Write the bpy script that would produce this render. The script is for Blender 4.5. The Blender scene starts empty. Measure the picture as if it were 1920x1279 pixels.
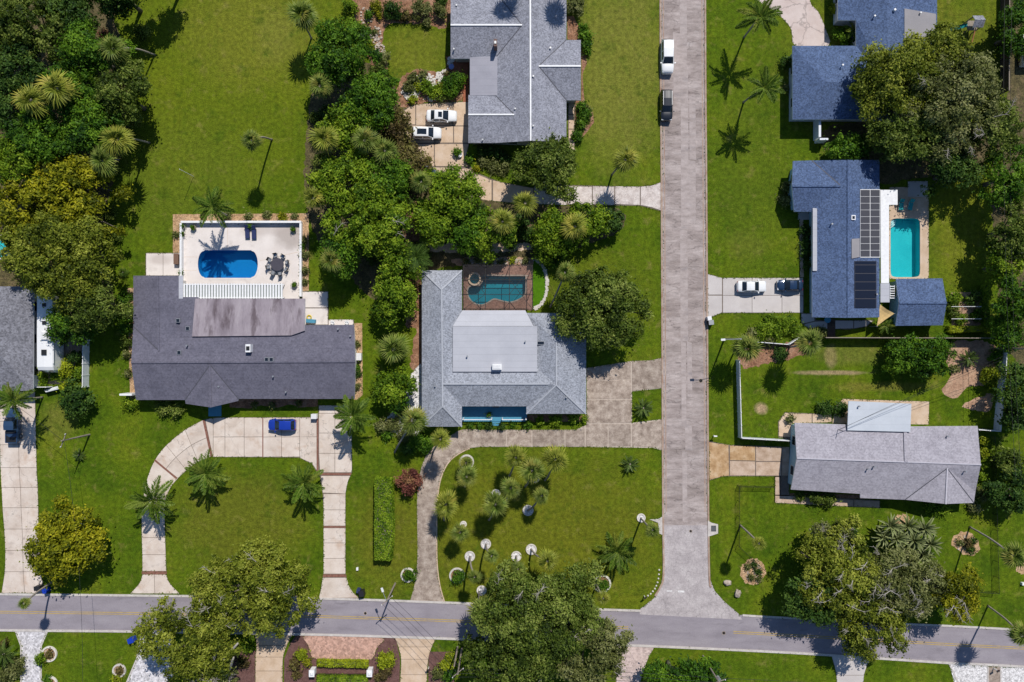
import bpy, math, random
import numpy as np
from mathutils import Vector, Matrix
from mathutils.geometry import tessellate_polygon

# ------------------------------------------------------------------ camera, sky, sun, exposure
SC = bpy.context.scene
COL = SC.collection
CAMH = 110.0            # drone height in metres, looking straight down
PX = 12.0               # photograph pixels per metre on the ground
cam = bpy.data.cameras.new('Camera')
cam_o = bpy.data.objects.new('Camera', cam); COL.objects.link(cam_o)
cam_o.location = (0, 0, CAMH)
cam.sensor_width = 36.0
cam.lens = 36.0 * CAMH / (1920 / PX)
cam.clip_start = 1.0; cam.clip_end = 5000.0
SC.camera = cam_o

SUN_EL = math.radians(50.0)
SUN_AZ = math.atan2(0.36, 0.93)          # clockwise from +Y
w = bpy.data.worlds.new('World'); SC.world = w; w.use_nodes = True
nt = w.node_tree
bg = nt.nodes['Background']
sky = nt.nodes.new('ShaderNodeTexSky'); sky.sky_type = 'NISHITA'; sky.sun_disc = False
sky.sun_elevation = SUN_EL; sky.sun_rotation = SUN_AZ
sky.air_density = 1.0; sky.dust_density = 0.2; sky.ozone_density = 5.0
nt.links.new(sky.outputs[0], bg.inputs[0]); bg.inputs[1].default_value = 0.095

sun = bpy.data.lights.new('Sun', 'SUN'); sun.energy = 4.6; sun.angle = math.radians(0.5)
sun.color = (1.0, 0.955, 0.89)
sun_o = bpy.data.objects.new('Sun', sun); COL.objects.link(sun_o)
sd = Vector((math.cos(SUN_EL)*math.sin(SUN_AZ), math.cos(SUN_EL)*math.cos(SUN_AZ), math.sin(SUN_EL)))
sun_o.rotation_euler = sd.to_track_quat('Z', 'Y').to_euler()
sun_o.location = sd * 200

vs = SC.view_settings
SC.display_settings.display_device = 'sRGB'
vs.view_transform = 'Standard'; vs.look = 'None'; vs.gamma = 1.0; vs.use_curve_mapping = False
vs.exposure = 0.0
SC.cycles.max_bounces = 6; SC.cycles.diffuse_bounces = 2; SC.cycles.glossy_bounces = 2
SC.cycles.transmission_bounces = 3; SC.cycles.transparent_max_bounces = 8
SC.cycles.caustics_reflective = False; SC.cycles.caustics_refractive = False

random.seed(7)
rng = np.random.default_rng(11)

# ------------------------------------------------------------------ helpers
def P(px, py, z=0.0):
    """real position of a point seen at photograph pixel (px, py) that stands z metres above the ground"""
    k = (CAMH - z) / CAMH / PX
    return Vector(((px - 960) * k, (639.5 - py) * k, z))

def link(o, parent=None):
    COL.objects.link(o)
    if parent is not None:
        o.parent = parent
        if parent.get('_world'):
            o.matrix_parent_inverse = Matrix.Translation(-Vector(parent.location))
    return o

def thing(name, label, cat, loc=(0, 0, 0), rotz=0.0, group=None, world=False):
    """Empty at the base of a thing; world=True: its parts are modelled in world coordinates"""
    o = bpy.data.objects.new(name, None); COL.objects.link(o)
    o.empty_display_size = 0.3
    o.location = loc; o.rotation_euler = (0, 0, rotz)
    o['label'] = label; o['category'] = cat
    if group: o['group'] = group
    if world: o['_world'] = 1
    return o

def tag(o, label, cat, group=None):
    o['label'] = label; o['category'] = cat
    if group: o['group'] = group
    return o

def struct(o, label=None):
    o['kind'] = 'structure'
    if label: o['label'] = label
    return o

class MB:
    """collects geometry for one mesh object"""
    def __init__(s): s.v = []; s.f = []; s.m = []
    def add(s, V, F, mi=0):
        b = len(s.v); s.v += [tuple(p) for p in V]
        s.f += [tuple(i + b for i in f) for f in F]; s.m += [mi] * len(F); return s
    def box(s, c, d, rot=0.0, mi=0, taper=1.0):
        x, y, z = d[0] / 2, d[1] / 2, d[2] / 2; co, si = math.cos(rot), math.sin(rot); V = []
        for k, t in ((-z, 1.0), (z, taper)):
            for a, b in ((-x, -y), (x, -y), (x, y), (-x, y)):
                a *= t; b *= t
                V.append((c[0] + a * co - b * si, c[1] + a * si + b * co, c[2] + k))
        return s.add(V, [(3, 2, 1, 0), (4, 5, 6, 7), (0, 1, 5, 4), (1, 2, 6, 5), (2, 3, 7, 6), (3, 0, 4, 7)], mi)
    def bar(s, a, b, w, h, mi=0):
        a = Vector(a); b = Vector(b); d = (b - a).normalized()
        n = d.cross(Vector((0, 0, 1)))
        if n.length < 1e-4: n = Vector((1, 0, 0))
        n.normalize(); u = n.cross(d); V = []
        for p in (a, b):
            for i, j in ((-1, -1), (1, -1), (1, 1), (-1, 1)): V.append(p + n * i * w / 2 + u * j * h / 2)
        return s.add(V, [(0, 1, 2, 3), (7, 6, 5, 4), (0, 4, 5, 1), (1, 5, 6, 2), (2, 6, 7, 3), (3, 7, 4, 0)], mi)
    def tube(s, pts, rad, n=6, mi=0, cap=True):
        pts = [Vector(p) for p in pts]
        if not hasattr(rad, '__len__'): rad = [rad] * len(pts)
        V = []; F = []; prev = None
        for i, p in enumerate(pts):
            d = (pts[min(i + 1, len(pts) - 1)] - pts[max(i - 1, 0)]).normalized()
            a = Vector((1, 0, 0)) if prev is None else prev
            if abs(d.dot(a)) > .95: a = Vector((0, 1, 0))
            u = (a - d * a.dot(d)).normalized(); prev = u; t = d.cross(u)
            for k in range(n):
                an = 2 * math.pi * k / n; V.append(p + (u * math.cos(an) + t * math.sin(an)) * rad[i])
        for i in range(len(pts) - 1):
            for k in range(n):
                F.append((i*n + k, i*n + (k+1) % n, (i+1)*n + (k+1) % n, (i+1)*n + k))
        if cap:
            F.append(tuple(range(n - 1, -1, -1))); F.append(tuple(range((len(pts)-1)*n, len(pts)*n)))
        return s.add(V, F, mi)
    def prism(s, poly, z0, z1, mi=0, side=None, bottom=False, holes=()):
        polys = [[Vector((p[0], p[1], 0)) for p in q] for q in [poly] + list(holes)]
        tri = tessellate_polygon(polys); flat = [p for q in polys for p in q]; N = len(flat)
        F = []
        for t in tri:
            a, b, c = (flat[i] for i in t)
            F.append(tuple(t) if (b - a).cross(c - a).z > 0 else (t[0], t[2], t[1]))
        s.add([(p.x, p.y, z1) for p in flat], F, mi)
        if z0 is not None and z0 < z1:
            for q in polys:
                n = len(q); V = [(p.x, p.y, z0) for p in q] + [(p.x, p.y, z1) for p in q]
                s.add(V, [(i, (i+1) % n, n + (i+1) % n, n + i) for i in range(n)], mi if side is None else side)
        return s
    def lathe(s, c, prof, n=12, mi=0):
        V = []; F = []
        for r, z in prof:
            for k in range(n):
                a = 2*math.pi*k/n; V.append((c[0] + r*math.cos(a), c[1] + r*math.sin(a), c[2] + z))
        for i in range(len(prof) - 1):
            for k in range(n): F.append((i*n+k, i*n+(k+1) % n, (i+1)*n+(k+1) % n, (i+1)*n+k))
        F.append(tuple(range((len(prof)-1)*n, len(prof)*n)))
        return s.add(V, F, mi)
    def mesh(s, name, mats, smooth=False):
        me = bpy.data.meshes.new(name); me.from_pydata(s.v, [], s.f)
        for m in (mats if isinstance(mats, (list, tuple)) else [mats]): me.materials.append(m)
        if any(s.m): me.polygons.foreach_set('material_index', s.m)
        if smooth: me.polygons.foreach_set('use_smooth', [True] * len(s.f))
        me.update(); return me
    def obj(s, name, mats, parent=None, smooth=False):
        return link(bpy.data.objects.new(name, s.mesh(name, mats, smooth)), parent)

def inst(name, me, parent=None, loc=(0, 0, 0), rot=(0, 0, 0), sc=1.0):
    o = bpy.data.objects.new(name, me); link(o, parent)
    o.location = loc; o.rotation_euler = rot
    o.scale = (sc, sc, sc) if not hasattr(sc, '__len__') else sc
    return o

def catmull(pts, n=5, closed=True):
    out = []; N = len(pts); R = range(N if closed else N - 1)
    for i in R:
        if closed: p = [pts[(i + k - 1) % N] for k in range(4)]
        else: p = [pts[max(0, min(N - 1, i + k - 1))] for k in range(4)]
        for j in range(n):
            t = j / n; q = []
            for c in range(len(p[0])):
                a, b, d, e = p[0][c], p[1][c], p[2][c], p[3][c]
                q.append(.5 * (2*b + (d - a)*t + (2*a - 5*b + 4*d - e)*t*t + (3*b - a - 3*d + e)*t**3))
            out.append(tuple(q))
    if not closed: out.append(tuple(pts[-1]))
    return out

def ell(cx, cy, rx, ry=None, n=24, a0=0.0):
    ry = rx if ry is None else ry
    return [(cx + rx*math.cos(2*math.pi*k/n + a0), cy - ry*math.sin(2*math.pi*k/n + a0)) for k in range(n)]

def G(pts, z=0.0): return [P(p[0], p[1], z) for p in pts]
def ccw(poly):
    a = sum(poly[i][0]*poly[(i+1) % len(poly)][1] - poly[(i+1) % len(poly)][0]*poly[i][1] for i in range(len(poly)))
    return list(poly) if a > 0 else list(reversed(poly))
def inset(poly, d):
    """offset a counter-clockwise polygon inwards by d metres"""
    poly = ccw(poly); n = len(poly); out = []
    for i in range(n):
        a, b, c = (Vector((q[0], q[1])) for q in (poly[i-1], poly[i], poly[(i+1) % n]))
        e1 = b - a; e2 = c - b
        if e1.length < 1e-6 or e2.length < 1e-6: out.append((b.x, b.y)); continue
        e1.normalize(); e2.normalize()
        n1 = Vector((-e1.y, e1.x)); n2 = Vector((-e2.y, e2.x)); m = n1 + n2
        if m.length < .3: out.append((b.x + n1.x*d, b.y + n1.y*d)); continue
        m.normalize(); k = d / max(.35, m.dot(n1)); out.append((b.x + m.x*k, b.y + m.y*k))
    return out

# ------------------------------------------------------------------ materials
def new_mat(name):
    m = bpy.data.materials.new(name); m.use_nodes = True
    n = m.node_tree; b = n.nodes['Principled BSDF']
    return m, n, b
def nd(n, t, **kw):
    x = n.nodes.new(t)
    for k, v in kw.items():
        if k.startswith('i'):
            key = k[1:]; x.inputs[int(key) if key.isdigit() else key].default_value = v
        else: setattr(x, k, v)
    return x
def lk(n, a, b): n.links.new(a, b)
def mathn(n, op, a, b=None, clamp=False):
    x = n.nodes.new('ShaderNodeMath'); x.operation = op; x.use_clamp = clamp
    for i, q in enumerate((a, b)):
        if q is None: continue
        if isinstance(q, (int, float)): x.inputs[i].default_value = q
        else: lk(n, q, x.inputs[i])
    return x.outputs[0]
def mixc(n, fac, a, b, mode='MIX'):
    x = n.nodes.new('ShaderNodeMix'); x.data_type = 'RGBA'; x.blend_type = mode; x.clamp_factor = True
    for s, q in ((x.inputs[0], fac), (x.inputs[6], a), (x.inputs[7], b)):
        if isinstance(q, (int, float)): s.default_value = q
        elif isinstance(q, (tuple, list)): s.default_value = (*q[:3], 1)
        else: lk(n, q, s)
    return x.outputs[2]
def ramp(n, fac, cols, pos=None):
    x = n.nodes.new('ShaderNodeValToRGB'); e = x.color_ramp.elements
    pos = pos or [i / (len(cols) - 1) for i in range(len(cols))]
    while len(e) < len(cols): e.new(0.5)
    for i, c in enumerate(cols): e[i].position = pos[i]; e[i].color = (*c[:3], 1) if hasattr(c, '__len__') else (c, c, c, 1)
    lk(n, fac, x.inputs[0]); return x.outputs[0]
def wpos(n, scale=(1, 1, 1), rot=0.0):
    g = n.nodes.new('ShaderNodeNewGeometry'); mp = n.nodes.new('ShaderNodeMapping')
    mp.inputs['Scale'].default_value = scale; mp.inputs['Rotation'].default_value = (0, 0, rot)
    lk(n, g.outputs['Position'], mp.inputs[0]); return mp.outputs[0]
def noise(n, vec, scale, detail=5, rough=.55, dist=0.0):
    x = nd(n, 'ShaderNodeTexNoise'); x.inputs['Scale'].default_value = scale
    x.inputs['Detail'].default_value = detail; x.inputs['Roughness'].default_value = rough
    x.inputs['Distortion'].default_value = dist; lk(n, vec, x.inputs['Vector']); return x.outputs['Fac']
def maprange(n, v, a, b, c=0.0, d=1.0):
    x = n.nodes.new('ShaderNodeMapRange'); lk(n, v, x.inputs[0])
    for i, q in enumerate((a, b, c, d)): x.inputs[i + 1].default_value = q
    return x.outputs[0]

def surf(name, cols, scale=.5, fine=9., famt=.25, rough=.85, bump=.15, cell=0., camt=0., stains=(), crack=0., crackw=.02,
         objrand=0., stretch=(1, 1, 1), rot=0., metallic=0., spec=.3, stripes=None, blobs=(), lines=None, bd=.03, mid=None):
    m, n, b = new_mat(name); v = wpos(n, stretch, rot)
    f = noise(n, v, scale, 6, .6)
    c = ramp(n, f, cols, [.3 + .4 * i / (len(cols) - 1) for i in range(len(cols))])
    nb = mathn(n, 'MULTIPLY', noise(n, v, .35, 4), .9) if blobs else None
    for (bx, by, rx, ry, col, amt) in blobs:        # worn or drier patches of the surface itself
        g = n.nodes.new('ShaderNodeNewGeometry'); mp = n.nodes.new('ShaderNodeMapping'); mp.vector_type = 'TEXTURE'
        q = P(bx, by); mp.inputs['Location'].default_value = (q.x, q.y, 0); mp.inputs['Scale'].default_value = (rx / PX, ry / PX, 1)
        lk(n, g.outputs['Position'], mp.inputs[0])
        ln = nd(n, 'ShaderNodeVectorMath', operation='LENGTH'); lk(n, mp.outputs[0], ln.inputs[0])
        w_ = mathn(n, 'ADD', ln.outputs['Value'], nb)
        fac = maprange(n, w_, 1.55, .95, 0., amt)
        c = mixc(n, fac, c, col)
    for (col, sc, th, amt) in stains:
        fac = maprange(n, noise(n, v, sc, 5, .6, .3), th, th + .14, 0., amt); c = mixc(n, fac, c, col)
    ff = noise(n, v, fine, 3, .7)
    k = maprange(n, ff, .25, .75, 1 - famt, 1 + famt)
    if mid: k = mathn(n, 'MULTIPLY', k, maprange(n, noise(n, v, mid[0], 3, .6), .3, .7, 1 - mid[1], 1 + mid[1]))
    if cell:
        vo = nd(n, 'ShaderNodeTexVoronoi'); vo.inputs['Scale'].default_value = cell; lk(n, v, vo.inputs['Vector'])
        sp = nd(n, 'ShaderNodeSeparateColor'); lk(n, vo.outputs['Color'], sp.inputs[0])
        k = mathn(n, 'MULTIPLY', k, maprange(n, sp.outputs[0], 0, 1, 1 - camt, 1 + camt))
    if stripes:
        ang, per, amt = stripes; sv = wpos(n, (1, 1, 1), ang)
        wv = nd(n, 'ShaderNodeTexWave'); wv.inputs['Scale'].default_value = 2*math.pi / per / 20; wv.inputs['Distortion'].default_value = 1.2
        wv.inputs['Detail'].default_value = 2; wv.inputs['Detail Scale'].default_value = .6
        lk(n, sv, wv.inputs['Vector']); k = mathn(n, 'MULTIPLY', k, maprange(n, wv.outputs['Fac'], 0, 1, 1 - amt, 1 + amt))
    if lines:                                        # thin joints every `per` metres across direction ang
        ang, per, wd, amt = lines; sv = wpos(n, (1, 1, 1), ang); sx = nd(n, 'ShaderNodeSeparateXYZ'); lk(n, sv, sx.inputs[0])
        fr = mathn(n, 'FRACT', mathn(n, 'DIVIDE', sx.outputs[0], per))
        k = mathn(n, 'MULTIPLY', k, maprange(n, mathn(n, 'LESS_THAN', fr, wd / per), 0, 1, 1., 1 - amt))
    if crack:
        dv = nd(n, 'ShaderNodeVectorMath', operation='ADD')
        nz = nd(n, 'ShaderNodeTexNoise'); nz.inputs['Scale'].default_value = 1.3; lk(n, v, nz.inputs['Vector'])
        lk(n, v, dv.inputs[0]); lk(n, nz.outputs['Color'], dv.inputs[1])
        vo = nd(n, 'ShaderNodeTexVoronoi'); vo.feature = 'DISTANCE_TO_EDGE'; vo.inputs['Scale'].default_value = crack
        lk(n, dv.outputs[0], vo.inputs['Vector'])
        k = mathn(n, 'MULTIPLY', k, maprange(n, vo.outputs['Distance'], 0, crackw, .62, 1.))
    if objrand:
        oi = nd(n, 'ShaderNodeObjectInfo'); k = mathn(n, 'MULTIPLY', k, maprange(n, oi.outputs['Random'], 0, 1, 1 - objrand, 1 + objrand))
    cc = nd(n, 'ShaderNodeVectorMath', operation='SCALE'); lk(n, c, cc.inputs[0]); lk(n, k, cc.inputs['Scale'])
    lk(n, cc.outputs[0], b.inputs['Base Color'])
    b.inputs['Roughness'].default_value = rough; b.inputs['Metallic'].default_value = metallic
    b.inputs['Specular IOR Level'].default_value = spec
    if bump:
        bp = nd(n, 'ShaderNodeBump'); bp.inputs['Strength'].default_value = bump; bp.inputs['Distance'].default_value = bd
        lk(n, ff, bp.inputs['Height']); lk(n, bp.outputs[0], b.inputs['Normal'])
    return m

def plain(name, col, rough=.5, metallic=0., spec=.4, coat=0., var=.08, vs=3.):
    m, n, b = new_mat(name)
    tc = nd(n, 'ShaderNodeTexCoord')
    f = noise(n, tc.outputs['Object'], vs, 4); k = maprange(n, f, .3, .7, 1 - var, 1 + var)
    cc = nd(n, 'ShaderNodeVectorMath', operation='SCALE'); cc.inputs[0].default_value = col[:3]; lk(n, k, cc.inputs['Scale'])
    lk(n, cc.outputs[0], b.inputs['Base Color'])
    b.inputs['Roughness'].default_value = rough; b.inputs['Metallic'].default_value = metallic
    b.inputs['Specular IOR Level'].default_value = spec; b.inputs['Coat Weight'].default_value = coat
    b.inputs['Coat Roughness'].default_value = .08
    return m

def leafmat(name, dark, mid, light, trans=.25, rough=.55, rnd=.0, dead=None):
    m, n, b = new_mat(name)
    at = nd(n, 'ShaderNodeAttribute', attribute_name='tint')
    f = at.outputs['Fac']
    c = ramp(n, f, [dark, mid, light], [.1, .5, .95])
    if rnd:
        oi = nd(n, 'ShaderNodeObjectInfo')
        k = maprange(n, oi.outputs['Random'], 0, 1, 1 - rnd, 1 + rnd)
        s = nd(n, 'ShaderNodeVectorMath', operation='SCALE'); lk(n, c, s.inputs[0]); lk(n, k, s.inputs['Scale']); c = s.outputs[0]
        if dead:
            c = mixc(n, maprange(n, oi.outputs['Random'], .80, 1., 0, .7), c, dead)
    lk(n, c, b.inputs['Base Color']); b.inputs['Roughness'].default_value = rough
    b.inputs['Specular IOR Level'].default_value = .14
    tr = nd(n, 'ShaderNodeBsdfTranslucent'); lk(n, mixc(n, .5, c, (.2, .28, .02), 'MIX'), tr.inputs[0])
    mx = nd(n, 'ShaderNodeMixShader'); mx.inputs[0].default_value = trans
    lk(n, b.outputs[0], mx.inputs[1]); lk(n, tr.outputs[0], mx.inputs[2])
    lk(n, mx.outputs[0], n.nodes['Material Output'].inputs[0])
    return m

def seethrough(name, col, amt, rough=.6, gloss=0.):
    """thin mesh, screen or water film: part of the light goes straight through"""
    m, n, b = new_mat(name)
    b.inputs['Base Color'].default_value = (*col, 1); b.inputs['Roughness'].default_value = rough
    t = nd(n, 'ShaderNodeBsdfTransparent'); mx = nd(n, 'ShaderNodeMixShader'); mx.inputs[0].default_value = amt
    lk(n, t.outputs[0], mx.inputs[1]); lk(n, b.outputs[0], mx.inputs[2]); lk(n, mx.outputs[0], n.nodes['Material Output'].inputs[0])
    return m

def watermat(name, tint, body, bodyamt):
    m, n, b = new_mat(name)
    t = nd(n, 'ShaderNodeBsdfTransparent'); t.inputs[0].default_value = (*tint, 1)
    b.inputs['Base Color'].default_value = (*body, 1); b.inputs['Roughness'].default_value = .08; b.inputs['IOR'].default_value = 1.33
    v = wpos(n); f = noise(n, v, 1.6, 3, .5); bp = nd(n, 'ShaderNodeBump'); bp.inputs['Strength'].default_value = .25; bp.inputs['Distance'].default_value = .05
    lk(n, f, bp.inputs['Height']); lk(n, bp.outputs[0], b.inputs['Normal'])
    mx = nd(n, 'ShaderNodeMixShader'); mx.inputs[0].default_value = bodyamt
    lk(n, t.outputs[0], mx.inputs[1]); lk(n, b.outputs[0], mx.inputs[2]); lk(n, mx.outputs[0], n.nodes['Material Output'].inputs[0])
    return m

OLIVE = (.112, .140, .007); DRY = (.26, .22, .075)
Mt = {}
Mt['grass'] = surf('grass', [(.036, .074, .003), (.064, .107, .004), (.088, .129, .005), (.125, .147, .009)], .16, 6.5, .55, .95, .6,
    cell=0, stripes=(0., 1.15, .03), spec=.1, bd=.06, mid=(1.7, .30),
    stains=[((.20, .175, .045), .55, .57, .48), ((.028, .068, .003), .32, .55, .5), ((.17, .165, .022), 1.5, .60, .4), ((.032, .080, .004), 1.0, .58, .45), ((.105, .175, .008), .8, .62, .4)],
    blobs=[(420, 120, 280, 280, OLIVE, .7), (470, 60, 150, 120, (.165, .160, .02), .5), (330, 330, 170, 130, (.10, .13, .01), .6), (1160, 120, 110, 230, (.175, .17, .03), .7),
           (780, 110, 70, 90, (.17, .165, .02), .5), (990, 1010, 330, 190, (.125, .125, .010), .7), (1410, 330, 90, 220, (.085, .118, .008), .5),
           (1800, 420, 70, 150, (.16, .165, .014), .6), (1700, 120, 260, 200, (.16, .15, .02), .5), (450, 980, 150, 110, (.115, .118, .012), .7),
           (720, 1010, 70, 120, (.115, .115, .012), .5), (1110, 560, 130, 120, (.11, .12, .01), .4), (1560, 699, 75, 5, (.30, .22, .12), .9), (1558, 668, 13, 24, (.27, .20, .10), .8), (1428, 766, 14, 12, (.36, .25, .15), .9), (1600, 665, 90, 22, (.14, .14, .03), .5), (1660, 725, 120, 10, (.17, .14, .03), .5),
           (1400, 460, 45, 30, (.15, .14, .03), .2), (520, 70, 50, 60, (.17, .17, .03), .4), (110, 790, 40, 40, (.15, .14, .03), .5)])
Mt['artificial'] = surf('bright_turf', [(.05, .13, .004), (.08, .19, .006)], 1.2, 7, .3, .95, .4, spec=.1)
Mt['street'] = surf('old_street_concrete', [(.225, .183, .168), (.335, .28, .262), (.44, .378, .356)], .55, 10, .2, .9, .2, stretch=(.4, 1.25, 1), crack=.42, crackw=.02, mid=(2.4, .16),
    stains=[((.21, .172, .155), .30, .52, .55), ((.45, .402, .388), .8, .58, .5), ((.15, .128, .12), .7, .62, .55), ((.36, .27, .21), 1.2, .68, .4)])
Mt['street_patch'] = surf('street_repair_strip', [(.285, .237, .22), (.37, .313, .295), (.435, .375, .355)], 1.0, 10, .16, .9, .2, stretch=(.5, 1.2, 1), mid=(2.2, .10), stains=[((.25, .22, .22), .6, .55, .7)])
Mt['asphalt'] = surf('asphalt_road', [(.215, .192, .212), (.262, .235, .258), (.30, .272, .292)], .35, 13, .2, .9, .25, stretch=(.5, 1.6, 1),
    stains=[((.145, .13, .142), .5, .60, .6), ((.31, .285, .295), 1.1, .64, .4), ((.12, .105, .115), 1.6, .70, .6)])
Mt['junction'] = surf('junction_concrete', [(.32, .285, .285), (.40, .358, .355), (.47, .43, .42)], .6, 12, .3, .9, .3, crack=.35, crackw=.012, cell=5, camt=.1)
Mt['kerb'] = surf('kerb_concrete', [(.42, .38, .35), (.58, .54, .50)], 1.2, 10, .15, .85, .1)
Mt['kerb_red'] = surf('rust_stained_kerb', [(.28, .17, .12), (.36, .26, .20), (.44, .36, .30)], .9, 10, .2, .85, .1)
Mt['yellow'] = surf('yellow_road_paint', [(.26, .20, .12), (.44, .30, .08), (.48, .33, .09)], 1.2, 10, .2, .8, .05)
Mt['white_line'] = surf('white_road_paint', [(.55, .53, .52), (.75, .74, .72)], 2.2, 10, .2, .8, .05)
Mt['conc'] = surf('pale_concrete', [(.50, .412, .345), (.59, .503, .432), (.65, .573, .505)], .5, 11, .08, .85, .1, objrand=.05, crack=.12, crackw=.004, stains=[((.44, .30, .21), .4, .55, .55), ((.34, .29, .26), .9, .58, .5), ((.25, .20, .17), 1.7, .66, .5)])
Mt['conc_white'] = surf('white_pool_deck_concrete', [(.62, .56, .52), (.72, .66, .62)], .4, 11, .06, .8, .05, objrand=.02, stains=[((.42, .37, .34), .5, .58, .5), ((.33, .29, .27), 1.5, .66, .45)], blobs=[(548, 440, 40, 30, (.32, .27, .24), .7), (500, 430, 50, 14, (.42, .36, .33), .5), (300, 486, 26, 12, (.45, .38, .34), .6)])
Mt['conc_old'] = surf('weathered_dark_concrete', [(.20, .152, .12), (.325, .26, .212), (.46, .385, .32)], 1.0, 8, .25, .9, .2, objrand=.1, stains=[((.50, .42, .34), .9, .57, .6), ((.16, .12, .10), .8, .60, .6)])
Mt['conc_tan'] = surf('tan_concrete', [(.46, .33, .22), (.55, .41, .29), (.60, .47, .36)], .6, 10, .12, .85, .1, objrand=.06, stains=[((.33, .22, .14), .5, .6, .5)])
Mt['conc_rust'] = surf('rust_stained_concrete', [(.28, .16, .07), (.42, .27, .14), (.52, .38, .24)], .8, 8, .15, .85, .1, objrand=.08, stains=[((.22, .12, .05), .7, .58, .6)])
Mt['conc_brown'] = surf('brownish_concrete', [(.34, .235, .16), (.46, .34, .25), (.54, .42, .33)], .8, 9, .15, .85, .1, objrand=.05, stains=[((.28, .17, .09), .6, .57, .5)])
Mt['conc_sp'] = surf('speckled_white_concrete', [(.40, .34, .31), (.56, .49, .45), (.66, .60, .56)], 1.1, 5, .25, .85, .2, objrand=.05, stains=[((.33, .27, .24), .8, .58, .6)])
Mt['conc_grey'] = surf('grey_drive_concrete', [(.46, .42, .40), (.54, .50, .475)], .5, 11, .07, .85, .08, objrand=.05)
Mt['flag'] = surf('irregular_flagstone_concrete', [(.50, .40, .36), (.60, .51, .47)], .5, 10, .12, .85, .1, crack=.28, crackw=.03, objrand=.04)
Mt['joint'] = surf('dark_joint', [(.13, .10, .08), (.20, .16, .13)], 2, 10, .2, .95, 0)
Mt['brickband'] = surf('brick_band', [(.17, .075, .052), (.24, .115, .085)], 2.5, 12, .2, .85, .1, cell=6, camt=.2)
Mt['cobble'] = surf('grey_cobble_pavers', [(.44, .42, .43), (.62, .60, .61)], 2., 12, .15, .85, .3, cell=4.2, camt=.35)
Mt['pinkpave'] = surf('pink_pavers', [(.40, .235, .175), (.50, .31, .24)], 1.2, 12, .15, .85, .3, cell=3.6, camt=.3)
Mt['tanpave'] = surf('greyish_pink_pavers', [(.44, .34, .31), (.55, .44, .40)], 1.2, 12, .15, .85, .3, cell=3.6, camt=.22)
Mt['redbrick'] = surf('red_brick_paving', [(.26, .085, .045), (.36, .13, .07)], 1.5, 12, .15, .85, .2, cell=5, camt=.2, lines=(0., .22, .02, .25))
Mt['cagepave'] = surf('brown_brick_pavers', [(.21, .115, .085), (.29, .165, .125)], 1.2, 12, .15, .85, .2, cell=5, camt=.22)
Mt['mulch'] = surf('brown_mulch', [(.16, .075, .04), (.25, .13, .075), (.34, .20, .13)], 1., 9, .35, .95, .6, cell=7, camt=.35)
Mt['mulch_tan'] = surf('tan_mulch', [(.30, .18, .09), (.42, .27, .15), (.50, .35, .22)], 1., 9, .35, .95, .6, cell=7, camt=.35)
Mt['mulch_purple'] = surf('purple_brown_mulch', [(.10, .048, .04), (.15, .08, .07)], 1., 9, .3, .95, .6, cell=8, camt=.25)
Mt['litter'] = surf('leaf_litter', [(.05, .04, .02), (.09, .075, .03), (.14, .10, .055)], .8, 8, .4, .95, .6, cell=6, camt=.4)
Mt['soil'] = surf('dry_soil', [(.27, .155, .095), (.38, .235, .155), (.44, .30, .20)], .9, 8, .3, .95, .4, cell=5, camt=.2)
Mt['whitegravel'] = surf('white_gravel', [(.48, .46, .45), (.68, .66, .65)], 2., 9, .3, .9, .5, cell=6, camt=.35)
Mt['stone'] = surf('white_stone', [(.48, .44, .39), (.66, .62, .57)], 3., 9, .15, .85, .3, objrand=.12)
Mt['rock'] = surf('boulder_stone', [(.30, .24, .19), (.50, .43, .37)], 2., 9, .3, .9, .6, objrand=.15)
def shingle(name, a, b, amt=.28, cell=4.6, **k):
    return surf(name, [a, b], .5, 12, .16, .92, .35, cell=cell, camt=amt, stretch=(1, 1, 1.0), spec=.2, **k)
Mt['roofA'] = shingle('charcoal_shingles', (.102, .099, .130), (.142, .137, .175), .16, stains=[((.055, .05, .065), .5, .6, .5)], lines=(math.pi/2, .55, .06, .10))
Mt['roofA2'] = surf('grey_membrane_roofing', [(.20, .168, .19), (.28, .24, .265), (.34, .30, .32)], .8, 7, .1, .8, .1, stretch=(1., .28, 1), stains=[((.095, .07, .08), .62, .52, .85), ((.37, .33, .35), 1.3, .6, .5)])
Mt['roofB'] = shingle('pale_grey_shingles', (.235, .25, .285), (.30, .315, .355), .32, 6.4)
Mt['roofBflat'] = surf('pale_grey_metal_roof', [(.39, .395, .43), (.45, .455, .49)], .35, 6, .05, .55, .03, lines=(math.pi/2, 1.0, .06, .16))
Mt['roofC'] = shingle('mid_grey_shingles', (.205, .21, .245), (.27, .275, .315), .32, 6.4)
Mt['roofCflat'] = surf('lilac_grey_flat_roof', [(.27, .267, .305), (.32, .315, .355)], .5, 8, .08, .7, .05, lines=(math.pi/2, 1.05, .06, .14))
Mt['roofD'] = shingle('slate_blue_shingles', (.064, .097, .182), (.086, .126, .224), .36, 6.2)
Mt['roofDflat'] = surf('warm_grey_flat_roof', [(.235, .225, .235), (.28, .265, .275)], .5, 8, .06, .75, .05)
Mt['roofF'] = shingle('lilac_grey_shingles', (.285, .268, .30), (.36, .342, .378), .16, 4.6, stains=[((.20, .18, .20), .5, .62, .5)], lines=(math.pi/2+.03, .42, .05, .12))
Mt['roofG'] = shingle('dark_speckled_shingles', (.145, .145, .165), (.20, .20, .225), .34, 4.6)
Mt['roofW'] = surf('white_metal_roof', [(.43, .46, .50), (.50, .53, .57)], .4, 6, .04, .5, .03, lines=(math.pi/2, 1.15, .05, .12))
Mt['trim'] = plain('white_trim', (.66, .66, .66), .5)
Mt['wall_white'] = plain('white_stucco', (.62, .60, .57), .8)
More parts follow.
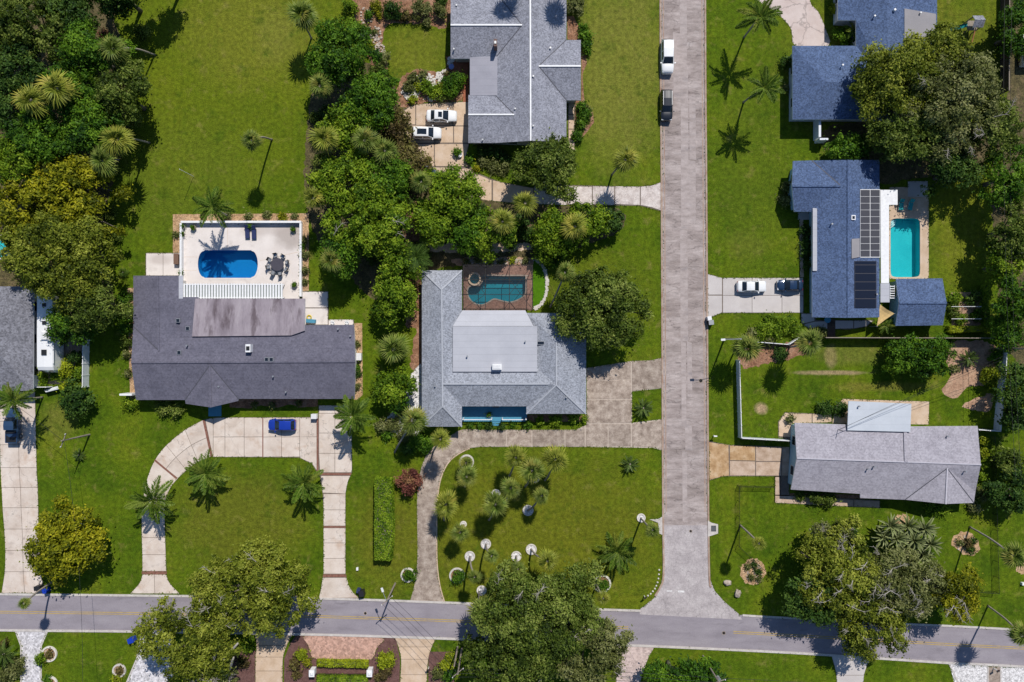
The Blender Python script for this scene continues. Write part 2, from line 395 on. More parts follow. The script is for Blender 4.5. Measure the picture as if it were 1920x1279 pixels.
Mt['wall_teal'] = plain('pale_teal_stucco', (.30, .47, .55), .8)
Mt['wall_cream'] = plain('cream_stucco', (.55, .49, .40), .8)
Mt['wall_grey'] = plain('grey_blue_stucco', (.38, .42, .46), .8)
Mt['glass'] = plain('dark_glass', (.012, .018, .028), .06, 0, .6, var=.0)
Mt['door'] = plain('painted_door', (.08, .13, .17), .45)
Mt['porch'] = plain('teal_porch_floor', (.06, .24, .36), .6)
Mt['white'] = plain('white_paint', (.74, .74, .74), .45)
Mt['vinyl'] = plain('white_vinyl', (.66, .69, .73), .4)
Mt['wood_dark'] = surf('dark_fence_wood', [(.060, .042, .032), (.10, .07, .052)], 2., 14, .2, .85, .2, objrand=.15)
Mt['wood_pole'] = plain('weathered_pole_wood', (.25, .21, .17), .85, var=.2)
Mt['metal_dark'] = plain('dark_bronze_metal', (.025, .022, .020), .45, .3)
Mt['metal'] = plain('galvanised_metal', (.42, .43, .44), .4, .6)
Mt['black'] = plain('black_plastic', (.018, .018, .020), .45)
Mt['tyre'] = plain('tyre_rubber', (.015, .015, .016), .8)
Mt['navy'] = plain('navy_fabric', (.02, .03, .10), .85)
Mt['tealcush'] = plain('teal_fabric', (.02, .30, .30), .8)
Mt['solar'] = plain('solar_glass', (.010, .012, .022), .12, 0, .6, var=.02)
Mt['solar_grey'] = plain('grey_solar_mat', (.062, .062, .074), .55, 0, .2, var=.05)
Mt['sail'] = plain('sand_canvas', (.55, .38, .16), .9)
Mt['blueplastic'] = plain('blue_plastic', (.01, .04, .35), .4)
Mt['bark'] = surf('grey_bark', [(.10, .082, .065), (.20, .17, .145)], 2.5, 12, .3, .95, .5, stretch=(1, 1, .3))
Mt['palmbark'] = surf('palm_bark', [(.22, .19, .155), (.33, .29, .25)], 2., 10, .25, .95, .4, stretch=(1, 1, 3))
Mt['poolA'] = surf('deep_blue_plaster', [(.008, .235, .50), (.012, .29, .57)], .6, 6, .08, .6, 0)
Mt['poolB'] = surf('teal_plaster', [(.01, .26, .33), (.02, .33, .40)], .6, 6, .08, .6, 0)
Mt['poolE'] = surf('turquoise_plaster', [(.01, .46, .52), (.03, .56, .60)], .5, 5, .1, .6, 0)
Mt['waterA'] = watermat('blue_water', (.55, .82, .95), (.01, .14, .33), .12)
Mt['waterB'] = watermat('teal_water', (.6, .85, .88), (.01, .16, .2), .12)
Mt['waterE'] = watermat('turquoise_water', (.72, .93, .93), (.01, .3, .32), .10)
Mt['screen'] = seethrough('insect_screen', (.03, .025, .022), .22)
Mt['chainlink'] = seethrough('chain_link_mesh', (.012, .014, .012), .30)
L = {}
L['oak'] = leafmat('oak_leaves', (.024, .042, .007), (.10, .150, .018), (.28, .33, .07), .34)
L['live'] = leafmat('live_oak_leaves', (.034, .054, .006), (.165, .200, .016), (.38, .40, .06), .34)
L['moss'] = leafmat('greyish_oak_leaves', (.045, .056, .016), (.150, .168, .045), (.31, .31, .13), .3)
L['green'] = leafmat('green_leaves', (.014, .048, .006), (.070, .165, .010), (.18, .31, .02), .34)
L['bright'] = leafmat('bright_leaves', (.034, .080, .005), (.150, .250, .012), (.33, .43, .03), .34)
L['yellow'] = leafmat('yellow_green_leaves', (.060, .080, .005), (.235, .245, .010), (.46, .42, .02), .34)
L['dark'] = leafmat('dark_leaves', (.010, .032, .006), (.042, .092, .013), (.11, .18, .028))
L['red'] = leafmat('red_leaves', (.08, .024, .02), (.24, .075, .06), (.36, .20, .09))
L['brown'] = leafmat('bronze_leaves', (.04, .028, .014), (.12, .09, .03), (.21, .20, .05))
L['lime'] = leafmat('lime_leaves', (.09, .12, .006), (.24, .29, .012), (.40, .45, .02))
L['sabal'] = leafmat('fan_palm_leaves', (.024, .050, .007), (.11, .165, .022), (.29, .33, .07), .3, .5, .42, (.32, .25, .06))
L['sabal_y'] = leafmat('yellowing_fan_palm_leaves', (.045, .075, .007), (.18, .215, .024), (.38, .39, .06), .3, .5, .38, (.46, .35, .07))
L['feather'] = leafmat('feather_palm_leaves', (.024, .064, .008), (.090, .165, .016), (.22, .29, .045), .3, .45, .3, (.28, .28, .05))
L['cycad'] = leafmat('cycad_leaves', (.016, .042, .010), (.058, .105, .020), (.17, .21, .05), .15, .4, .25)
L['spiky'] = leafmat('pale_spiky_leaves', (.05, .068, .025), (.16, .19, .07), (.34, .36, .17), .15, .4, .3)
# ------------------------------------------------------------------ ground, roads, pavements
_arc = lambda x0, s: [(x0 + s*(2 + 11*math.sin(math.pi*t/14)), 495.25 - 24.5*math.cos(math.pi*t/14)) for t in range(0, 15)]
POOL_A = [(384, 469), (471, 469)] + _arc(471, 1) + [(471, 521.5), (384, 521.5)] + _arc(384, -1)[::-1]
POOL_B = catmull([(906, 517.5), (945, 517.5), (982, 517.5), (985, 518), (985.5, 521), (985.5, 535), (984, 551), (974, 560), (957, 566), (940, 563), (926, 560), (914, 567), (902, 571), (888, 567), (879, 556), (877.5, 543), (884, 536), (898, 536), (905, 528)], 3)
SPA_B = ell(890, 523.5, 9.5, n=20)
POOL_E = catmull([(1676, 410), (1697, 409.5), (1718, 410), (1724.5, 417), (1725, 440), (1725, 465), (1725, 490), (1724.5, 513), (1718, 519.5), (1697, 520), (1676, 519.5), (1669.5, 513), (1669, 490), (1669, 465), (1669, 440), (1669.5, 417)], 3)
HOLES = [POOL_A, POOL_B, SPA_B, POOL_E]

b = MB(); S = 700
b.prism([(-S, -S), (S, -S), (S, S), (-S, S)], None, 0.0, holes=[G(h) for h in HOLES])
struct(b.obj('lawn_ground', Mt['grass']), 'mown green lawn ground between the houses')

PAVE = []          # outlines of everything paved, for the grass that creeps over the edges
def sheet(name, pts, z, mat, z0=None, holes=(), parent=None, kind='structure', label=None, smooth=0):
    if smooth: pts = catmull(pts, smooth)
    if name in ('driveway', 'path', 'patio', 'road', 'street', 'street_junction', 'pool_deck', 'forecourt', 'gravel', 'pavement', 'drain_apron'): PAVE.append([tuple(p[:2]) for p in ccw(G(pts))])
    b = MB(); b.prism(ccw(G(pts)), z0, z, holes=[G(h) for h in holes]); o = b.obj(name, mat, parent)
    if kind: o['kind'] = kind
    if label: o['label'] = label
    return o

def ribbon(name, line, width, z0, z1, mat, parent=None, smooth=4, kind='structure', label=None):
    """raised strip along a pixel polyline"""
    pts = [Vector((*P(*p)[:2], 0)) for p in (catmull(line, smooth, False) if smooth else line)]
    Lf, Rt = [], []
    for i, p in enumerate(pts):
        d = (pts[min(i+1, len(pts)-1)] - pts[max(i-1, 0)]).normalized(); n = Vector((-d.y, d.x, 0)) * width / 2
        Lf.append(p + n); Rt.append(p - n)
    b = MB(); V = []; F = []
    for a, c in zip(Lf, Rt): V += [(a.x, a.y, z0), (a.x, a.y, z1), (c.x, c.y, z1), (c.x, c.y, z0)]
    for i in range(len(pts) - 1):
        k = i*4
        for j in range(3): F.append((k+j, k+j+4, k+j+5, k+j+1))
    F += [(3, 2, 1, 0), tuple(range(len(V)-4, len(V)))]
    b.add(V, F); o = b.obj(name, mat, parent)
    if kind: o['kind'] = kind
    if label: o['label'] = label
    return o

# main road along the bottom
RT = [(-2500, 1093), (-600, 1107), (0, 1114), (340, 1117.5), (600, 1122), (880, 1131.5), (1110, 1142), (1200, 1145), (1390, 1153), (1440, 1156.5), (1680, 1169), (1900, 1180), (2600, 1222), (4500, 1350)]
RB = [(-2500, 1160), (-600, 1174), (0, 1181.5), (260, 1184), (580, 1189.5), (740, 1194), (885, 1199), (1175, 1209.5), (1440, 1221.5), (1560, 1228.5), (1780, 1243), (1920, 1250), (2600, 1291), (4500, 1420)]
sheet('road', RT + RB[::-1], .016, Mt['asphalt'], label='asphalt main road with worn yellow centre line')
def between(x):
    def it(L_): 
        for a, c in zip(L_, L_[1:]):
            if a[0] <= x <= c[0]: return a[1] + (c[1]-a[1]) * (x-a[0]) / (c[0]-a[0])
    return (it(RT) + it(RB)) / 2
for (x0, x1) in ((-500, 885), (1150, 1178), (1375, 2500)):
    for dy in (-1.7, 1.7):
        n_ = max(2, int((x1-x0)/60)); ln = [(x0 + (x1-x0)*i/n_, between(x0 + (x1-x0)*i/n_) + dy) for i in range(n_+1)]
        ribbon('road_marking', ln, .11, .017, .020, Mt['yellow'], label='worn yellow double centre line of the main road')
ribbon('kerb', RT[1:8], .34, .0, .10, Mt['kerb'], label='pale kerb along the north edge of the main road, west of the junction')
ribbon('kerb', [(1392, 1153.5)] + RT[9:13], .30, .0, .10, Mt['kerb'], label='pale kerb along the north edge of the main road, east of the junction')
ribbon('kerb', RB[1:13], .34, .0, .10, Mt['kerb'], label='pale kerb along the south edge of the main road')

# side street going up
SLx = [(1236, -1200), (1238, 0), (1240, 320), (1241.5, 640), (1243, 960), (1244, 1075)]
SRx = [(1319, -1200), (1322, 0), (1324, 320), (1326, 640), (1328, 960), (1330, 1085)]
sheet('street', [(a[0]+1, a[1]) for a in SLx[:5]] + [(1243, 985), (1328, 985)] + [(a[0]-1, a[1]) for a in SRx[:5]][::-1], .012, Mt['street'], label='old pale concrete side street with stains and cracks')
sheet('street_junction', [(1241, 985), (1243, 1075), (1239, 1098), (1226, 1122), (1198, 1143.5), (1200, 1152), (1392, 1162), (1384, 1150), (1358, 1128), (1340, 1108), (1331, 1085), (1330, 985)], .020, Mt['junction'], label='pale junction slab where the side street meets the main road')
ribbon('kerb', SLx[:5] + [(1244, 1075), (1238, 1100), (1228, 1117)], .27, .0, .11, Mt['kerb_red'], label='rust stained kerb along the left edge of the side street')
ribbon('kerb', SRx[:5] + [(1330, 1085), (1334, 1100)], .27, .0, .11, Mt['kerb_red'], label='rust stained kerb along the right edge of the side street')
for off, L_ in ((6, SLx), (-6, SRx)):
    ribbon('gutter', [(a[0]+off, a[1]) for a in L_[:5]], .14, .011, .0165, Mt['kerb_red'], label='thin reddish gutter line along the side street')
for k, (x0, y0, x1, y1) in enumerate([(1274, -300, 1287, 130), (1276, 130, 1290, 430), (1275, 430, 1289, 640), (1277, 640, 1286, 800), (1284, 795, 1297, 845), (1279, 845, 1288, 980), (1290, 300, 1304, 420), (1288, 640, 1297, 745), (1262, 60, 1275, 190), (1292, 180, 1304, 300)]):
    sheet('repair_patch', [(x0, y0), (x1, y0+3), (x1+1, y1), (x0+1, y1-2)], .0125 + .0004*(k+1)*2, Mt['street_patch'], label='pale repair strip down the middle of the side street')
sheet('stop_line', [(1271, 1107), (1283, 1107.5), (1283, 1111), (1271, 1110.5)], .0235, Mt['white_line'], label='remnant of a white stop line at the junction')
sheet('stop_line', [(1250, 1107), (1260, 1107), (1260, 1109.5), (1250, 1109)], .0235, Mt['white_line'], label='faded remnant of a white stop line at the junction')
for k, (x, y, r, lab) in enumerate([(1295, 996, 3, 'dark manhole cover in the pale slab at the foot of the side street'), (1357, 1187, 3.6, 'round manhole cover in the main road right of the junction'), (685, 1150, 3.4, 'round manhole cover in the main road left of the junction'), (1314, 714, 4.6, 'round dark cover at the right edge of the side street near the lamp')]):
    o = MB().prism(G(ell(x, y, r, n=16)), .0, .027).obj('manhole_cover', Mt['conc_old']); tag(o, lab, 'manhole cover')
    MB().prism(G(ell(x, y, r*.72, n=14)), .0, .031).obj('lid', Mt['metal_dark'], o)

Mt['conc_joint'] = surf('pale_worn_joint', [(.40, .33, .27), (.52, .44, .37)], 2, 10, .2, .95, 0)
# ---- driveways: a joint-coloured base with one slab object for every slab
def slab(parent, poly, mat, z1=.045, gap=.035, name='slab'):
    q = inset([tuple(p[:2]) for p in poly], gap)
    b = MB(); b.prism(q, .008, z1); return b.obj(name, mat, parent)
def drive(name, outline, label, mat='joint', z=.010):
    o = sheet(name, outline, z, Mt[mat], label=label); return o
def strip(par, Lp, Rp, mat, split=(), sub=4, joints=None, gap=.035, z1=.045):
    n = len(Lp); Ls = catmull(Lp, sub, False); Rs = catmull(Rp, sub, False)
    joints = list(range(n)) if joints is None else joints
    fr = [0.] + list(split) + [1.]
    for a, c in zip(joints, joints[1:]):
        for f0, f1 in zip(fr, fr[1:]):
            mixp = lambda i, f: (Ls[i][0]*(1-f)+Rs[i][0]*f, Ls[i][1]*(1-f)+Rs[i][1]*f)
            idx = list(range(a*sub, c*sub + 1))
            poly = [mixp(i, f0) for i in idx] + [mixp(i, f1) for i in reversed(idx)]
            slab(par, G(poly), mat, gap=gap, z1=z1)
def outline_of(Lp, Rp, sub=4): return catmull(Lp, sub, False) + catmull(Rp, sub, False)[::-1]
def grid(par, xs, ys, mat, **k):
    for x0, x1 in zip(xs, xs[1:]):
        for y0, y1 in zip(ys, ys[1:]): slab(par, G([(x0, y0), (x1, y0), (x1, y1), (x0, y1)]), mat, **k)
def band(par, pts, mat='brickband', z=.050): 
    return MB().prism(ccw(G(pts)), .008, z).obj('brick_band', Mt[mat], par)

# far left drive
Lp = [(-1, 735), (-1, 790), (0, 834), (1, 877), (3, 914), (5, 952), (8, 992), (10, 1032), (9, 1072), (3, 1112)]
Rp = [(66, 735), (67, 790), (68, 834), (69, 877), (71, 914), (72, 952), (73, 992), (74, 1032), (76, 1072), (87, 1112)]
d = drive('driveway', outline_of(Lp, Rp), 'pale concrete driveway of large slabs at the left edge, leading to the pickup')
strip(d, Lp, Rp, Mt['conc'], (.52,))
sheet('driveway', [(-300, 735), (-4, 735), (-4, 838), (-300, 838)], .012, Mt['conc'], label='concrete apron beyond the left edge')

# crescent drive of the charcoal house
LL = [(382, 787), (347, 806), (312, 835), (291, 862), (278, 892), (270, 925), (266, 960), (266, 1008), (267, 1040), (267, 1071)]
RR = [(397, 856), (372, 866), (350, 882), (334, 897), (320, 914), (312, 934), (309, 960), (310, 1008), (311, 1040), (312, 1071)]
FL = [(267, 1077), (262, 1093), (244, 1113)]; FR = [(312, 1077), (318, 1093), (337, 1113)]
front = [(382, 787), (400, 783), (597, 782), (597, 760), (660, 760), (660, 886), (653, 900), (648, 925), (648, 1080), (655, 1103), (673, 1122), (598, 1122), (604, 1095), (607, 1080), (607, 960), (605, 925), (600, 895), (585, 870), (560, 858), (400, 857)]
d = drive('driveway', front, 'pale crescent driveway with brick bands before the charcoal-roofed house')
d2 = drive('driveway', outline_of(LL, RR), 'left curve of the pale crescent driveway', z=.0085); d3 = drive('driveway', outline_of(FL, FR), 'flared left mouth of the pale crescent driveway at the road', z=.0095)
strip(d2, LL, RR, Mt['conc'], (.48,), joints=[0, 1, 2, 3]); strip(d2, LL, RR, Mt['conc'], (), joints=[3, 5, 7, 8, 9])
strip(d3, FL, FR, Mt['conc'], (.5,), joints=[0, 2])
band(d2, [(291, 861), (333, 896), (331, 899), (289, 864)]); band(d2, [(380, 788), (384, 787), (399, 856), (395, 857)]); band(d3, [(266, 1071), (313, 1071), (313, 1077), (266, 1077)])
xs = [400, 422, 458, 493, 528, 562, 594]
for i, (x0, x1) in enumerate(zip(xs, xs[1:])):
    yb = 856.5 if x1 < 570 else 862
    slab(d, G([(x0, 783), (x1, 782.5), (x1, 819), (x0, 819.5)]), Mt['conc'])
    if x1 < 590: slab(d, G([(x0, 819.5), (x1, 819), (x1, yb), (x0, 857)]), Mt['conc'])
    else: slab(d, G([(x0, 819), (x1, 819), (x1, 882), (585, 869), (x0, 858.5)]), Mt['conc'])
slab(d, G([(385, 787), (400, 783), (400, 856), (399, 856)]), Mt['conc'])
band(d, [(594, 782), (597, 782), (597, 886), (594, 882)]); band(d, [(492, 783), (494, 783), (494, 857), (492, 857)])
ys = [760, 775, 812, 850, 886]
for y0, y1 in zip(ys, ys[1:]):
    slab(d, G([(598, y0), (628, y0), (628, y1), (598 if y1 < 880 else 600, y1)]), Mt['conc'])
    slab(d, G([(628, y0), (660, y0), (660, y1), (628, y1)]), Mt['conc'])
band(d, [(600, 887), (659.5, 887), (658, 891), (602, 891)]); band(d, [(607, 986.5), (648, 986.5), (648, 989.5), (607, 989.5)]); band(d, [(606, 1077), (649, 1077), (650, 1082), (605, 1082)])
slab(d, G([(602, 892), (658, 892), (653, 901), (649, 918), (648, 926), (605, 924)]), Mt['conc'])
for y0, y1 in ((926, 956), (956, 986), (990, 1018), (1018, 1047), (1047, 1076)): slab(d, G([(606.5, y0), (648, y0), (648, y1), (606.5, y1)]), Mt['conc'])
slab(d, G([(605, 1083), (650, 1083), (655, 1100), (663, 1112), (673, 1121), (598, 1121), (602, 1103)]), Mt['conc'])

# weathered drive of the centre house
b1 = [(1100, 690), (1140, 684), (1185, 677), (1220, 676), (1242, 671), (1242, 728), (1185, 734), (1185, 793), (1242, 786), (1243, 845), (1225, 840), (1100, 838), (1020, 838), (900, 838), (900, 806), (1000, 806), (1080, 806), (1092, 800), (1100, 797)]
d = drive('driveway', b1, 'weathered brown-grey driveway joining the centre house to the side street', 'conc_joint')
M_ = Mt['conc_old']; g_ = dict(gap=.035)
for q in ([(1100, 690), (1152, 682), (1152, 712), (1100, 715)], [(1152, 682), (1183, 677.5), (1183, 711), (1152, 712)], [(1100, 715), (1152, 713), (1152, 748), (1100, 749)], [(1152, 713), (1183, 711), (1183, 748), (1152, 748)],
          [(1185, 677), (1215, 676), (1242, 671), (1242, 728), (1213, 730), (1185, 734)], [(1100, 750), (1184, 749), (1184, 793), (1100, 794)], [(1099, 795), (1140, 795), (1140, 837), (1098, 838)], [(1141, 795), (1183, 795), (1183, 837), (1141, 837)],
          [(1185, 795), (1213, 792), (1242, 787), (1242, 844), (1222, 838), (1185, 837)], [(1060, 806), (1080, 806), (1096, 798), (1097, 838), (1060, 838)], [(998, 806), (1059, 806), (1059, 838), (998, 838)], [(950, 806), (997, 806), (997, 838), (950, 838)], [(900, 806), (949, 806), (949, 838), (900, 838)]):
    slab(d, G(q), M_, **g_)
LL = [(900, 805), (866, 806), (848, 815), (818, 834), (799, 855), (788, 885), (783, 920), (782, 960), (783, 1021), (782, 1060), (777, 1098), (769, 1127)]
RR = [(900, 838), (880, 841), (866, 847), (848, 859), (835, 875), (825, 900), (820, 930), (818, 960), (818, 1021), (819, 1060), (824, 1098), (833, 1130)]
d = drive('driveway', outline_of(LL, RR), 'weathered curving driveway from the centre house down to the main road', 'conc_joint', .0085)
strip(d, LL, RR, M_, (), joints=[0, 2, 4, 6, 8, 10, 11], gap=.035)
ribbon('kerb', [(x+1, y) for x, y in RR[1:]], .16, .0, .075, Mt['conc_tan'], label='narrow tan edging inside the curving weathered driveway')

# tan drive of the top grey house
d = drive('driveway', [(748, 210), (770, 198), (805, 193), (880, 190), (882, 262), (872, 300), (893, 324), (940, 342), (1000, 352), (1065, 347), (1190, 350), (1222, 348), (1240, 341), (1240, 396), (1200, 386), (1065, 384), (960, 381), (885, 373), (830, 342), (790, 312), (772, 280), (752, 240)], 'tan concrete driveway winding to the top grey house past two white cars')
for q in ([(752, 212), (770, 199), (779, 197), (779, 234), (755, 234)], [(780, 197), (806, 193), (849, 192), (849, 235), (780, 235)], [(850, 192), (879, 191), (880, 236), (850, 236)], [(757, 235), (815, 236), (815, 268), (770, 268)], [(816, 236), (850, 236), (850, 268), (816, 268)], [(851, 237), (881, 237), (881, 262), (880, 268), (851, 268)],
          [(771, 270), (814, 270), (814, 312), (792, 311)], [(815, 270), (879, 270), (872, 298), (878, 312), (815, 312)], [(793, 314), (858, 314), (876, 341), (832, 341)], [(860, 316), (879, 316), (893, 326), (922, 338), (922, 378), (887, 371), (878, 342)], [(924, 338), (960, 346), (1000, 353), (1000, 381), (960, 380), (924, 377)]):
    slab(d, G(q), Mt['conc_tan'])
for x0, x1 in ((1002, 1063), (1065, 1110), (1111, 1152), (1153, 1200)): slab(d, G([(x0, 349), (x1, 350), (x1, 385), (x0, 383)]), Mt['conc_sp'])
slab(d, G([(1201, 350), (1222, 348), (1239, 342), (1239, 395), (1222, 389), (1201, 385)]), Mt['conc_sp'])
sheet('path', [(1064, 188), (1078, 188), (1078, 282), (1066, 282)], .010, Mt['joint'], label='narrow path of tan slabs beside the top grey house')
pth = bpy.data.objects['path']
for y0, y1 in ((190, 214), (215, 242), (243, 262), (263, 281)): slab(pth, G([(1066, y0), (1077, y0), (1077, y1), (1066, y1)]), Mt['conc_tan'])

# flagstone drive top right
sheet('driveway', [(1375, -160), (1395, -30), (1420, 0), (1445, 16), (1467, 34), (1484, 56), (1492, 87), (1553, 86), (1548, 55), (1534, 22), (1515, -10), (1500, -160)], .014, Mt['flag'], label='pale curved flagstone-patterned driveway at the top right', smooth=3)

# drive of the blue house with solar panels
d = drive('driveway', [(1326, 513), (1352, 521), (1507, 521), (1507, 587), (1352, 587), (1327, 598)], 'pale concrete driveway with a white and a dark car')
for q in ([(1327, 514), (1354, 521), (1354, 553), (1327, 553)], [(1327, 554), (1354, 554), (1354, 586), (1327, 597)]): slab(d, G(q), Mt['conc_grey'])
grid(d, [1355, 1410, 1466, 1506], [521, 554, 586.5], Mt['conc_grey'])
d = drive('path', [(1502, 587), (1528, 587), (1530, 600), (1640, 600), (1625, 613), (1590, 618), (1515, 616), (1502, 610)], 'grey concrete walk round the corner of the blue house with solar panels')
for q in ([(1502, 588), (1527, 588), (1527, 602), (1502, 608)], [(1503, 609), (1528, 603), (1560, 601), (1560, 617), (1515, 615)], [(1561, 601), (1600, 601), (1600, 616), (1561, 617)], [(1601, 601), (1637, 601), (1624, 612), (1601, 616)]): slab(d, G(q), Mt['conc_grey'])
sheet('path', [(1499, 410), (1506, 410), (1507, 520), (1500, 520)], .03, Mt['conc_tan'], .0, label='narrow tan walk beside the driveway of the solar-panel house')
sheet('path', [(1496, 398), (1522, 398), (1522, 412), (1496, 412)], .034, Mt['conc_grey'], .0, label='small entrance slab of the solar-panel house')

# drive of the lower right house
d = drive('driveway', [(1329, 827), (1366, 834), (1480, 838), (1480, 945), (1452, 943), (1452, 893), (1356, 893), (1330, 901)], 'rust stained driveway of the lower right house')
slab(d, G([(1329, 829), (1366, 834), (1367, 892), (1356, 893), (1330, 900)]), Mt['conc_rust'])
for q in ([(1368, 835), (1416, 837), (1416, 864), (1368, 863)], [(1368, 864), (1416, 865), (1416, 892), (1368, 892)], [(1417, 837), (1465, 838), (1465, 865), (1417, 865)], [(1417, 866), (1465, 866), (1465, 892), (1417, 892)], [(1466, 838), (1480, 838), (1480, 892), (1466, 892)]): slab(d, G(q), Mt['conc_rust'] if q[0][0] < 1380 and q[0][1] < 850 else Mt['conc_brown'])
d = drive('path', [(1452, 893), (1464, 893), (1464, 928), (1650, 938), (1650, 953), (1452, 943)], 'tan walk along the front of the lower right house')
for q in ([(1453, 894), (1463, 894), (1463, 928), (1453, 928)], [(1453, 929), (1500, 931), (1500, 945), (1453, 943)], [(1501, 931), (1550, 934), (1550, 948), (1501, 945)], [(1551, 934), (1600, 937), (1600, 950), (1551, 948)], [(1601, 937), (1649, 939), (1649, 952), (1601, 950)]): slab(d, G(q), Mt['conc_brown'])
d = drive('patio', [(1459, 790), (1472, 773), (1560, 777), (1560, 792), (1483, 794), (1483, 825), (1459, 820)], 'tan patio slabs behind the lower right house')
for q in ([(1460, 791), (1472, 774), (1485, 775), (1485, 793), (1482, 820), (1460, 818)], [(1486, 775), (1522, 776), (1522, 793), (1486, 794)], [(1523, 776), (1559, 778), (1559, 792), (1523, 793)]): slab(d, G(q), Mt['conc_tan'])
sheet('patio', [(1580, 748), (1742, 753), (1741, 796), (1560, 794), (1566, 765)], .02, Mt['conc_tan'], .0, label='tan patio slab around the white patio roof')

# south side of the main road
sheet('driveway', [(30, 1183), (89, 1183), (77, 1211), (76, 1340), (41, 1340), (41, 1211)], .014, Mt['cobble'], label='pale cobbled drive below the main road at the far left')
for ln in ([(30, 1184), (40, 1211), (40, 1340)], [(88.5, 1184), (77, 1211), (76.5, 1340)]): ribbon('kerb', ln, .28, .0, .05, Mt['conc_grey'], smooth=0, label='grey edging of the pale cobbled drive')
sheet('driveway', [(268, 1186), (320, 1187), (330, 1230), (315, 1340), (215, 1340), (240, 1279), (258, 1235)], .014, Mt['cobble'], label='cobbled drive in the shade of the lower left oak')
ribbon('kerb', [(267, 1186), (257, 1235), (238, 1280)], .28, .0, .05, Mt['conc_grey'], smooth=0, label='grey edging of the shaded cobbled drive')
Lp = [(478, 1188), (481, 1210), (479, 1232), (479, 1258), (479, 1300)]; Rp = [(548, 1190), (538, 1210), (531, 1232), (530, 1258), (530, 1300)]
d = drive('driveway', outline_of(Lp, Rp), 'concrete drive left of the brick forecourt'); strip(d, Lp, Rp, Mt['conc_tan'])
Lp = [(740, 1195), (747, 1213), (752, 1236), (751, 1265), (750, 1300)]; Rp = [(817, 1198), (810, 1213), (803, 1236), (801, 1265), (800, 1300)]
d = drive('driveway', outline_of(Lp, Rp), 'concrete drive right of the brick forecourt'); strip(d, Lp, Rp, Mt['conc_tan'])
sheet('flower_bed', [(556, 1190), (742, 1195), (750, 1235), (749, 1300), (532, 1300), (533, 1235), (545, 1205)], .010, Mt['mulch_purple'], label='purple-brown mulch around the brick forecourt')
sheet('forecourt', catmull([(572, 1191), (645, 1192), (718, 1196), (708, 1212), (700, 1232), (688, 1238), (640, 1237), (596, 1236), (583, 1228), (578, 1210)], 3), .016, Mt['pinkpave'], label='pink paved forecourt below the main road')
sheet('driveway', [(1160, 1210), (1227, 1213), (1216, 1232), (1209, 1250), (1200, 1279), (1196, 1340), (1150, 1340)], .014, Mt['tanpave'], label='pinkish paver drive right of the big lower oak')
Lp = [(1559, 1230), (1568, 1266), (1568, 1310)]; Rp = [(1632, 1234), (1620, 1266), (1619, 1310)]
d = drive('driveway', outline_of(Lp, Rp), 'short concrete drive below the main road at the right'); strip(d, Lp, Rp, Mt['conc_grey'])
sheet('gravel', [(1780, 1245), (1960, 1254), (1960, 1340), (1805, 1340)], .012, Mt['whitegravel'], label='white gravel bed in the bottom right corner')
sheet('path', [(1853, 1249), (1876, 1250), (1876, 1340), (1853, 1340)], .02, Mt['conc_old'], label='grey path across the white gravel')
for ln in ([(1852, 1248), (1852, 1340)], [(1876, 1250), (1876, 1340)], [(1779, 1244), (1797, 1280), (1812, 1340)]): ribbon('kerb', ln, .2, .0, .06, Mt['kerb'], smooth=0, label='white edging in the gravel bed')
sheet('flower_bed', [(803, 1222), (850, 1222), (852, 1300), (803, 1300)], .010, Mt['mulch_purple'], label='purple mulch bed right of the concrete drive')
sheet('flower_bed', [(440, 1220), (480, 1220), (478, 1300), (420, 1300)], .010, Mt['mulch_purple'], label='purple mulch strip by the lower left oak')

# beds and bare soil
_bz = [0]
def bed(pts, mat, label, z=.006, smooth=3, name='flower_bed'):
    _bz[0] += 1; rd = random.Random(_bz[0]); amp = .5 if smooth == 0 else 2.4
    if smooth: pts = catmull(pts, smooth)
    out = []                      # ragged edge
    for a, c in zip(pts, pts[1:] + pts[:1]):
        m = max(1, int(math.hypot(c[0]-a[0], c[1]-a[1])/5))
        for q in range(m): out.append((a[0] + (c[0]-a[0])*q/m + rd.uniform(-amp, amp), a[1] + (c[1]-a[1])*q/m + rd.uniform(-amp, amp)))
    pts = out; smooth = 0
    return sheet(name, pts, z*.5 + .00012*_bz[0], Mt[mat], label=label, smooth=smooth)
bed([(324, 402), (579, 400), (579, 545), (565, 546), (565, 414), (339, 414), (339, 478), (324, 478)], 'mulch_tan', 'tan mulch strip around the walled pool', smooth=0)
bed([(664, 606), (679, 606), (680, 740), (670, 750), (664, 750)], 'mulch_tan', 'narrow tan bed along the right wall of the charcoal house', smooth=0)
bed([(238, 540), (252, 540), (258, 752), (244, 752)], 'mulch_tan', 'narrow bed along the left wall of the charcoal house', smooth=0)
bed([(430, 745), (596, 745), (596, 762), (560, 764), (545, 758), (520, 765), (490, 760), (470, 766), (430, 764)], 'mulch', 'wavy bed below the front wall of the charcoal house', smooth=0)
bed([(758, 535), (792, 530), (793, 690), (770, 690), (776, 640), (780, 615), (760, 608)], 'mulch', 'brown mulch left of the centre house')
bed([(672, -40), (850, -40), (848, 50), (790, 45), (735, 44), (720, 62), (718, 100), (728, 130), (715, 150), (690, 110), (668, 50)], 'mulch', 'mulch bed of shrubs left of the top grey house')
bed([(745, 168), (760, 140), (790, 130), (830, 138), (838, 118), (850, 110), (865, 120), (868, 188), (800, 192), (760, 202), (744, 190)], 'mulch', 'rock garden bed beside the red brick path')
bed([(1063, 30), (1075, 30), (1085, 50), (1100, 60), (1100, 120), (1092, 140), (1096, 190), (1112, 210), (1114, 230), (1095, 255), (1080, 268), (1076, 200), (1064, 186), (1090, 186), (1090, 78), (1064, 74)], 'mulch', 'curved mulch bed along the right side of the top grey house', smooth=0)
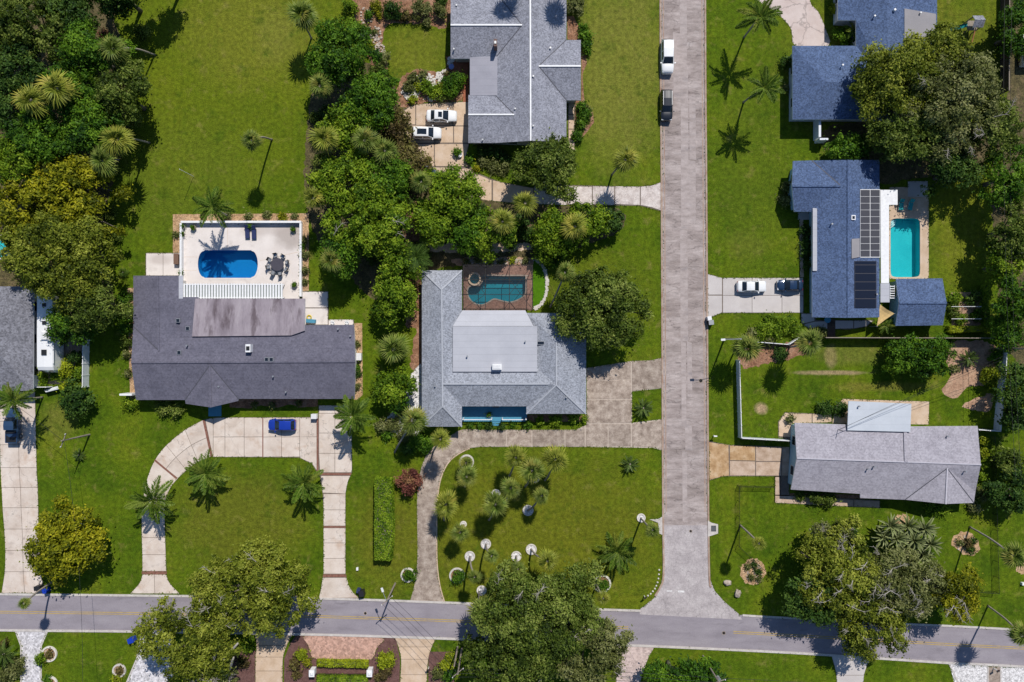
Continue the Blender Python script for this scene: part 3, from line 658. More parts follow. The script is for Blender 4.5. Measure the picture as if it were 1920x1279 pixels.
bed([(570, 330), (600, 120), (700, 120), (760, 200), (800, 330), (900, 372), (1000, 385), (1160, 392), (1150, 440), (1020, 480), (900, 490), (770, 520), (770, 560), (700, 560), (640, 500), (590, 440)], 'litter', 'shaded leaf litter under the belt of trees', z=.004)
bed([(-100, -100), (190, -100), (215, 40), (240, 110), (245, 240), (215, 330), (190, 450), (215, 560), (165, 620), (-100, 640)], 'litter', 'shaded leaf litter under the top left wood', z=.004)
bed([(755, 388), (790, 380), (800, 430), (780, 450), (758, 450)], 'mulch', 'bare mulch patch among the trees', z=.007)
bed([(800, 455), (990, 455), (990, 470), (800, 472)], 'conc_tan', 'narrow earth path above the screened pool', z=.008, name='path')
bed([(862, 484), (1000, 484), (1000, 497), (862, 498)], 'soil', 'stony border above the screened pool', z=.009)
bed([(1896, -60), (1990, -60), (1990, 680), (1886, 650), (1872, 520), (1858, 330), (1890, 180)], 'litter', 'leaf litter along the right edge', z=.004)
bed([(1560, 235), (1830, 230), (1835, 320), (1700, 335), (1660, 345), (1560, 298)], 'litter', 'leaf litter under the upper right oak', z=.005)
bed([(1392, 655), (1530, 640), (1500, 668), (1440, 682), (1395, 690)], 'mulch', 'mulch corner by the white fence', z=.006)
bed([(1778, 642), (1866, 645), (1862, 700), (1845, 722), (1815, 725), (1795, 745), (1772, 742), (1768, 725), (1782, 705), (1776, 680)], 'soil', 'bare sandy soil beside the right white fence')
bed([(1805, 762), (1835, 745), (1862, 738), (1860, 765), (1840, 772)], 'soil', 'smaller patch of bare soil below the sandy one')
bed(ell(1412, 1072, 24, 25, 14), 'mulch_tan', 'round bed of tan mulch right of the side street')
bed([(1782, 1015), (1795, 1000), (1815, 997), (1833, 1015), (1836, 1035), (1822, 1042), (1800, 1036)], 'mulch_tan', 'oval bed of tan mulch at the right')
bed(ell(1690, 975, 16, 10, 12), 'mulch_tan', 'small tan bed above the spiky plants')
bed(ell(1918, 1063, 12, 14, 12), 'mulch_tan', 'tan bed at the right edge')
bed([(1480, 925), (1615, 928), (1615, 936), (1480, 930)], 'mulch', 'narrow bed along the front of the lower right house', smooth=0, z=.012)
bed([(988, 778), (1100, 778), (1100, 790), (988, 792)], 'mulch', 'narrow bed below the right wing of the centre house', smooth=0, z=.007)
bed([(722, 790), (745, 760), (790, 680), (792, 805), (745, 815)], 'whitegravel', 'white gravel beside the centre house', z=.006)
bed(catmull([(1001, 488), (1012, 484), (1022, 492), (1027, 515), (1024, 545), (1016, 572), (1000, 577)], 4), 'artificial', 'bright turf inside the curved stone border', smooth=0, z=.009)
bed([(1783, 548), (1850, 548), (1850, 610), (1785, 622)], 'soil', 'bare soil inside the kitchen garden', smooth=0)
bed([(60, 720), (120, 720), (165, 640), (160, 560), (62, 560)], 'conc_old', 'paved strip under the motorhome', smooth=0, z=.007, name='pavement')

# storm drain inlets
sheet('drain_apron', [(1327, 976), (1334, 980), (1346, 983), (1346, 1000), (1334, 1004), (1327, 1006)], .115, Mt['kerb'], .0, label='concrete apron of the right storm drain')
o = MB().box(P(1338, 991, .12), (.75, .9, .06)).obj('storm_drain', Mt['metal_dark']); tag(o, 'square dark storm drain grate right of the side street', 'drain')
for k in range(5): MB().box(P(1338, 986.6 + 2.2*k, .155), (.66, .06, .02)).obj('bar', Mt['metal'], o)
sheet('drain_apron', [(1218, 974), (1234, 973), (1243, 968), (1244, 1004), (1236, 1000), (1234, 980)], .09, Mt['kerb'], .0, label='concrete apron of the left storm drain')
Mt['valley_shade'] = plain('dark_valley_shading', (.07, .07, .085), .7)  # dark colour stands in for shading where roof slopes meet
# ------------------------------------------------------------------ houses
def tri_z(tris, x, y):
    best = None
    for a, b_, c in tris:
        d = (b_.y-c.y)*(a.x-c.x) + (c.x-b_.x)*(a.y-c.y)
        if abs(d) < 1e-9: continue
        u = ((b_.y-c.y)*(x-c.x) + (c.x-b_.x)*(y-c.y)) / d; v = ((c.y-a.y)*(x-c.x) + (a.x-c.x)*(y-c.y)) / d
        if u > -.02 and v > -.02 and u+v < 1.02:
            z = u*a.z + v*b_.z + (1-u-v)*c.z
            best = z if best is None else min(best, z)
    return best

def roof_mesh(faces, mats, thick=.2):
    """solid roof slab from its upper faces; side faces take the second material"""
    key = {}; V = []; F = []
    for f in faces:
        idx = []
        for p in f:
            k = (round(p.x, 3), round(p.y, 3), round(p.z, 3))
            if k not in key: key[k] = len(V); V.append(p)
            idx.append(key[k])
        tr = tessellate_polygon([[Vector((V[i].x, V[i].y, 0)) for i in idx]])
        for t in tr:
            a, b_, c = (idx[i] for i in t)
            n = (V[b_]-V[a]).cross(V[c]-V[a])
            if abs(n.z) < 1e-7: continue
            F.append((a, b_, c) if n.z > 0 else (a, c, b_))
    N = len(V); b = MB(); VV = [tuple(p) for p in V] + [(p.x, p.y, p.z - thick) for p in V]
    edges = {}
    for t in F:
        for i in range(3):
            e = (t[i], t[(i+1) % 3]); edges[e] = 1
    side = [e for e in edges if (e[1], e[0]) not in edges]
    b.v = VV; b.f = list(F) + [(t[0]+N, t[2]+N, t[1]+N) for t in F] + [(e[1], e[0], e[0]+N, e[1]+N) for e in side]
    b.m = [0]*len(F) + [1]*len(F) + [1]*len(side)
    tris = [tuple(V[i] for i in t) for t in F]
    return b, tris

def house(name, label, V, faces, outline, roofmat, wallmat, over=.55, thick=.2, cat='house', windows=True, ridges=(), ridgemat=None, door=None, valleys=()):
    W = {k: P(*v) for k, v in V.items()}
    cx = sum(p.x for p in W.values())/len(W); cy = sum(p.y for p in W.values())/len(W)
    h = thing(name, label, cat, (cx, cy, 0), world=True)
    b, tris = roof_mesh([[W[k] for k in f] for f in faces], None, thick)
    ro = b.obj('roof', [roofmat, Mt['trim']], h); ro['_world'] = 0
    poly = inset([(W[k].x, W[k].y) for k in outline], over)
    PAVE.append(poly); b = MB(); n = len(poly); wins = []
    for i in range(n):
        a = Vector(poly[i]); c = Vector(poly[(i+1) % n]); L_ = (c-a).length; m = max(1, int(L_/.8))
        for j in range(m):
            p = a.lerp(c, j/m); q = a.lerp(c, (j+1)/m)
            zp = (tri_z(tris, p.x, p.y) or 2.6) - thick - .01; zq = (tri_z(tris, q.x, q.y) or 2.6) - thick - .01
            b.add([(p.x, p.y, 0), (q.x, q.y, 0), (q.x, q.y, zq), (p.x, p.y, zp)], [(0, 1, 2, 3)])
        if L_ > 3.2: wins.append((a, c, L_))
    b.obj('wall', wallmat, h)
    if windows:
        for a, c, L_ in wins:
            d = (c-a).normalized(); nrm = Vector((d.y, -d.x)); ang = math.atan2(d.y, d.x); k = max(1, int(L_/4.5))
            for j in range(k):
                p = a.lerp(c, (j+.5)/k)
                f = MB().box((p.x+nrm.x*.03, p.y+nrm.y*.03, 1.5), (1.5, .10, 1.25), ang).obj('window', Mt['trim'], h)
                pw = MB().box((p.x+nrm.x*.075, p.y+nrm.y*.075, 1.5), (1.34, .03, 1.09), ang).obj('pane', Mt['glass'])
                pw.parent = f; pw.matrix_parent_inverse = f.matrix_world.inverted()
                pw.matrix_parent_inverse = Matrix.Identity(4)
    if door:
        p, ang, col = door
        q = P(p[0], p[1], 0); f = MB().box((q.x, q.y, 1.05), (1.0, .12, 2.1), ang).obj('door', col, h)
        hn = MB().box((q.x, q.y, 1.0), (.12, .2, .05), ang).obj('handle', Mt['metal'], f); hn.matrix_parent_inverse = Matrix.Identity(4)
    for e in ridges:
        pts = [W[k] + Vector((0, 0, .05)) for k in e]
        MB().bar(pts[0], pts[1], .22 if ridgemat else .26, .07).obj('ridge_cap', ridgemat or roofmat, h)
    for e in valleys:  # thin dark strips paint the shade line along each valley
        pts = [W[k] + Vector((0, 0, .012)) for k in e]
        MB().bar(pts[0], pts[1], .13, .03).obj('valley_shade_strip', Mt['valley_shade'], h)
    return h, tris

def roofbox(h, name, px, py, z, size, mat, rot=0., sub=None):
    """box standing on a roof: z is the roof height there, size[2] its height"""
    q = P(px, py, z + size[2]*.5)
    o = MB().box((q.x, q.y, z + size[2]/2 - .08), (size[0], size[1], size[2] + .16), rot).obj(name, mat, h)
    if sub:
        nm, s2, m2 = sub
        c = MB().box((q.x, q.y, z + size[2] + s2[2]/2 + .002), s2, rot).obj(nm, m2, o); c.matrix_parent_inverse = Matrix.Identity(4)
    return o
def vent(h, px, py, z, r=.09, hh=.45):
    q = P(px, py, z + .3); MB().lathe((q.x, q.y, z - .1), [(r, 0), (r, hh), (r*1.6, hh+.02), (r*1.5, hh+.1)], 8).obj('vent_pipe', Mt['metal'], h)
def flat(h, name, pts, mat, thick=.22, trim='trim'):
    b, t = roof_mesh([[P(*p) for p in pts]], None, thick); return b.obj(name, [Mt[mat], Mt[trim]], h)

# --- charcoal house on the left
HA, tA = house('house', 'long house with a charcoal shingle roof below the walled deep-blue pool',
    dict(a=(250, 517, 2.7), b=(341, 517, 2.7), n=(296, 517, 3.5), m=(298, 658, 3.5), d=(250, 612, 2.7), r=(246, 680, 3.95), c=(255, 750, 2.7), g=(347, 750, 2.7), G=(348, 757, 2.7),
         q=(395, 764, 3.8), p=(394, 684, 3.86), h=(447, 748, 2.7), H=(446, 752, 2.7), s=(665, 748, 2.7), R=(666, 678, 3.95), f=(664, 609, 2.7), e=(341, 612, 2.7)),
    ['adrmn'.replace('r', '') if False else 'admn', 'nmeb', 'drRfem', 'rcgphsR', 'gGqp', 'pqHh'], 'adrcgGqHhsRfebn', Mt['roofA'], Mt['wall_white'], ridges=['rR', 'nm', 'pq'], valleys=['gp', 'ph', 'dm'])
flat(HA, 'flat_roof', [(366, 560, 2.95), (572, 560, 2.95), (571, 620, 3.28), (546, 629, 3.34), (360, 631, 3.34)], 'roofA2', .25)
flat(HA, 'roof_infill', [(337, 557, 2.74), (372, 557, 2.74), (372, 632, 3.08), (337, 632, 3.08)], 'roofA', .3)
roofbox(HA, 'chimney', 467, 653, 3.5, (.75, 1.2, .95), Mt['white'], sub=('chimney_cap', (.5, .6, .08), Mt['black']))
for x, y, z in ((334, 601, 3.05), (352, 616, 2.95), (336, 661, 3.6), (500, 674, 3.9), (509, 674, 3.9)):
    roofbox(HA, 'skylight', x, y, z, (.62, .62, .16), Mt['metal'], sub=('skylight_glass', (.46, .46, .03), Mt['glass']))
for x, y, z in ((512, 706, 3.5), (536, 735, 3.0), (350, 648, 3.5), (634, 617, 2.9), (657, 630, 3.1), (410, 725, 3.2)): vent(HA, x, y, z)
o = MB().box(P(243, 739, 1.2), (1.9, .3, 2.3)).obj('wing_wall', Mt['white'], HA)
Mt['liner'] = plain('grey_green_liner', (.23, .26, .25), .7)
pc = thing('patio_cover', 'striped white slatted patio cover beside the deep-blue pool', 'patio cover', P(435, 546), world=True)
for k in range(36):
    x = 345.5 + k*5.22
    MB().box(P(x, 546, 2.55), (.25, 2.35, .06)).obj('slat', Mt['white'], pc)
for y in (534, 558): MB().box(P(437, y, 2.44), (15.6, .12, .14)).obj('beam', Mt['white'], pc)
MB().prism(ccw([P(*q)[:2] for q in ((344, 533, 2.38), (530, 533, 2.38), (530, 559.5, 2.38), (344, 559.5, 2.38))]), 2.33, 2.36).obj('liner', Mt['liner'], pc)
for x in (345, 436, 529): MB().box(P(x, 533, 1.2), (.1, .1, 2.4)).obj('post', Mt['white'], pc)
flat(HA, 'side_flashing', [(333, 517, 2.82), (343, 517, 2.75), (343, 560, 2.75), (333, 560, 2.82)], 'roofBflat', .06)
MB().box(P(403, 768, .03), (2.0, 2.1, .05)).obj('entrance_step', Mt['porch'], HA)

Mt['ridgeB'] = plain('pale_grey_ridge', (.37, .385, .42), .85)
# --- pale grey house in the centre
HB, tB = house('house', 'pale grey U-shaped house beside the screened pool in the centre',
    dict(a=(791, 507, 2.7), b=(866, 507, 2.7), n=(828, 543, 3.95), s=(830, 762, 3.95), d=(791, 800, 2.7), c=(866, 800, 2.7), S=(830, 720, 3.95), v=(866, 680, 2.7), V=(866, 762, 2.7),
         e=(1028, 720, 3.9), w=(995, 680, 2.7), x=(987, 762, 2.7), A=(987, 587, 2.7), B=(987, 776, 2.7), C=(1099, 776, 2.7), D=(1099, 587, 2.7), N=(1043, 640, 3.9), M=(1043, 722, 3.9)),
    ['adsn', 'anb', 'dcs', 'bnSv', 'SscV', 'Svwe', 'SexV', 'NAweM', 'MexB', 'MBC', 'NMCD', 'NDA'], 'adcVxBCDAwvb', Mt['roofB'], Mt['wall_white'], ridges=['ns', 'Se', 'NM', 'an', 'bn', 'ds', 'cs', 'MB', 'MC'], ridgemat=Mt['ridgeB'], door=((930, 762), 0, Mt['door']))
flat(HB, 'flat_roof', [(849, 612, 3.55), (1007, 612, 3.55), (1007, 697, 3.5), (849, 697, 3.5)], 'roofBflat', .6)
flat(HB, 'flat_roof', [(867, 582, 3.0), (985, 582, 3.0), (1000, 611.5, 3.5), (849, 611.5, 3.5)], 'roofBflat', .3)
roofbox(HB, 'chimney', 932, 688, 3.5, (1.4, .85, .75), Mt['white'], sub=('chimney_cap', (1.1, .55, .08), Mt['trim']))
roofbox(HB, 'skylight', 1014, 643, 3.2, (1.15, .55, .18), Mt['metal'], sub=('skylight_glass', (.95, .4, .03), Mt['glass']))
for x, y, z in ((816, 724, 3.4), (876, 668, 3.5), (985, 640, 3.5), (1062, 745, 3.3)): vent(HB, x, y, z)
MB().prism(ccw([P(*q)[:2] for q in ((866, 762), (988, 762), (988, 790), (866, 790))]), .0, .28).obj('porch_floor', Mt['porch'], HB)
rl = MB()
for x0, x1 in ((868, 922), (942, 988)):
    a = P(x0, 787, 1.15); c = P(x1, 787, 1.15); rail = MB().bar(a, c, .12, .10).obj('railing', Mt['white'], HB)
    for k in range(int((x1-x0)/4)):
        q = P(x0 + 2 + k*4, 787, .7); bl = MB().box((q.x, q.y, .69), (.06, .06, .82)).obj('baluster', Mt['white'], rail); bl.matrix_parent_inverse = Matrix.Identity(4)
for k, y in enumerate((792, 796)): MB().box(P(931, y, .10 - .03*k), (1.3, .4, .2 - .06*k)).obj('step', Mt['porch'], HB)
for x in (869, 922, 942, 986): MB().box(P(x, 785, 1.3), (.14, .14, 2.5)).obj('porch_post', Mt['white'], HB)

# --- grey house at the top
HC, tC = house('house', 'large grey shingle house with white ridge lines at the top',
    dict(M=(994, -60, 4.6), m=(995, 264, 4.6), R=(1062, -60, 2.8), r=(1062, 75, 2.8), u=(1010, 124, 4.2), S=(1062, 188, 2.8), s=(1062, 266, 2.8), B=(1089, 75, 2.8), b=(1089, 124, 4.2), C=(1089, 188, 2.8),
         L=(928, -60, 2.8), l=(928, -16, 2.8), w=(979, 47, 4.2), K=(928, 110, 2.8), k=(928, 178, 2.8), v=(964, 215, 3.8), J=(928, 268, 2.8), D=(845, -16, 2.8), d=(845, 47, 4.2), E=(845, 110, 2.8), F=(878, 178, 2.8), f=(878, 215, 3.8), G=(878, 268, 2.8)),
    ['MmsSurR', 'urBb', 'ubCS', 'MLlwKkvJm', 'wlDd', 'wdEK', 'vkFf', 'vfGJ'], 'LlDdEKkFfGJmsSCbBrRM', Mt['roofC'], Mt['wall_cream'], ridges=['Mm', 'ub', 'wd', 'vf'], ridgemat=Mt['white'], valleys=['ur', 'uS', 'wl', 'wK', 'vk'])
flat(HC, 'flat_roof', [(881, 106, 2.85), (934, 106, 2.93), (934, 179, 2.93), (881, 179, 2.85)], 'roofCflat', .3)
roofbox(HC, 'chimney', 929, 84, 3.2, (.5, 1.1, 1.6), plain('brown_brick_chimney', (.16, .10, .085), .9), sub=('chimney_pot', (.3, .4, .12), Mt['metal']))
for x, y, z in ((966, 204, 3.6), (1000, 143, 4.3), (1032, 90, 3.5), (1000, 236, 4.4), (851, 92, 3.2), (905, 262, 2.9), (856, 10, 3.2)): vent(HC, x, y, z)
bp = sheet('path', [(836, 105), (880, 105), (879, 192), (868, 192), (866, 140), (842, 136)], .03, Mt['redbrick'], .0, label='red brick path beside the top grey house')

# --- slate blue house top right
HD, tD = house('house', 'slate blue house half hidden by the big upper right oak',
    dict(T=(1664, -60, 4.5), t=(1664, 154, 4.3), V=(1605, 86, 2.8), v=(1605, 38, 3.3), E=(1571, 38, 2.8), e=(1571, -60, 2.8), g=(1486, 86, 2.8), k=(1548, 154, 4.2), G=(1486, 224, 2.8), q=(1757, 224, 2.8), Q=(1757, -60, 2.8)),
    ['TtVvEe', 'gVtk', 'gkG', 'Gktq', 'TQqt'], 'TeEvVgGqQ', Mt['roofD'], Mt['wall_grey'])
flat(HD, 'flat_roof', [(1696, 16, 4.05), (1755, 26, 3.05), (1755, 71, 3.05), (1696, 74, 4.05)], 'roofDflat', .12)
roofbox(HD, 'vent_hood', 1677, 19, 4.2, (.3, .3, .5), Mt['white'], .5)
for x, y, z in ((1580, 122, 3.9), (1726, 24, 3.5), (1640, 30, 4.0)): vent(HD, x, y, z)
MB().box(P(1532, 241, 1.0), (.35, 3.2, 2.0)).obj('wing_wall', Mt['vinyl'], HD)
MB().box(P(1540, 264, .95), (1.3, .3, 1.9)).obj('wing_wall', Mt['vinyl'], HD)

# --- slate blue house with solar panels
HE, tE = house('house', 'slate blue house with solar panels beside the turquoise pool',
    dict(N=(1590, 300, 4.1), S=(1590, 596, 4.1), R=(1649, 595, 2.7), r=(1649, 300, 2.7), l=(1522, 301, 2.7), w=(1577, 349, 3.8), L=(1522, 397, 2.7), K=(1523, 595, 2.7), a=(1487, 302, 2.7), A=(1485, 349, 3.8), b=(1489, 397, 2.7)),
    ['NSRr', 'NlwLKS', 'wlaA', 'wAbL'], 'NlaAbLKSRr', Mt['roofD'], Mt['wall_teal'], over=.75, ridges=['NS', 'wA'], valleys=['lw'])
flat(HE, 'roof_strip', [(1524, 390, 2.95), (1532, 391, 3.02), (1532, 508, 3.02), (1524, 508, 2.95)], 'roofBflat', .1)
flat(HE, 'roof_hatch', [(1597, 448, 4.05), (1612, 447, 3.75), (1612, 482, 3.75), (1597, 485, 4.05)], 'roofDflat', .1, 'roofDflat')
roofbox(HE, 'skylight', 1600, 408, 3.95, (.62, .72, .16), Mt['white'], sub=('skylight_glass', (.36, .42, .03), Mt['glass']))
for x, y, z in ((1644, 552, 2.8), (1560, 420, 3.5)): vent(HE, x, y, z)
def zE(px): return 4.1 - 1.4*(px-1590)/59 + .08
sa = thing('solar_array', 'grey solar heating panels in white frames on the slate blue roof', 'solar panels', P(1632, 420), world=True)
def tilted(px0, px1, py0, py1, lift, th, name, mat, par):
    pts = [P(px0, py0, zE(px0)+lift), P(px1, py0, zE(px1)+lift), P(px1, py1, zE(px1)+lift), P(px0, py1, zE(px0)+lift)]
    b, t = roof_mesh([pts], None, th); return b.obj(name, [mat, mat], par)
tilted(1613, 1650.5, 355, 483, .04, .05, 'frame', Mt['trim'], sa)
for c_ in range(2):
    for r_ in range(10):
        x0 = 1613.8 + c_*18.5; y0 = 356.2 + r_*12.6; tilted(x0, x0+17.3, y0, y0+11.8, .07, .05, 'panel', Mt['solar_grey'], sa)
sa = thing('solar_array', 'black solar panels above the driveway end of the slate blue roof', 'solar panels', P(1622, 533), world=True)
tilted(1602.5, 1643.5, 489.5, 577.5, .04, .05, 'frame', Mt['solar_grey'], sa)
for r_, (y0, y1) in enumerate(((490, 495.8), (497.4, 511.8), (513.4, 527.6), (529.2, 543.4), (545, 559.2), (560.8, 577))): tilted(1603.5, 1642.5, y0, y1, .08, .05, 'panel', Mt['solar'], sa)
pr = thing('patio_roof', 'bright white patio roof between slate blue roof and turquoise pool', 'patio roof', P(1660, 450), world=True)
flat(pr, 'roof_panel', [(1651, 356, 2.6), (1683, 356, 2.45), (1683, 384, 2.45), (1667, 384, 2.5), (1667, 531, 2.5), (1652, 531, 2.6)], 'white', .12)
flat(pr, 'lower_panel', [(1651, 531.5, 2.58), (1668, 531.5, 2.5), (1668, 567, 2.5), (1651, 567, 2.58)], 'roofBflat', .12)
for x, y in ((1681, 359), (1681, 382), (1666, 440), (1666, 500), (1666, 529), (1667, 565)): MB().box((*P(x, y, 2.4)[:2], 1.19), (.1, .1, 2.38)).obj('post', Mt['white'], pr)
tr_ = thing('trellis', 'small white slatted trellis between patio roof and shed', 'trellis', P(1673, 548), world=True)
for k in range(6): MB().box(P(1673, 537 + k*4.4, 2.3), (.75, .12, .06)).obj('slat', Mt['white'], tr_)
for x in (1669, 1677): MB().box((*P(x, 548, 2.2)[:2], 2.2), (.06, 2.1, .08)).obj('rail', Mt['white'], tr_)
for x, y in ((1669, 537), (1677, 559)): MB().box((*P(x, y, 2.1)[:2], 1.08), (.08, .08, 2.16)).obj('post', Mt['white'], tr_)
SH, _ = house('shed', 'slate blue gabled pool house below the turquoise pool',
    dict(a=(1680, 523, 2.4), b=(1767, 522, 2.4), r=(1775, 568, 3.3), c=(1768, 610, 2.4), d=(1679, 611, 2.4), R=(1686, 568, 3.3)), ['aRrb', 'Rdcr'], 'abrcdR', Mt['roofD'], Mt['wall_teal'], .3, .16, 'shed', ridges=['rR'])
sl = thing('shade_sail', 'sand coloured triangular shade sail beside the pool house', 'shade sail', P(1657, 590), world=True)
A_, B_, C_ = P(1650, 571, 2.7), P(1677, 588, 2.6), P(1644, 612, 2.2); b = MB(); n_ = 6; idx = {}
for i in range(n_+1):
    for j in range(n_+1-i):
        u, v = i/n_, j/n_; q = A_*(1-u-v) + B_*u + C_*v; e = 27*u*v*(1-u-v); cen = (A_+B_+C_)/3
        pull = .16*(1-e) * (0 if (u in (0, 1) and v in (0, 1)) else 1) * (1 - max(u, v, 1-u-v))
        q = q + (cen-q)*pull; q.z -= .25*e; idx[i, j] = len(b.v); b.v.append(tuple(q))
for i in range(n_):
    for j in range(n_-i):
        b.f.append((idx[i, j], idx[i, j+1], idx[i+1, j])); b.m.append(0)
        if i+j < n_-1: b.f.append((idx[i+1, j], idx[i, j+1], idx[i+1, j+1])); b.m.append(0)
b.obj('canvas', Mt['sail'], sl)
for q in (A_, B_, C_): MB().tube([(q.x, q.y, 0), (q.x, q.y, q.z+.1)], .05, 8).obj('post', Mt['metal'], sl)

Mt['ridgeF'] = plain('pale_lilac_ridge', (.44, .42, .46), .85)
# --- lilac grey house lower right
HF, tF = house('house', 'lilac grey gabled house inside the white fence at the lower right',
    dict(a=(1490, 793, 2.6), e=(1699, 800, 2.6), c=(1833, 799, 2.6), r=(1494, 859, 4.0), m=(1698, 866, 4.0), R=(1839, 871, 4.05), d=(1483, 918, 2.6), f=(1613, 926, 2.6), F=(1613, 934, 2.5), g=(1697, 937, 2.5), p=(1776, 878, 3.9), q=(1773, 945, 3.85), G=(1826, 943, 2.5), s=(1829, 922, 2.55)),
    ['arme', 'emRc', 'rdfFgpGsRm', 'gqp', 'pqG'], 'ardfFgqGsRce', Mt['roofF'], Mt['wall_teal'], over=.5, ridges=['rm', 'mR', 'pq'], ridgemat=Mt['ridgeF'], valleys=['gp', 'pG'])
flat(HF, 'patio_roof', [(1591, 752, 2.9), (1709, 757, 2.9), (1707, 810, 3.15), (1589, 807, 3.15)], 'roofW', .14)
MB().bar(P(1697, 801, 2.75), P(1699, 866, 4.12), .5, .1).obj('roof_step', Mt['roofF'], HF)
for x, y, z in ((1777, 818, 3.0), (1640, 875, 3.8), (1811, 884, 3.8), (1628, 880, 3.7), (1611, 762, 2.95)): vent(HF, x, y, z)
ms = MB(); q = P(1572, 806, 3.0); ms.tube([(q.x, q.y, 2.5), (q.x, q.y, 4.8)], .05, 8); ms.obj('service_mast', Mt['metal_dark'], HF)

# --- house at the left edge
HG, _ = house('house', 'dark speckled grey roof of the house at the left edge beside the motorhome',
    dict(a=(-150, 537, 2.8), b=(63, 537, 2.8), c=(62, 733, 2.8), d=(-150, 733, 2.8), r=(-30, 632, 4.3), R=(-160, 632, 4.3)), ['arR'.replace('arR', 'abrR'), 'bcr', 'cdRr'], 'abcdR', Mt['roofG'], Mt['wall_white'], ridges=['rR'])

# ------------------------------------------------------------------ pools
def pool(label, outline, depth, shell, water, coping, wl=-.10, cw=.28, holemat=None, steps=None, name='swimming_pool', ctop=.075):
    c = P(sum(p[0] for p in outline)/len(outline), sum(p[1] for p in outline)/len(outline))
    h = thing(name, label, 'pool', c, world=True)
    q = [tuple(p[:2]) for p in ccw(G(outline))]; n = len(q); b = MB()
    b.prism(q, None, -depth); b.add([(x, y, -depth) for x, y in q] + [(x, y, .05) for x, y in q], [(i+n, (i+1) % n+n, (i+1) % n, i) for i in range(n)])
    b.obj('basin', shell, h)
    MB().prism(inset(q, .004), None, wl).obj('water', water, h)
    outer = inset(q, -cw)
    b = MB(); b.prism(outer, .0, ctop, holes=[inset(q, .03)]); b.obj('coping', coping, h)
    if steps:
        for k, pts in enumerate(steps): MB().prism(ccw(G(pts)), -depth + .01, -.25 - .3*k).obj('step', Mt['white'], h)
    return h
pool('deep blue pool with bowed ends on the white walled deck', POOL_A, 1.6, Mt['poolA'], Mt['waterA'], Mt['conc_white'])
pool('kidney shaped teal pool inside the dark screened cage', POOL_B, 1.4, Mt['poolB'], Mt['waterB'], Mt['conc_old'], cw=.18)
pool('small round spa at the corner of the screened pool', SPA_B, .9, Mt['poolE'], Mt['waterB'], Mt['conc_tan'], wl=.0, cw=.24, name='spa', ctop=.30)
st = lambda r: [(1669.5, 411)] + [(1670 + r*math.cos(a), 411 + r*math.sin(a)) for a in (0, .3, .6, .9, 1.2, 1.57)]
pool('bright turquoise rectangular pool with corner steps', POOL_E, 1.4, Mt['poolE'], Mt['waterE'], Mt['conc_tan'], cw=.3, steps=[st(8), st(12), st(16)])
po = thing('swimming_pool', 'sliver of a teal pool under trees at the left edge', 'pool', P(0, 460), world=True)
MB().prism(G(catmull([(-60, 440), (20, 442), (28, 455), (26, 478), (10, 486), (-60, 486)], 3)), .0, .32).obj('rim', Mt['conc_white'], po)
MB().prism(G(catmull([(-58, 443), (18, 445), (25, 456), (23, 476), (9, 483), (-58, 483)], 3)), .0, .335).obj('water', Mt['poolE'], po)
# decks round the pools
def deck(label, outline, z, mat, holes, xs, ys, gapmat='joint'): 
    o = sheet('pool_deck', outline, z, Mt[mat], .0, holes=holes, label=label); return o
deck('white concrete deck around the deep blue pool', [(341, 419), (562, 419), (562, 562), (341, 562)], .05, 'conc_white', [POOL_A], 0, 0)
for ln in ([(341, 482), (371, 482)], [(341, 507), (373, 507)], [(484, 490), (562, 472)], [(427, 419), (427, 466)], [(427, 527), (427, 560)]): ribbon('deck_joint', ln, .04, .049, .0535, Mt['conc_tan'], smooth=0, label='thin joint in the white pool deck')
deck('brown brick deck inside the screened cage', [(868, 496), (999, 496), (999, 582), (868, 582)], .03, 'cagepave', [POOL_B, SPA_B], 0, 0)
deck('tan deck around the turquoise pool', [(1667, 351), (1741, 351), (1741, 523), (1667, 523)], .045, 'conc_tan', [POOL_E], 0, 0)
sheet('patio', [(1702, 340), (1739, 340), (1739, 369), (1702, 369)], .06, Mt['conc_grey'], .0, label='shaded grey slab above the turquoise pool')
pt = drive('patio', [(273, 474), (339, 474), (339, 518), (273, 518)], 'small pale patio left of the walled pool deck')
grid(pt, [274, 306, 338], [475, 517], Mt['conc_white'])
pt = drive('patio', [(566, 546), (616, 546), (616, 600), (664, 600), (664, 612), (566, 612)], 'small pale patio right of the walled pool deck')
for q in ([(567, 547), (615, 547), (615, 577), (567, 577)], [(567, 578), (615, 578), (615, 609), (567, 609)], [(616, 599), (663, 599), (663, 610), (616, 610)]): slab(pt, G(q), Mt['conc_white'])
# low white wall round the deep blue pool deck
wl = thing('garden_wall', 'low white wall around the deck of the deep blue pool', 'wall', P(450, 416), world=True)
z = .8
for a, c in (((339, 416), (565, 416)), ((339, 418.5), (339, 528)), ((563.5, 418.5), (563.5, 556))):
    p, q = P(*a, z), P(*c, z); p.z = q.z = .4; MB().bar(p, q, .24, .8).obj('wall_run', Mt['white'], wl)
    p.z = q.z = .83; MB().bar(p, q, .32, .05).obj('wall_cap', Mt['white'], wl)
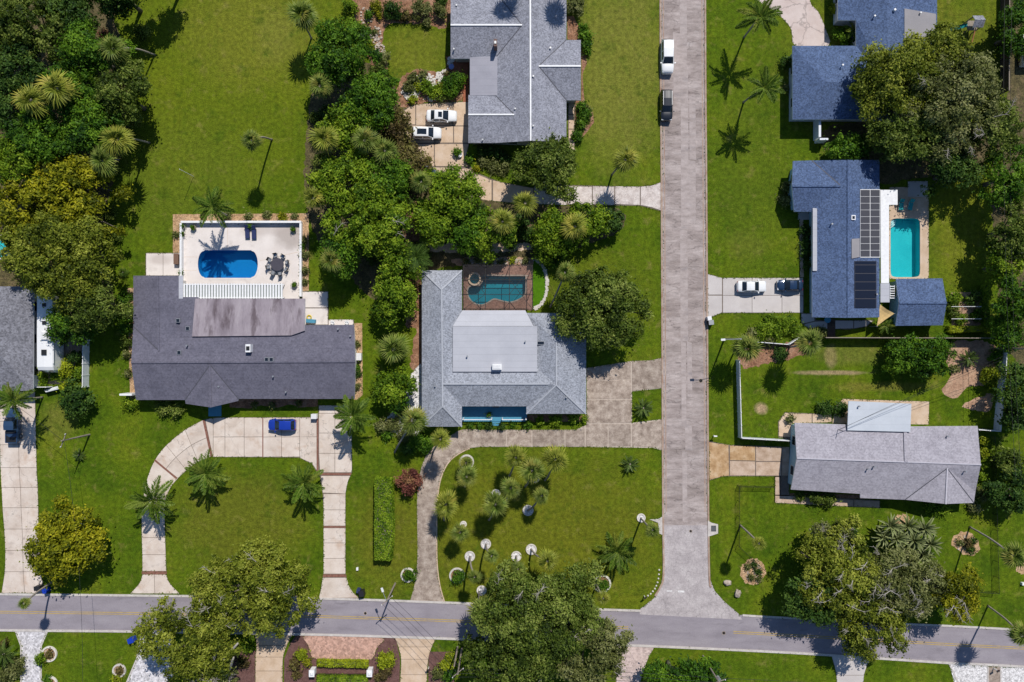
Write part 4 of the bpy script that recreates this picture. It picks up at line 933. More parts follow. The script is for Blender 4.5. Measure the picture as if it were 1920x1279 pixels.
# screened cage
cg = thing('pool_cage', 'dark bronze screened cage over the kidney pool', 'pool cage', P(933, 538), world=True)
zc = 2.75
def beam(a, c, w_=.11): MB().bar(P(*a), P(*c), w_, w_).obj('beam', Mt['metal_dark'], cg)
for x in (868.5, 910, 955, 998.5): beam((x, 497, zc), (x, 580, zc), .09)
for y in (497, 524, 552, 580): beam((868.5, y, zc+.0), (998.5, y, zc), .08)
for a, c in (((868.5, 497), (910, 552)), ((998.5, 580), (955, 524)), ((998.5, 497), (955, 552)), ((868.5, 580), (910, 552))): beam((*a, zc+.02), (*c, zc+.02), .06)
for x, y in ((868.5, 497), (910, 497), (955, 497), (998.5, 497), (998.5, 538), (998.5, 579), (868.5, 579)):
    q = P(x, y, zc); MB().box((q.x, q.y, zc/2), (.08, .08, zc)).obj('post', Mt['metal_dark'], cg)
b = MB(); b.prism(ccw([P(*q, zc+.06)[:2] for q in ((868, 497), (999, 497), (999, 580), (868, 580))]), None, zc+.06); b.obj('screen', Mt['screen'], cg)
# ------------------------------------------------------------------ fences
def fence(label, line, ht, style='vinyl', step=1.9):
    """line: pixel points of the fence's top edge"""
    pts = [P(x, y, ht) for x, y in line]
    f = thing('fence', label, 'fence', (pts[0].x, pts[0].y, 0), world=True)
    for a, c in zip(pts, pts[1:]):
        a = Vector((a.x, a.y, 0)); c = Vector((c.x, c.y, 0)); L_ = (c-a).length; n = max(1, round(L_/step)); d = (c-a)/n; ang = math.atan2(d.y, d.x)
        for k in range(n):
            p = a + d*k; q = p + d; m = (p+q)/2; l_ = d.length
            if style == 'vinyl':
                pn = MB().box((m.x, m.y, ht*.5-.02), (l_-.12, .05, ht-.22), ang).obj('panel', Mt['vinyl'], f)
                MB().box((m.x, m.y, ht-.08), (l_-.12, .10, .10), ang).obj('rail', Mt['white'], f)
                MB().box((p.x, p.y, ht/2+.03), (.13, .13, ht+.06), ang).obj('post', Mt['white'], f)
            elif style == 'wood':
                nb = max(1, int(l_/.17))
                for j in range(nb):
                    e = p + d*((j+.5)/nb); MB().box((e.x, e.y, ht/2 + random.uniform(-.03, .03)), (l_/nb-.015, .03, ht), ang).obj('board', Mt['wood_dark'], f)
                MB().box((m.x, m.y, ht+.03), (l_, .12, .04), ang).obj('cap_rail', Mt['wood_pole'], f)
            else:
                MB().tube([(p.x, p.y, 0), (p.x, p.y, ht+.05)], .035, 6).obj('post', Mt['metal_dark'], f)
                MB().tube([(p.x, p.y, ht), (q.x, q.y, ht)], .028, 6).obj('rail', Mt['metal_dark'], f)
                MB().add([(p.x, p.y, .03), (q.x, q.y, .03), (q.x, q.y, ht-.03), (p.x, p.y, ht-.03)], [(0, 1, 2, 3)]).obj('mesh_panel', Mt['chainlink'], f)
        if style == 'vinyl': MB().box((c.x, c.y, ht/2+.03), (.131, .131, ht+.06), ang).obj('post', Mt['white'], f)
    return f
fence('white vinyl fence with a corner, nearest the side street', [(1387, 676), (1391, 822), (1482, 827)], 1.8)
fence('white vinyl fence along the right side of the lilac grey house', [(1889, 646), (1887, 700), (1877, 809), (1836, 806)], 1.8)
fence('low white fence zigzagging above the mulch corner', [(1402, 640), (1480, 646), (1498, 634)], 1.2)
fence('weathered white vinyl fence near the motorhome', [(155, 638), (154, 726)], 1.8)
fence('short white vinyl fence below the motorhome', [(63, 726), (86, 726)], 1.5)
fence('dark wooden fence between the blue pool house and the lilac grey house', [(1548, 633), (1868, 634)], 1.8, 'wood')
fence('dark wooden fence at the top right corner', [(1893, -30), (1892, 170)], 2.0, 'wood')
fence('black chain link fence left of the lower right oak', [(1452, 914), (1387, 913), (1387, 1026), (1436, 1072)], 1.2, 'chain', 2.4)
fence('black chain link fence along the right edge of the lower right lawn', [(1866, 818), (1874, 1114), (1838, 1111)], 1.2, 'chain', 2.4)
gt = thing('gate_panel', 'leaning white gate panel below the motorhome', 'gate', P(97, 727), world=True)
MB().add([P(83, 731, .1), P(108, 724, .1), P(110, 729, 1.0), P(86, 735, 1.0)] + [P(83, 732, .05), P(108, 725, .05), P(110, 730, .95), P(86, 736, .95)], [(0, 1, 2, 3), (7, 6, 5, 4), (0, 4, 5, 1), (1, 5, 6, 2), (2, 6, 7, 3), (3, 7, 4, 0)]).obj('panel', Mt['vinyl'], gt)
MB().tube([P(83, 731, 0), P(86, 735, 1.1)], .05, 6).obj('post', Mt['white'], gt)
# boardwalk between blue house and fence
bw = sheet('boardwalk', [(1551, 598), (1566, 598), (1566, 632), (1551, 632)], .05, Mt['wood_dark'], .0, label='dark boardwalk below the slate blue house')
for k in range(8): MB().box(P(1558.5, 600 + k*4.2, .075), (1.2, .31, .05)).obj('board', Mt['wood_dark'], bw)

# ------------------------------------------------------------------ vehicles
def paint(name, col, met=0.): return plain(name, col, .3, met, .5, 1., var=.02)
CP = dict(white=paint('white_car_paint', (.78, .78, .77)), black=paint('black_car_paint', (.012, .014, .018)), blue=paint('bright_blue_car_paint', (.012, .045, .36), .2),
          navy=paint('navy_car_paint', (.012, .035, .085), .2), steel=paint('steel_blue_truck_paint', (.035, .075, .15), .3))
Mt['lampglass'] = plain('lamp_glass', (.55, .57, .6), .15); Mt['redlamp'] = plain('red_lamp', (.30, .01, .01), .25); Mt['rim'] = plain('alloy_rim', (.38, .38, .4), .3, .8)

def loft(stations, prof, mi=0):
    """stations: list of point rings"""
    V = []; F = []; n = len(stations[0])
    for s in stations: V += s
    for i in range(len(stations)-1):
        for k in range(n-1): F.append((i*n+k, i*n+k+1, (i+1)*n+k+1, (i+1)*n+k))
    F.append(tuple(range(n-1, -1, -1))); F.append(tuple(range((len(stations)-1)*n, len(stations)*n)))
    return V, F

def car(px, py, head, Ln, W, Ht, kind, pm, label, sunroof=None, rails=False, group=None):
    """car modelled along its own x axis (front +x); kind: sedan, suv, hatch, pickup"""
    q = P(px, py, Ht*.55); h = thing('parked_car' if kind != 'pickup' else 'pickup_truck', label, 'car' if kind != 'pickup' else 'truck', (q.x, q.y, .03), math.radians(head), group)
    hw = W/2; zs = .62*Ht if kind != 'sedan' else .63*Ht        # shoulder height
    # x fractions: tail, rear glass base, rear glass top, windscreen top, windscreen base, nose
    fx = dict(sedan=(.0, .13, .29, .54, .735), suv=(.0, .01, .09, .57, .75), hatch=(.0, .02, .13, .53, .745), pickup=(.0, .36, .39, .63, .74))[kind]
    X = lambda f: -Ln/2 + f*Ln
    rear_deck = dict(sedan=.66, suv=.64, hatch=.66, pickup=.56)[kind]*Ht; hood = dict(sedan=.60, suv=.64, hatch=.60, pickup=.62)[kind]*Ht
    def ring(x, w, zt, zb=.22):
        c = .10
        pts = [(x, -w*.92, zb), (x, -w, zb+.14), (x, -w, zt*.72), (x, -w*.96, zt-.10), (x, -w*.84, zt-.02), (x, -w*.45, zt+.015), (x, 0, zt+.025)]
        return pts + [(x, -p[1], p[2]) for p in reversed(pts[:-1])]
    st = []
    for f, wf, z in ((0, .78, rear_deck*.78), (.015, .88, rear_deck*.95), (.06, .96, rear_deck), (.16, 1., rear_deck), (.30, 1., zs), (.60, 1., zs), (.74, 1., (hood+zs)/2), (.80, .985, hood), (.92, .94, hood*.95), (.975, .84, hood*.86), (1., .70, hood*.66)):
        st.append(ring(X(f), hw*wf, z))
    V, F = loft(st, None); MB().add(V, F).obj('body', pm, h, True)
    # cabin: painted hull, glass panels just proud of it
    x0, x1, x2, x3 = X(fx[1]), X(fx[2]), X(fx[3]), X(fx[4]); wb = hw*.93; wt = hw*.76; zt = Ht; zb = zs-.06
    def cr(x, w, z, zl): return [(x, -w, zl), (x, -w, z-.07), (x, -w*.88, z-.01), (x, 0, z+.025), (x, w*.88, z-.01), (x, w, z-.07), (x, w, zl)]
    b = MB()
    hull = [[(x0, -wb, zb), (x0, wb, zb)], [(x1, -wt, zt-.06), (x1, wt, zt-.06)], [((x1+x2)/2, -wt*1.02, zt), ((x1+x2)/2, wt*1.02, zt)], [(x2, -wt*.98, zt-.05), (x2, wt*.98, zt-.05)], [(x3, -wb*.98, zb), (x3, wb*.98, zb)]]
    rings = []
    for (a, c) in hull:
        x = a[0]; w_ = c[1]; z = a[2]
        rings.append([(x, -w_, z-.03), (x, -w_*.9, z), (x, -w_*.45, z+.03), (x, 0, z+.04), (x, w_*.45, z+.03), (x, w_*.9, z), (x, w_, z-.03)])
    V = [p for r in rings for p in r]; F = []
    for i in range(4):
        for k in range(6): F.append((i*7+k, (i+1)*7+k, (i+1)*7+k+1, i*7+k+1))
    nV = len(V)
    for side in (0, 6):          # side walls down to the shoulder
        ids = [i*7+side for i in range(5)]
        for i in range(1, 4): V.append((V[ids[i]][0], (-1 if side == 0 else 1)*wb, zb))
        k0 = len(V)-3
        base = [ids[0], k0, k0+1, k0+2, ids[4]]
        for i in range(4):
            f_ = (base[i], base[i+1], ids[i+1], ids[i])
            f_ = tuple(dict.fromkeys(f_))
            if len(f_) >= 3: F.append(f_ if side == 0 else f_[::-1])
    MB().add(V, F).obj('cabin', pm, h, False)
    def pane(nm, a, c, off):
        """glass between two hull stations, inset from the pillars"""
        ra, rc = rings[a], rings[c]; o = Vector(off); pts = []
        for r_, t in ((ra, .08), (rc, .08)):
            pass
        rows = []
        for t in (.07, .93):
            rows.append([Vector(ra[k]).lerp(Vector(rc[k]), t) for k in range(7)])
        rows = [[r[0].lerp(r[3], .10)] + r[1:6] + [r[6].lerp(r[3], .10)] for r in rows]
        V = [p + o for r in rows for p in r]; MB().add(V, [(k, 7+k, 8+k, k+1) for k in range(6)]).obj(nm, Mt['glass'], h, True)
    pane('windscreen', 3, 4, (.012, 0, .014)); pane('rear_window', 0, 1, (-.012, 0, .014))
    for s in (-1, 1):
        for (fa, fb) in ((.10, .50), (.54, .92)) if kind != 'pickup' else ((.10, .92),):
            xa = x0 + (x3-x0)*(fa*.86+.07); xb = x0 + (x3-x0)*(fb*.86+.05)
            def zat(x, low): return zs + .03 if low else min(zt-.12, zs + .03 + (zt-zs-.12)*min(1, max(.15, min((x-x0)/(x1-x0+1e-3), (x3-x)/(x3-x2+1e-3)))))
            def yat(z): return s*(wb + (wt-wb)*(z-zb)/(zt-zb) + .014)
            q4 = [(xa, zat(xa, 1)), (xb, zat(xb, 1)), (xb, zat(xb, 0)), (xa, zat(xa, 0))]
            MB().add([(x, yat(z), z) for x, z in q4], [(0, 1, 2, 3)]).obj('side_window', Mt['glass'], h)
        MB().box((X(fx[4])-.15, s*(hw+.09), zs+.10), (.16, .22, .14)).obj('mirror', pm, h)
        for fxx in (.19, .81):
            wv = MB(); xx = X(fxx); r = .34 if kind in ('sedan', 'hatch') else .38
            pts = [(xx, s*(hw-.22), r), (xx, s*(hw+.005), r)]; wo = wv.tube(pts, r, 14).obj('wheel', Mt['tyre'], h)
            MB().tube([(xx, s*(hw-.05), r), (xx, s*(hw+.014), r)], r*.62, 12).obj('rim', Mt['rim'], wo)
        MB().box((X(.965), s*hw*.66, hood*.80), (.16, .34, .13)).obj('headlight', Mt['lampglass'], h)
        MB().box((X(.012), s*hw*.72, rear_deck*.80), (.10, .26, .14)).obj('tail_light', Mt['redlamp'], h)
        if rails: MB().bar((x1+.1, s*wt*.93, zt+.03), (x2-.1, s*wt*.93, zt+.03), .05, .05).obj('roof_rail', Mt['metal'], h)
    if sunroof:
        f0, f1 = sunroof; xa = x1 + (x2-x1)*f0; xb = x1 + (x2-x1)*f1
        MB().box(((xa+xb)/2, 0, zt+.035), (xb-xa, wt*1.15, .03)).obj('sunroof', Mt['glass'], h)
    MB().box((X(.985), 0, .42), (.08, W*.62, .12)).obj('bumper', Mt['black'], h)
    if kind == 'pickup':
        xb0, xb1 = X(.02), X(.345)
        MB().box(((xb0+xb1)/2, 0, rear_deck+.02), (xb1-xb0-.1, W*.80, .03)).obj('cargo_bed', Mt['black'], h)
        for s in (-1, 1): MB().box(((xb0+xb1)/2, s*W*.44, rear_deck+.07), (xb1-xb0, .12, .12)).obj('bed_rail', pm, h)
        MB().box((xb0, 0, rear_deck+.07), (.1, W*.86, .12)).obj('tailgate', pm, h)
        bx = MB().box((X(.32), 0, rear_deck+.15), (.4, W*.78, .25)).obj('tool_box', Mt['black'], h)
    return h
car(1252, 105, -90, 5.3, 1.98, 1.8, 'suv', CP['white'], 'large white vehicle parked on the side street')
car(1250, 197, -90, 4.85, 1.9, 1.7, 'suv', CP['black'], 'black vehicle parked behind the white one on the side street', None, True)
car(828, 217, -1, 4.75, 1.85, 1.45, 'sedan', CP['white'], 'white sedan with small sunroof, nearer the rock garden on the tan driveway', (.45, .95))
car(799.5, 249, -1, 4.65, 1.88, 1.6, 'suv', CP['white'], 'white car with a large dark sunroof on the tan driveway', (.25, .9))
car(1410, 537, 0, 4.55, 1.8, 1.45, 'sedan', CP['white'], 'white sedan on the driveway of the solar panel house')
car(1481, 535, 180, 3.95, 1.72, 1.42, 'sedan', CP['navy'], 'dark navy car at the garage of the solar panel house')
car(528, 797, 180, 4.3, 1.8, 1.5, 'hatch', CP['blue'], 'bright blue hatchback on the crescent driveway')
car(22, 798, 90, 5.5, 1.95, 1.85, 'pickup', CP['steel'], 'dark blue pickup truck on the far left driveway')
car(808, 326, 150, 4.4, 1.8, 1.45, 'sedan', CP['navy'], 'navy car almost hidden under trees on the tan driveway')
car(1928, 92, 90, 5.0, 1.95, 2.0, 'suv', CP['white'], 'white vehicle cut off by the right edge')

# motorhome
q = P(86, 625, 2.8); rv = thing('motorhome', 'long white motorhome parked beside the left edge house', 'motorhome', (q.x, q.y, 0))
st = []
for y, w_, zt in ((6.0, 1.18, 2.9), (5.85, 1.24, 3.1), (0, 1.25, 3.15), (-5.1, 1.25, 3.12), (-5.6, 1.2, 2.9), (-5.9, 1.05, 2.3), (-6.05, .85, 1.5)):
    pts = [(-w_, y, .45), (-w_*1.02, y, 1.2), (-w_, y, zt-.18), (-w_*.93, y, zt-.04), (0, y, zt+.05)]; st.append(pts + [(-p[0], p[1], p[2]) for p in reversed(pts[:-1])])
V, F = loft(st, None); MB().add(V, [f[::-1] for f in F]).obj('body', CP['white'], rv)
for y, s_ in ((-2.9, .75), (1.6, .5), (4.3, .5)):
    o = MB().box((.0, y, 3.24), (s_, s_*1.1, .14)).obj('roof_hatch', Mt['black'], rv)
MB().box((.1, -.4, 3.33), (.9, 1.1, .3)).obj('air_conditioner', Mt['trim'], rv)
MB().add([(-1.02, -5.62, 2.86), (1.02, -5.62, 2.86), (.9, -5.93, 2.28), (-.9, -5.93, 2.28)], [(3, 2, 1, 0)]).obj('windscreen', Mt['glass'], rv)
for x in (-1.12, 1.12):
    for y in (-4., 3.2, 4.1): 
        wo = MB().tube([(x-.12, y, .45), (x+.12, y, .45)], .45, 12).obj('wheel', Mt['tyre'], rv)
MB().tube([(1.3, -4.6, 3.05), (1.3, 4.4, 3.05)], .09, 8).obj('awning_roll', Mt['trim'], rv)

# ------------------------------------------------------------------ poles and wires
def upole(base, hgt, label, arm=None, lean=(0, 0), lamp=None, trans=False, name='utility_pole'):
    q = P(*base); t = thing(name, label, 'utility pole' if name == 'utility_pole' else 'street lamp', (q.x, q.y, 0))
    top = (lean[0], lean[1], hgt); MB().tube([(0, 0, 0), (lean[0]*.5, lean[1]*.5, hgt*.5), top], [.16, .13, .10], 8).obj('pole', Mt['wood_pole'] if name == 'utility_pole' else Mt['metal'], t)
    if arm:
        a = math.radians(arm); d = Vector((math.cos(a), math.sin(a), 0)); c = Vector((lean[0], lean[1], hgt-.5))
        cr_ = MB().bar(c - d*1.1, c + d*1.1, .1, .12).obj('crossarm', Mt['wood_pole'], t)
        for s in (-1, 0, 1): 
            ins = MB().lathe(tuple(c + d*s + Vector((0, 0, .06))), [(.05, 0), (.08, .08), (.05, .2)], 8).obj('insulator', Mt['trim'], t)
    if trans: MB().tube([(lean[0]+.3, lean[1], hgt-1.9), (lean[0]+.3, lean[1], hgt-1.0)], .24, 10).obj('transformer', Mt['metal'], t)
    if lamp:
        d = Vector(lamp); c = Vector((lean[0], lean[1], hgt-.15)); MB().tube([c, c + d*.6 + Vector((0, 0, .25)), c + d + Vector((0, 0, .2))], .045, 6).obj('lamp_arm', Mt['metal'], t)
        e = c + d + Vector((0, 0, .2)); MB().box(tuple(e), (.62, .3, .14), math.atan2(d.y, d.x)).obj('lamp_head', Mt['trim'], t)
    return Vector((q.x + lean[0], q.y + lean[1], hgt))
p_street = upole((1358, 636), 8.0, 'slim street lamp leaning its arm over the side street', lamp=(-2.6, -.1, 0), name='street_lamp')
p_left = upole((168, 815), 6.9, 'lone utility pole on the lawn right of the far left driveway', arm=70)
p_road = upole((741, 1094), 7.6, 'utility pole with a lamp beside the main road, below the clipped hedge', arm=40, lamp=(-.6, 1.7, 0))
p_s1 = upole((866, 1216), 8.5, 'utility pole in the bed below the main road beside the big lower oak', arm=40)
p_s2 = upole((858, 1213), 6.5, 'bracing pole beside the utility pole below the main road')
p_s3 = upole((1318, 1230), 8.8, 'steel-topped utility pole below the junction', arm=20, trans=True)
p_r = upole((1862, 653), 8.0, 'utility pole by the right white fence', arm=80)
def wire(a, c, sag, label, r=.022):
    a = Vector(a); c = Vector(c); pts = [a.lerp(c, t/14) - Vector((0, 0, sag*4*(t/14)*(1-t/14))) for t in range(15)]
    o = MB().tube(pts, r, 5).obj('power_line', Mt['black']); tag(o, label, 'power line', 'overhead power lines')
for k, (d, nm) in enumerate(((-.8, 'lower left'), (0, 'middle'), (.8, 'upper right'))):
    wire(p_road + Vector((d*.77, d*.64, -.2)), p_s1 + Vector((d*.77, d*.64, -.2)), .6, nm + ' strand of the thin power line crossing the main road below the clipped hedge')
    wire(p_s1 + Vector((d*.77, d*.64, -.2)), p_s3 + Vector((d*.5, d*.8, -.2)), .9, nm + ' strand of the thin power line running beside the main road at the bottom')
    wire(p_s3 + Vector((d*.5, d*.8, -.2)), P(1990, 1330, 8.5) + Vector((d*.2, d, 0)), .9, nm + ' strand of the thin power line leaving the frame at the bottom right')
wire(p_r + Vector((0, 0, -.3)), P(1572, 806, 4.7), .5, 'service wire to the mast of the lilac grey house'); wire(p_r + Vector((0, .5, -.3)), P(1574, 806, 4.5), .7, 'lower service wire to the mast of the lilac grey house')
wire(p_left + Vector((0, 0, -.3)), P(-60, 700, 6.5), .5, 'power line from the lone lawn pole to the left edge')
wire(p_left + Vector((.2, 0, -.3)), P(155, 1290, 8.0), 1.2, 'power line from the lone lawn pole down over the main road')
wire(P(1885, -60, 8), P(1905, 900, 8), 1.2, 'power line down the right edge, left one'); wire(P(1899, -60, 8), P(1915, 900, 8), 1.2, 'power line down the right edge, right one')
q = P(363, 331); t = thing('flagpole', 'thin white pole on the upper left lawn', 'pole', (q.x, q.y, 0)); MB().tube([(0, 0, 0), (0, 0, 4.6)], .035, 6).obj('pole', Mt['white'], t); MB().lathe((0, 0, 4.6), [(.05, 0), (.07, .05), (.03, .12)], 8).obj('finial', Mt['white'], t)

# ------------------------------------------------------------------ patio furniture
q = P(523, 497); t = thing('patio_table', 'round dark table ringed by chairs on the white pool deck', 'table', (q.x, q.y, .05))
MB().lathe((0, 0, .70), [(1.0, 0), (1.02, .03), (1.0, .05)], 24).obj('table_top', plain('slate_table_top', (.07, .065, .08), .35), t)
MB().lathe((0, 0, 0), [(.35, 0), (.32, .05), (.08, .1), (.07, .7)], 12).obj('pedestal', Mt['metal_dark'], t)
chm = [MB().box((0, 0, .42), (.5, .5, .06)).mesh('seat', Mt['metal']), MB().box((.24, 0, .70), (.05, .5, .5)).mesh('backrest', Mt['metal_dark']), MB().tube([(0, 0, 0), (0, 0, .4)], .022, 6).mesh('leg', Mt['metal_dark']), MB().box((0, 0, .62), (.46, .04, .03)).mesh('armrest', Mt['metal_dark'])]
wh = ['right', 'upper right', 'upper', 'upper left', 'left', 'lower left', 'lower', 'lower right']
for k in range(8):
    a = k*math.pi/4 + .25; t = thing('patio_chair', 'metal patio chair on the %s side of the round dark table' % wh[k], 'chair', (q.x + 1.5*math.cos(a), q.y + 1.5*math.sin(a), .05), a, 'chairs around the round patio table')
    t.scale = (1.15, 1.15, 1.1); inst('seat', chm[0], t); inst('backrest', chm[1], t)
    for x in (-.22, .22):
        for y in (-.22, .22): inst('leg', chm[2], t, (x, y, 0))
    for y in (-.25, .25): inst('armrest', chm[3], t, (0, y, 0))
def lounger(px, py, rot, mat, frame, label, Ln=2.0, W=.66):
    q = P(px, py, .4); t = thing('sun_lounger', label, 'lounger', (q.x, q.y, .05), math.radians(rot))
    MB().box((-.25, 0, .34), (Ln*.68, W, .10)).obj('seat_pad', mat, t)
    MB().add([(.42, -W/2, .30), (.42, W/2, .30), (Ln/2, W/2, .72), (Ln/2, -W/2, .72), (.38, -W/2, .40), (.38, W/2, .40), (Ln/2-.06, W/2, .80), (Ln/2-.06, -W/2, .80)], [(3, 2, 1, 0), (4, 5, 6, 7), (0, 1, 5, 4), (1, 2, 6, 5), (2, 3, 7, 6), (3, 0, 4, 7)]).obj('backrest', mat, t)
    for x in (-.8, .3):
        for y in (-W/2+.05, W/2-.05): MB().box((x, y, .15), (.05, .05, .30)).obj('leg', frame, t)
    for y in (-W/2-.02, W/2+.02): MB().box((-.2, y, .27), (Ln*.75, .04, .05)).obj('side_rail', frame, t)
    return t
lounger(463.5, 435, 92, Mt['navy'], Mt['black'], 'navy sun lounger on the white deck, left of the pair', 2.1)
lounger(476, 436, 91, Mt['navy'], Mt['black'], 'navy sun lounger on the white deck, right of the pair', 2.1)
lounger(1690, 384, 86, Mt['tealcush'], Mt['white'], 'teal sun lounger above the turquoise pool, left of the pair', 1.7)
lounger(1708, 384, 78, Mt['tealcush'], Mt['white'], 'teal sun lounger above the turquoise pool, right of the pair', 1.7)

# playset top right
q = P(1812, 55); ps = thing('playset', 'wooden playset with grey roof and teal slide at the top right', 'playset', (q.x, q.y, 0))
b, _t = roof_mesh([[Vector((-.8, -.9, 2.7)), Vector((.8, -.9, 2.7)), Vector((.8, 0, 3.3)), Vector((-.8, 0, 3.3))], [Vector((-.8, 0, 3.3)), Vector((.8, 0, 3.3)), Vector((.8, .9, 2.7)), Vector((-.8, .9, 2.7))]], None, .08); b.obj('roof', [Mt['roofC'], Mt['trim']], ps)
for x in (-.7, .7):
    for y in (-.7, .7): MB().box((x, y, 1.4), (.12, .12, 2.8)).obj('post', Mt['wood_pole'], ps)
MB().box((0, 0, 1.3), (1.5, 1.5, .1)).obj('platform', Mt['wood_pole'], ps)
V = []; 
for k in range(9):
    t = k/8; x = -.75 - 3.0*t; z = 1.35*(1-t)**1.4 + .08; V += [(x, -.30-.35*t, z+.22), (x, -.25-.35*t, z), (x, .25-.35*t, z), (x, .30-.35*t, z+.22)]
MB().add(V, [(k*4+j, k*4+j+1, k*4+j+5, k*4+j+4) for k in range(8) for j in range(3)]).obj('slide', plain('teal_slide', (.01, .23, .22), .35), ps)
MB().bar((0, -.8, 2.2), (-.6, -3.0, 2.2), .1, .12).obj('swing_beam', Mt['redbrick'], ps)
for x in (-.3, -.9): MB().bar((x, -3.0, 0), (-.6, -3.0, 2.2), .09, .09).obj('swing_leg', Mt['redbrick'], ps)
for k in range(3): MB().box((-.25 - .14*k, -1.5-.35*k, 1.3), (.02, .02, 1.7)).obj('rope', Mt['black'], ps)

# air conditioners, bins, boxes
def boxthing(name, px, py, size, mat, label, cat, rot=0., lid=None, group=None):
    q = P(px, py, size[2]*.8); t = thing(name, label, cat, (q.x, q.y, 0), rot, group)
    MB().box((0, 0, size[2]/2), size, taper=.94).obj('body', mat, t)
    MB().box((0, .02, size[2]+.03), (size[0]*1.02, size[1]*1.02, .07)).obj('lid', lid or mat, t)
    return t
boxthing('air_conditioner', 673, 669, (.75, 1.1, .8), Mt['white'], 'white air conditioner right of the charcoal house', 'air conditioner', lid=Mt['trim'])
boxthing('planter_box', 589, 781, (.85, .75, .9), Mt['white'], 'white box at the brick line of the crescent driveway', 'box', lid=Mt['trim'])
boxthing('storage_box', 331, 486, (.75, 1.6, .7), plain('brown_box', (.16, .09, .06), .7), 'brown box left of the walled deck', 'box')
boxthing('trash_bin', 71, 1103, (.9, .7, 1.05), Mt['black'], 'dark trash bin at the mouth of the far left driveway', 'bin', .1)
boxthing('trash_bin', 85, 1108, (.65, .7, 1.0), Mt['blueplastic'], 'blue trash bin at the mouth of the far left driveway', 'bin', .3)
boxthing('trash_bin', 678, 1113, (.75, .9, 1.05), Mt['black'], 'dark trash bin at the right mouth of the crescent driveway', 'bin', .2)
boxthing('trash_bin', 672, 1108, (.55, .6, .8), Mt['navy'], 'small navy bin beside the dark one by the crescent driveway', 'bin', -.2)
boxthing('trash_bin', 246, 1201, (.9, .75, 1.0), Mt['blueplastic'], 'blue trash bin on the grass below the main road', 'bin', .3)
boxthing('trash_bin', 1330, 597, (.6, .6, .9), Mt['white'], 'white bin at the corner of the solar house driveway', 'bin', .2)
boxthing('trash_bin', 1333, 605, (.75, .7, .95), Mt['metal_dark'], 'dark bin at the corner of the solar house driveway', 'bin', .1, Mt['metal'])
boxthing('utility_box', 670, 1067, (.3, .45, .3), Mt['white'], 'small white box on the lawn right of the crescent driveway', 'box')
boxthing('utility_box', 1919, 1095, (.5, .4, .4), Mt['white'], 'small white box at the right edge lawn', 'box')
boxthing('storage_box', 583, 602, (.55, 1.4, .6), Mt['porch'], 'blue box on the small right patio of the charcoal house', 'box', 1.5)
def mailbox(px, py, label, mat, rot=0.):
    q = P(px, py, 1.0); t = thing('mailbox', label, 'mailbox', (q.x, q.y, 0), rot); MB().box((0, 0, .5), (.1, .1, 1.0)).obj('post', Mt['white'], t)
    b = MB(); V = []
    for x in (-.25, .25): V += [(x, .11*math.cos(a), 1.12 + .13*math.sin(a)) for a in [math.pi*k/6 for k in range(7)]] + [(x, -.11, 1.0), (x, .11, 1.0)]
    b.add(V, [(i, (i+1) % 9, 9+(i+1) % 9, 9+i) for i in range(9)] + [tuple(range(9)), tuple(range(17, 8, -1))]); b.obj('box', mat, t); MB().box((.1, .14, 1.15), (.05, .02, .16)).obj('flag', Mt['redlamp'], t)
mailbox(1341, 818, 'white mailbox at the rust stained driveway', Mt['white']); mailbox(1210, 1121, 'dark mailbox beside the row of white stones', Mt['metal_dark'], .5)
mailbox(803, 1256, 'dark mailbox right of the lower concrete drive', Mt['metal_dark'], .2); mailbox(1871, 1258, 'black mailbox on the grey path in the gravel', Mt['black'], .5)
# gate pillars and fence below the forecourt
for px, lab in ((585, 'white stone gate pillar left of the low hedge below the forecourt'), (693, 'white stone gate pillar right of the low hedge below the forecourt')):
    q = P(px, 1262, 1.2); t = thing('gate_pillar', lab, 'pillar', (q.x, q.y, 0)); MB().box((0, 0, .65), (.7, .9, 1.3)).obj('shaft', Mt['white'], t); MB().box((0, 0, 1.36), (.85, 1.05, .12)).obj('cap', Mt['white'], t); MB().box((0, 0, 1.50), (.5, .6, .16), taper=.5).obj('finial', Mt['white'], t)
ft = thing('railing', 'dark metal railing between the two white gate pillars', 'railing', P(640, 1264), world=True)
for z in (.3, 1.1): MB().bar(P(591, 1264, z), P(688, 1264, z), .04, .05).obj('rail', Mt['metal_dark'], ft)
for k in range(33): MB().box((*P(592 + k*3, 1264, .7)[:2], .7), (.025, .025, .8)).obj('bar', Mt['metal_dark'], ft)
# pots on the white deck
def pot(px, py, r, label, col='stone', plant=True, group=None):
    q = P(px, py); t = thing('flower_pot', label, 'pot', (q.x, q.y, .03)); MB().lathe((0, 0, 0), [(r*.6, 0), (r*.95, .4), (r, .5), (r*.85, .5), (r*.8, .42)], 14).obj('bowl', Mt[col], t)
    return t
# kitchen garden frames
for k, (y, lab) in enumerate(((575, 'upper white pipe frame in the kitchen garden'), (598, 'lower white pipe frame in the kitchen garden'))):
    t = thing('garden_arch', lab, 'arch', P(1810, y), world=True)
    MB().tube([P(1784, y, 0), P(1784, y, 1.5), P(1840, y, 1.5), P(1840, y, 0)], .04, 6).obj('hoop', Mt['white'], t); MB().tube([P(1811, y, 0), P(1811, y, 1.5)], .03, 6).obj('prop', Mt['white'], t)
t = thing('garden_table', 'round blue patio table below the solar house roof', 'table', P(1548, 600, 0)); MB().lathe((0, 0, .68), [(.5, 0), (.5, .05)], 16).obj('table_top', Mt['porch'], t); MB().lathe((0, 0, 0), [(.25, 0), (.05, .1), (.05, .68)], 8).obj('pedestal', Mt['metal'], t)
t = thing('pool_float', 'yellow ring float on the small right patio of the charcoal house', 'pool float', P(580, 595, .05)); V = []; F = []
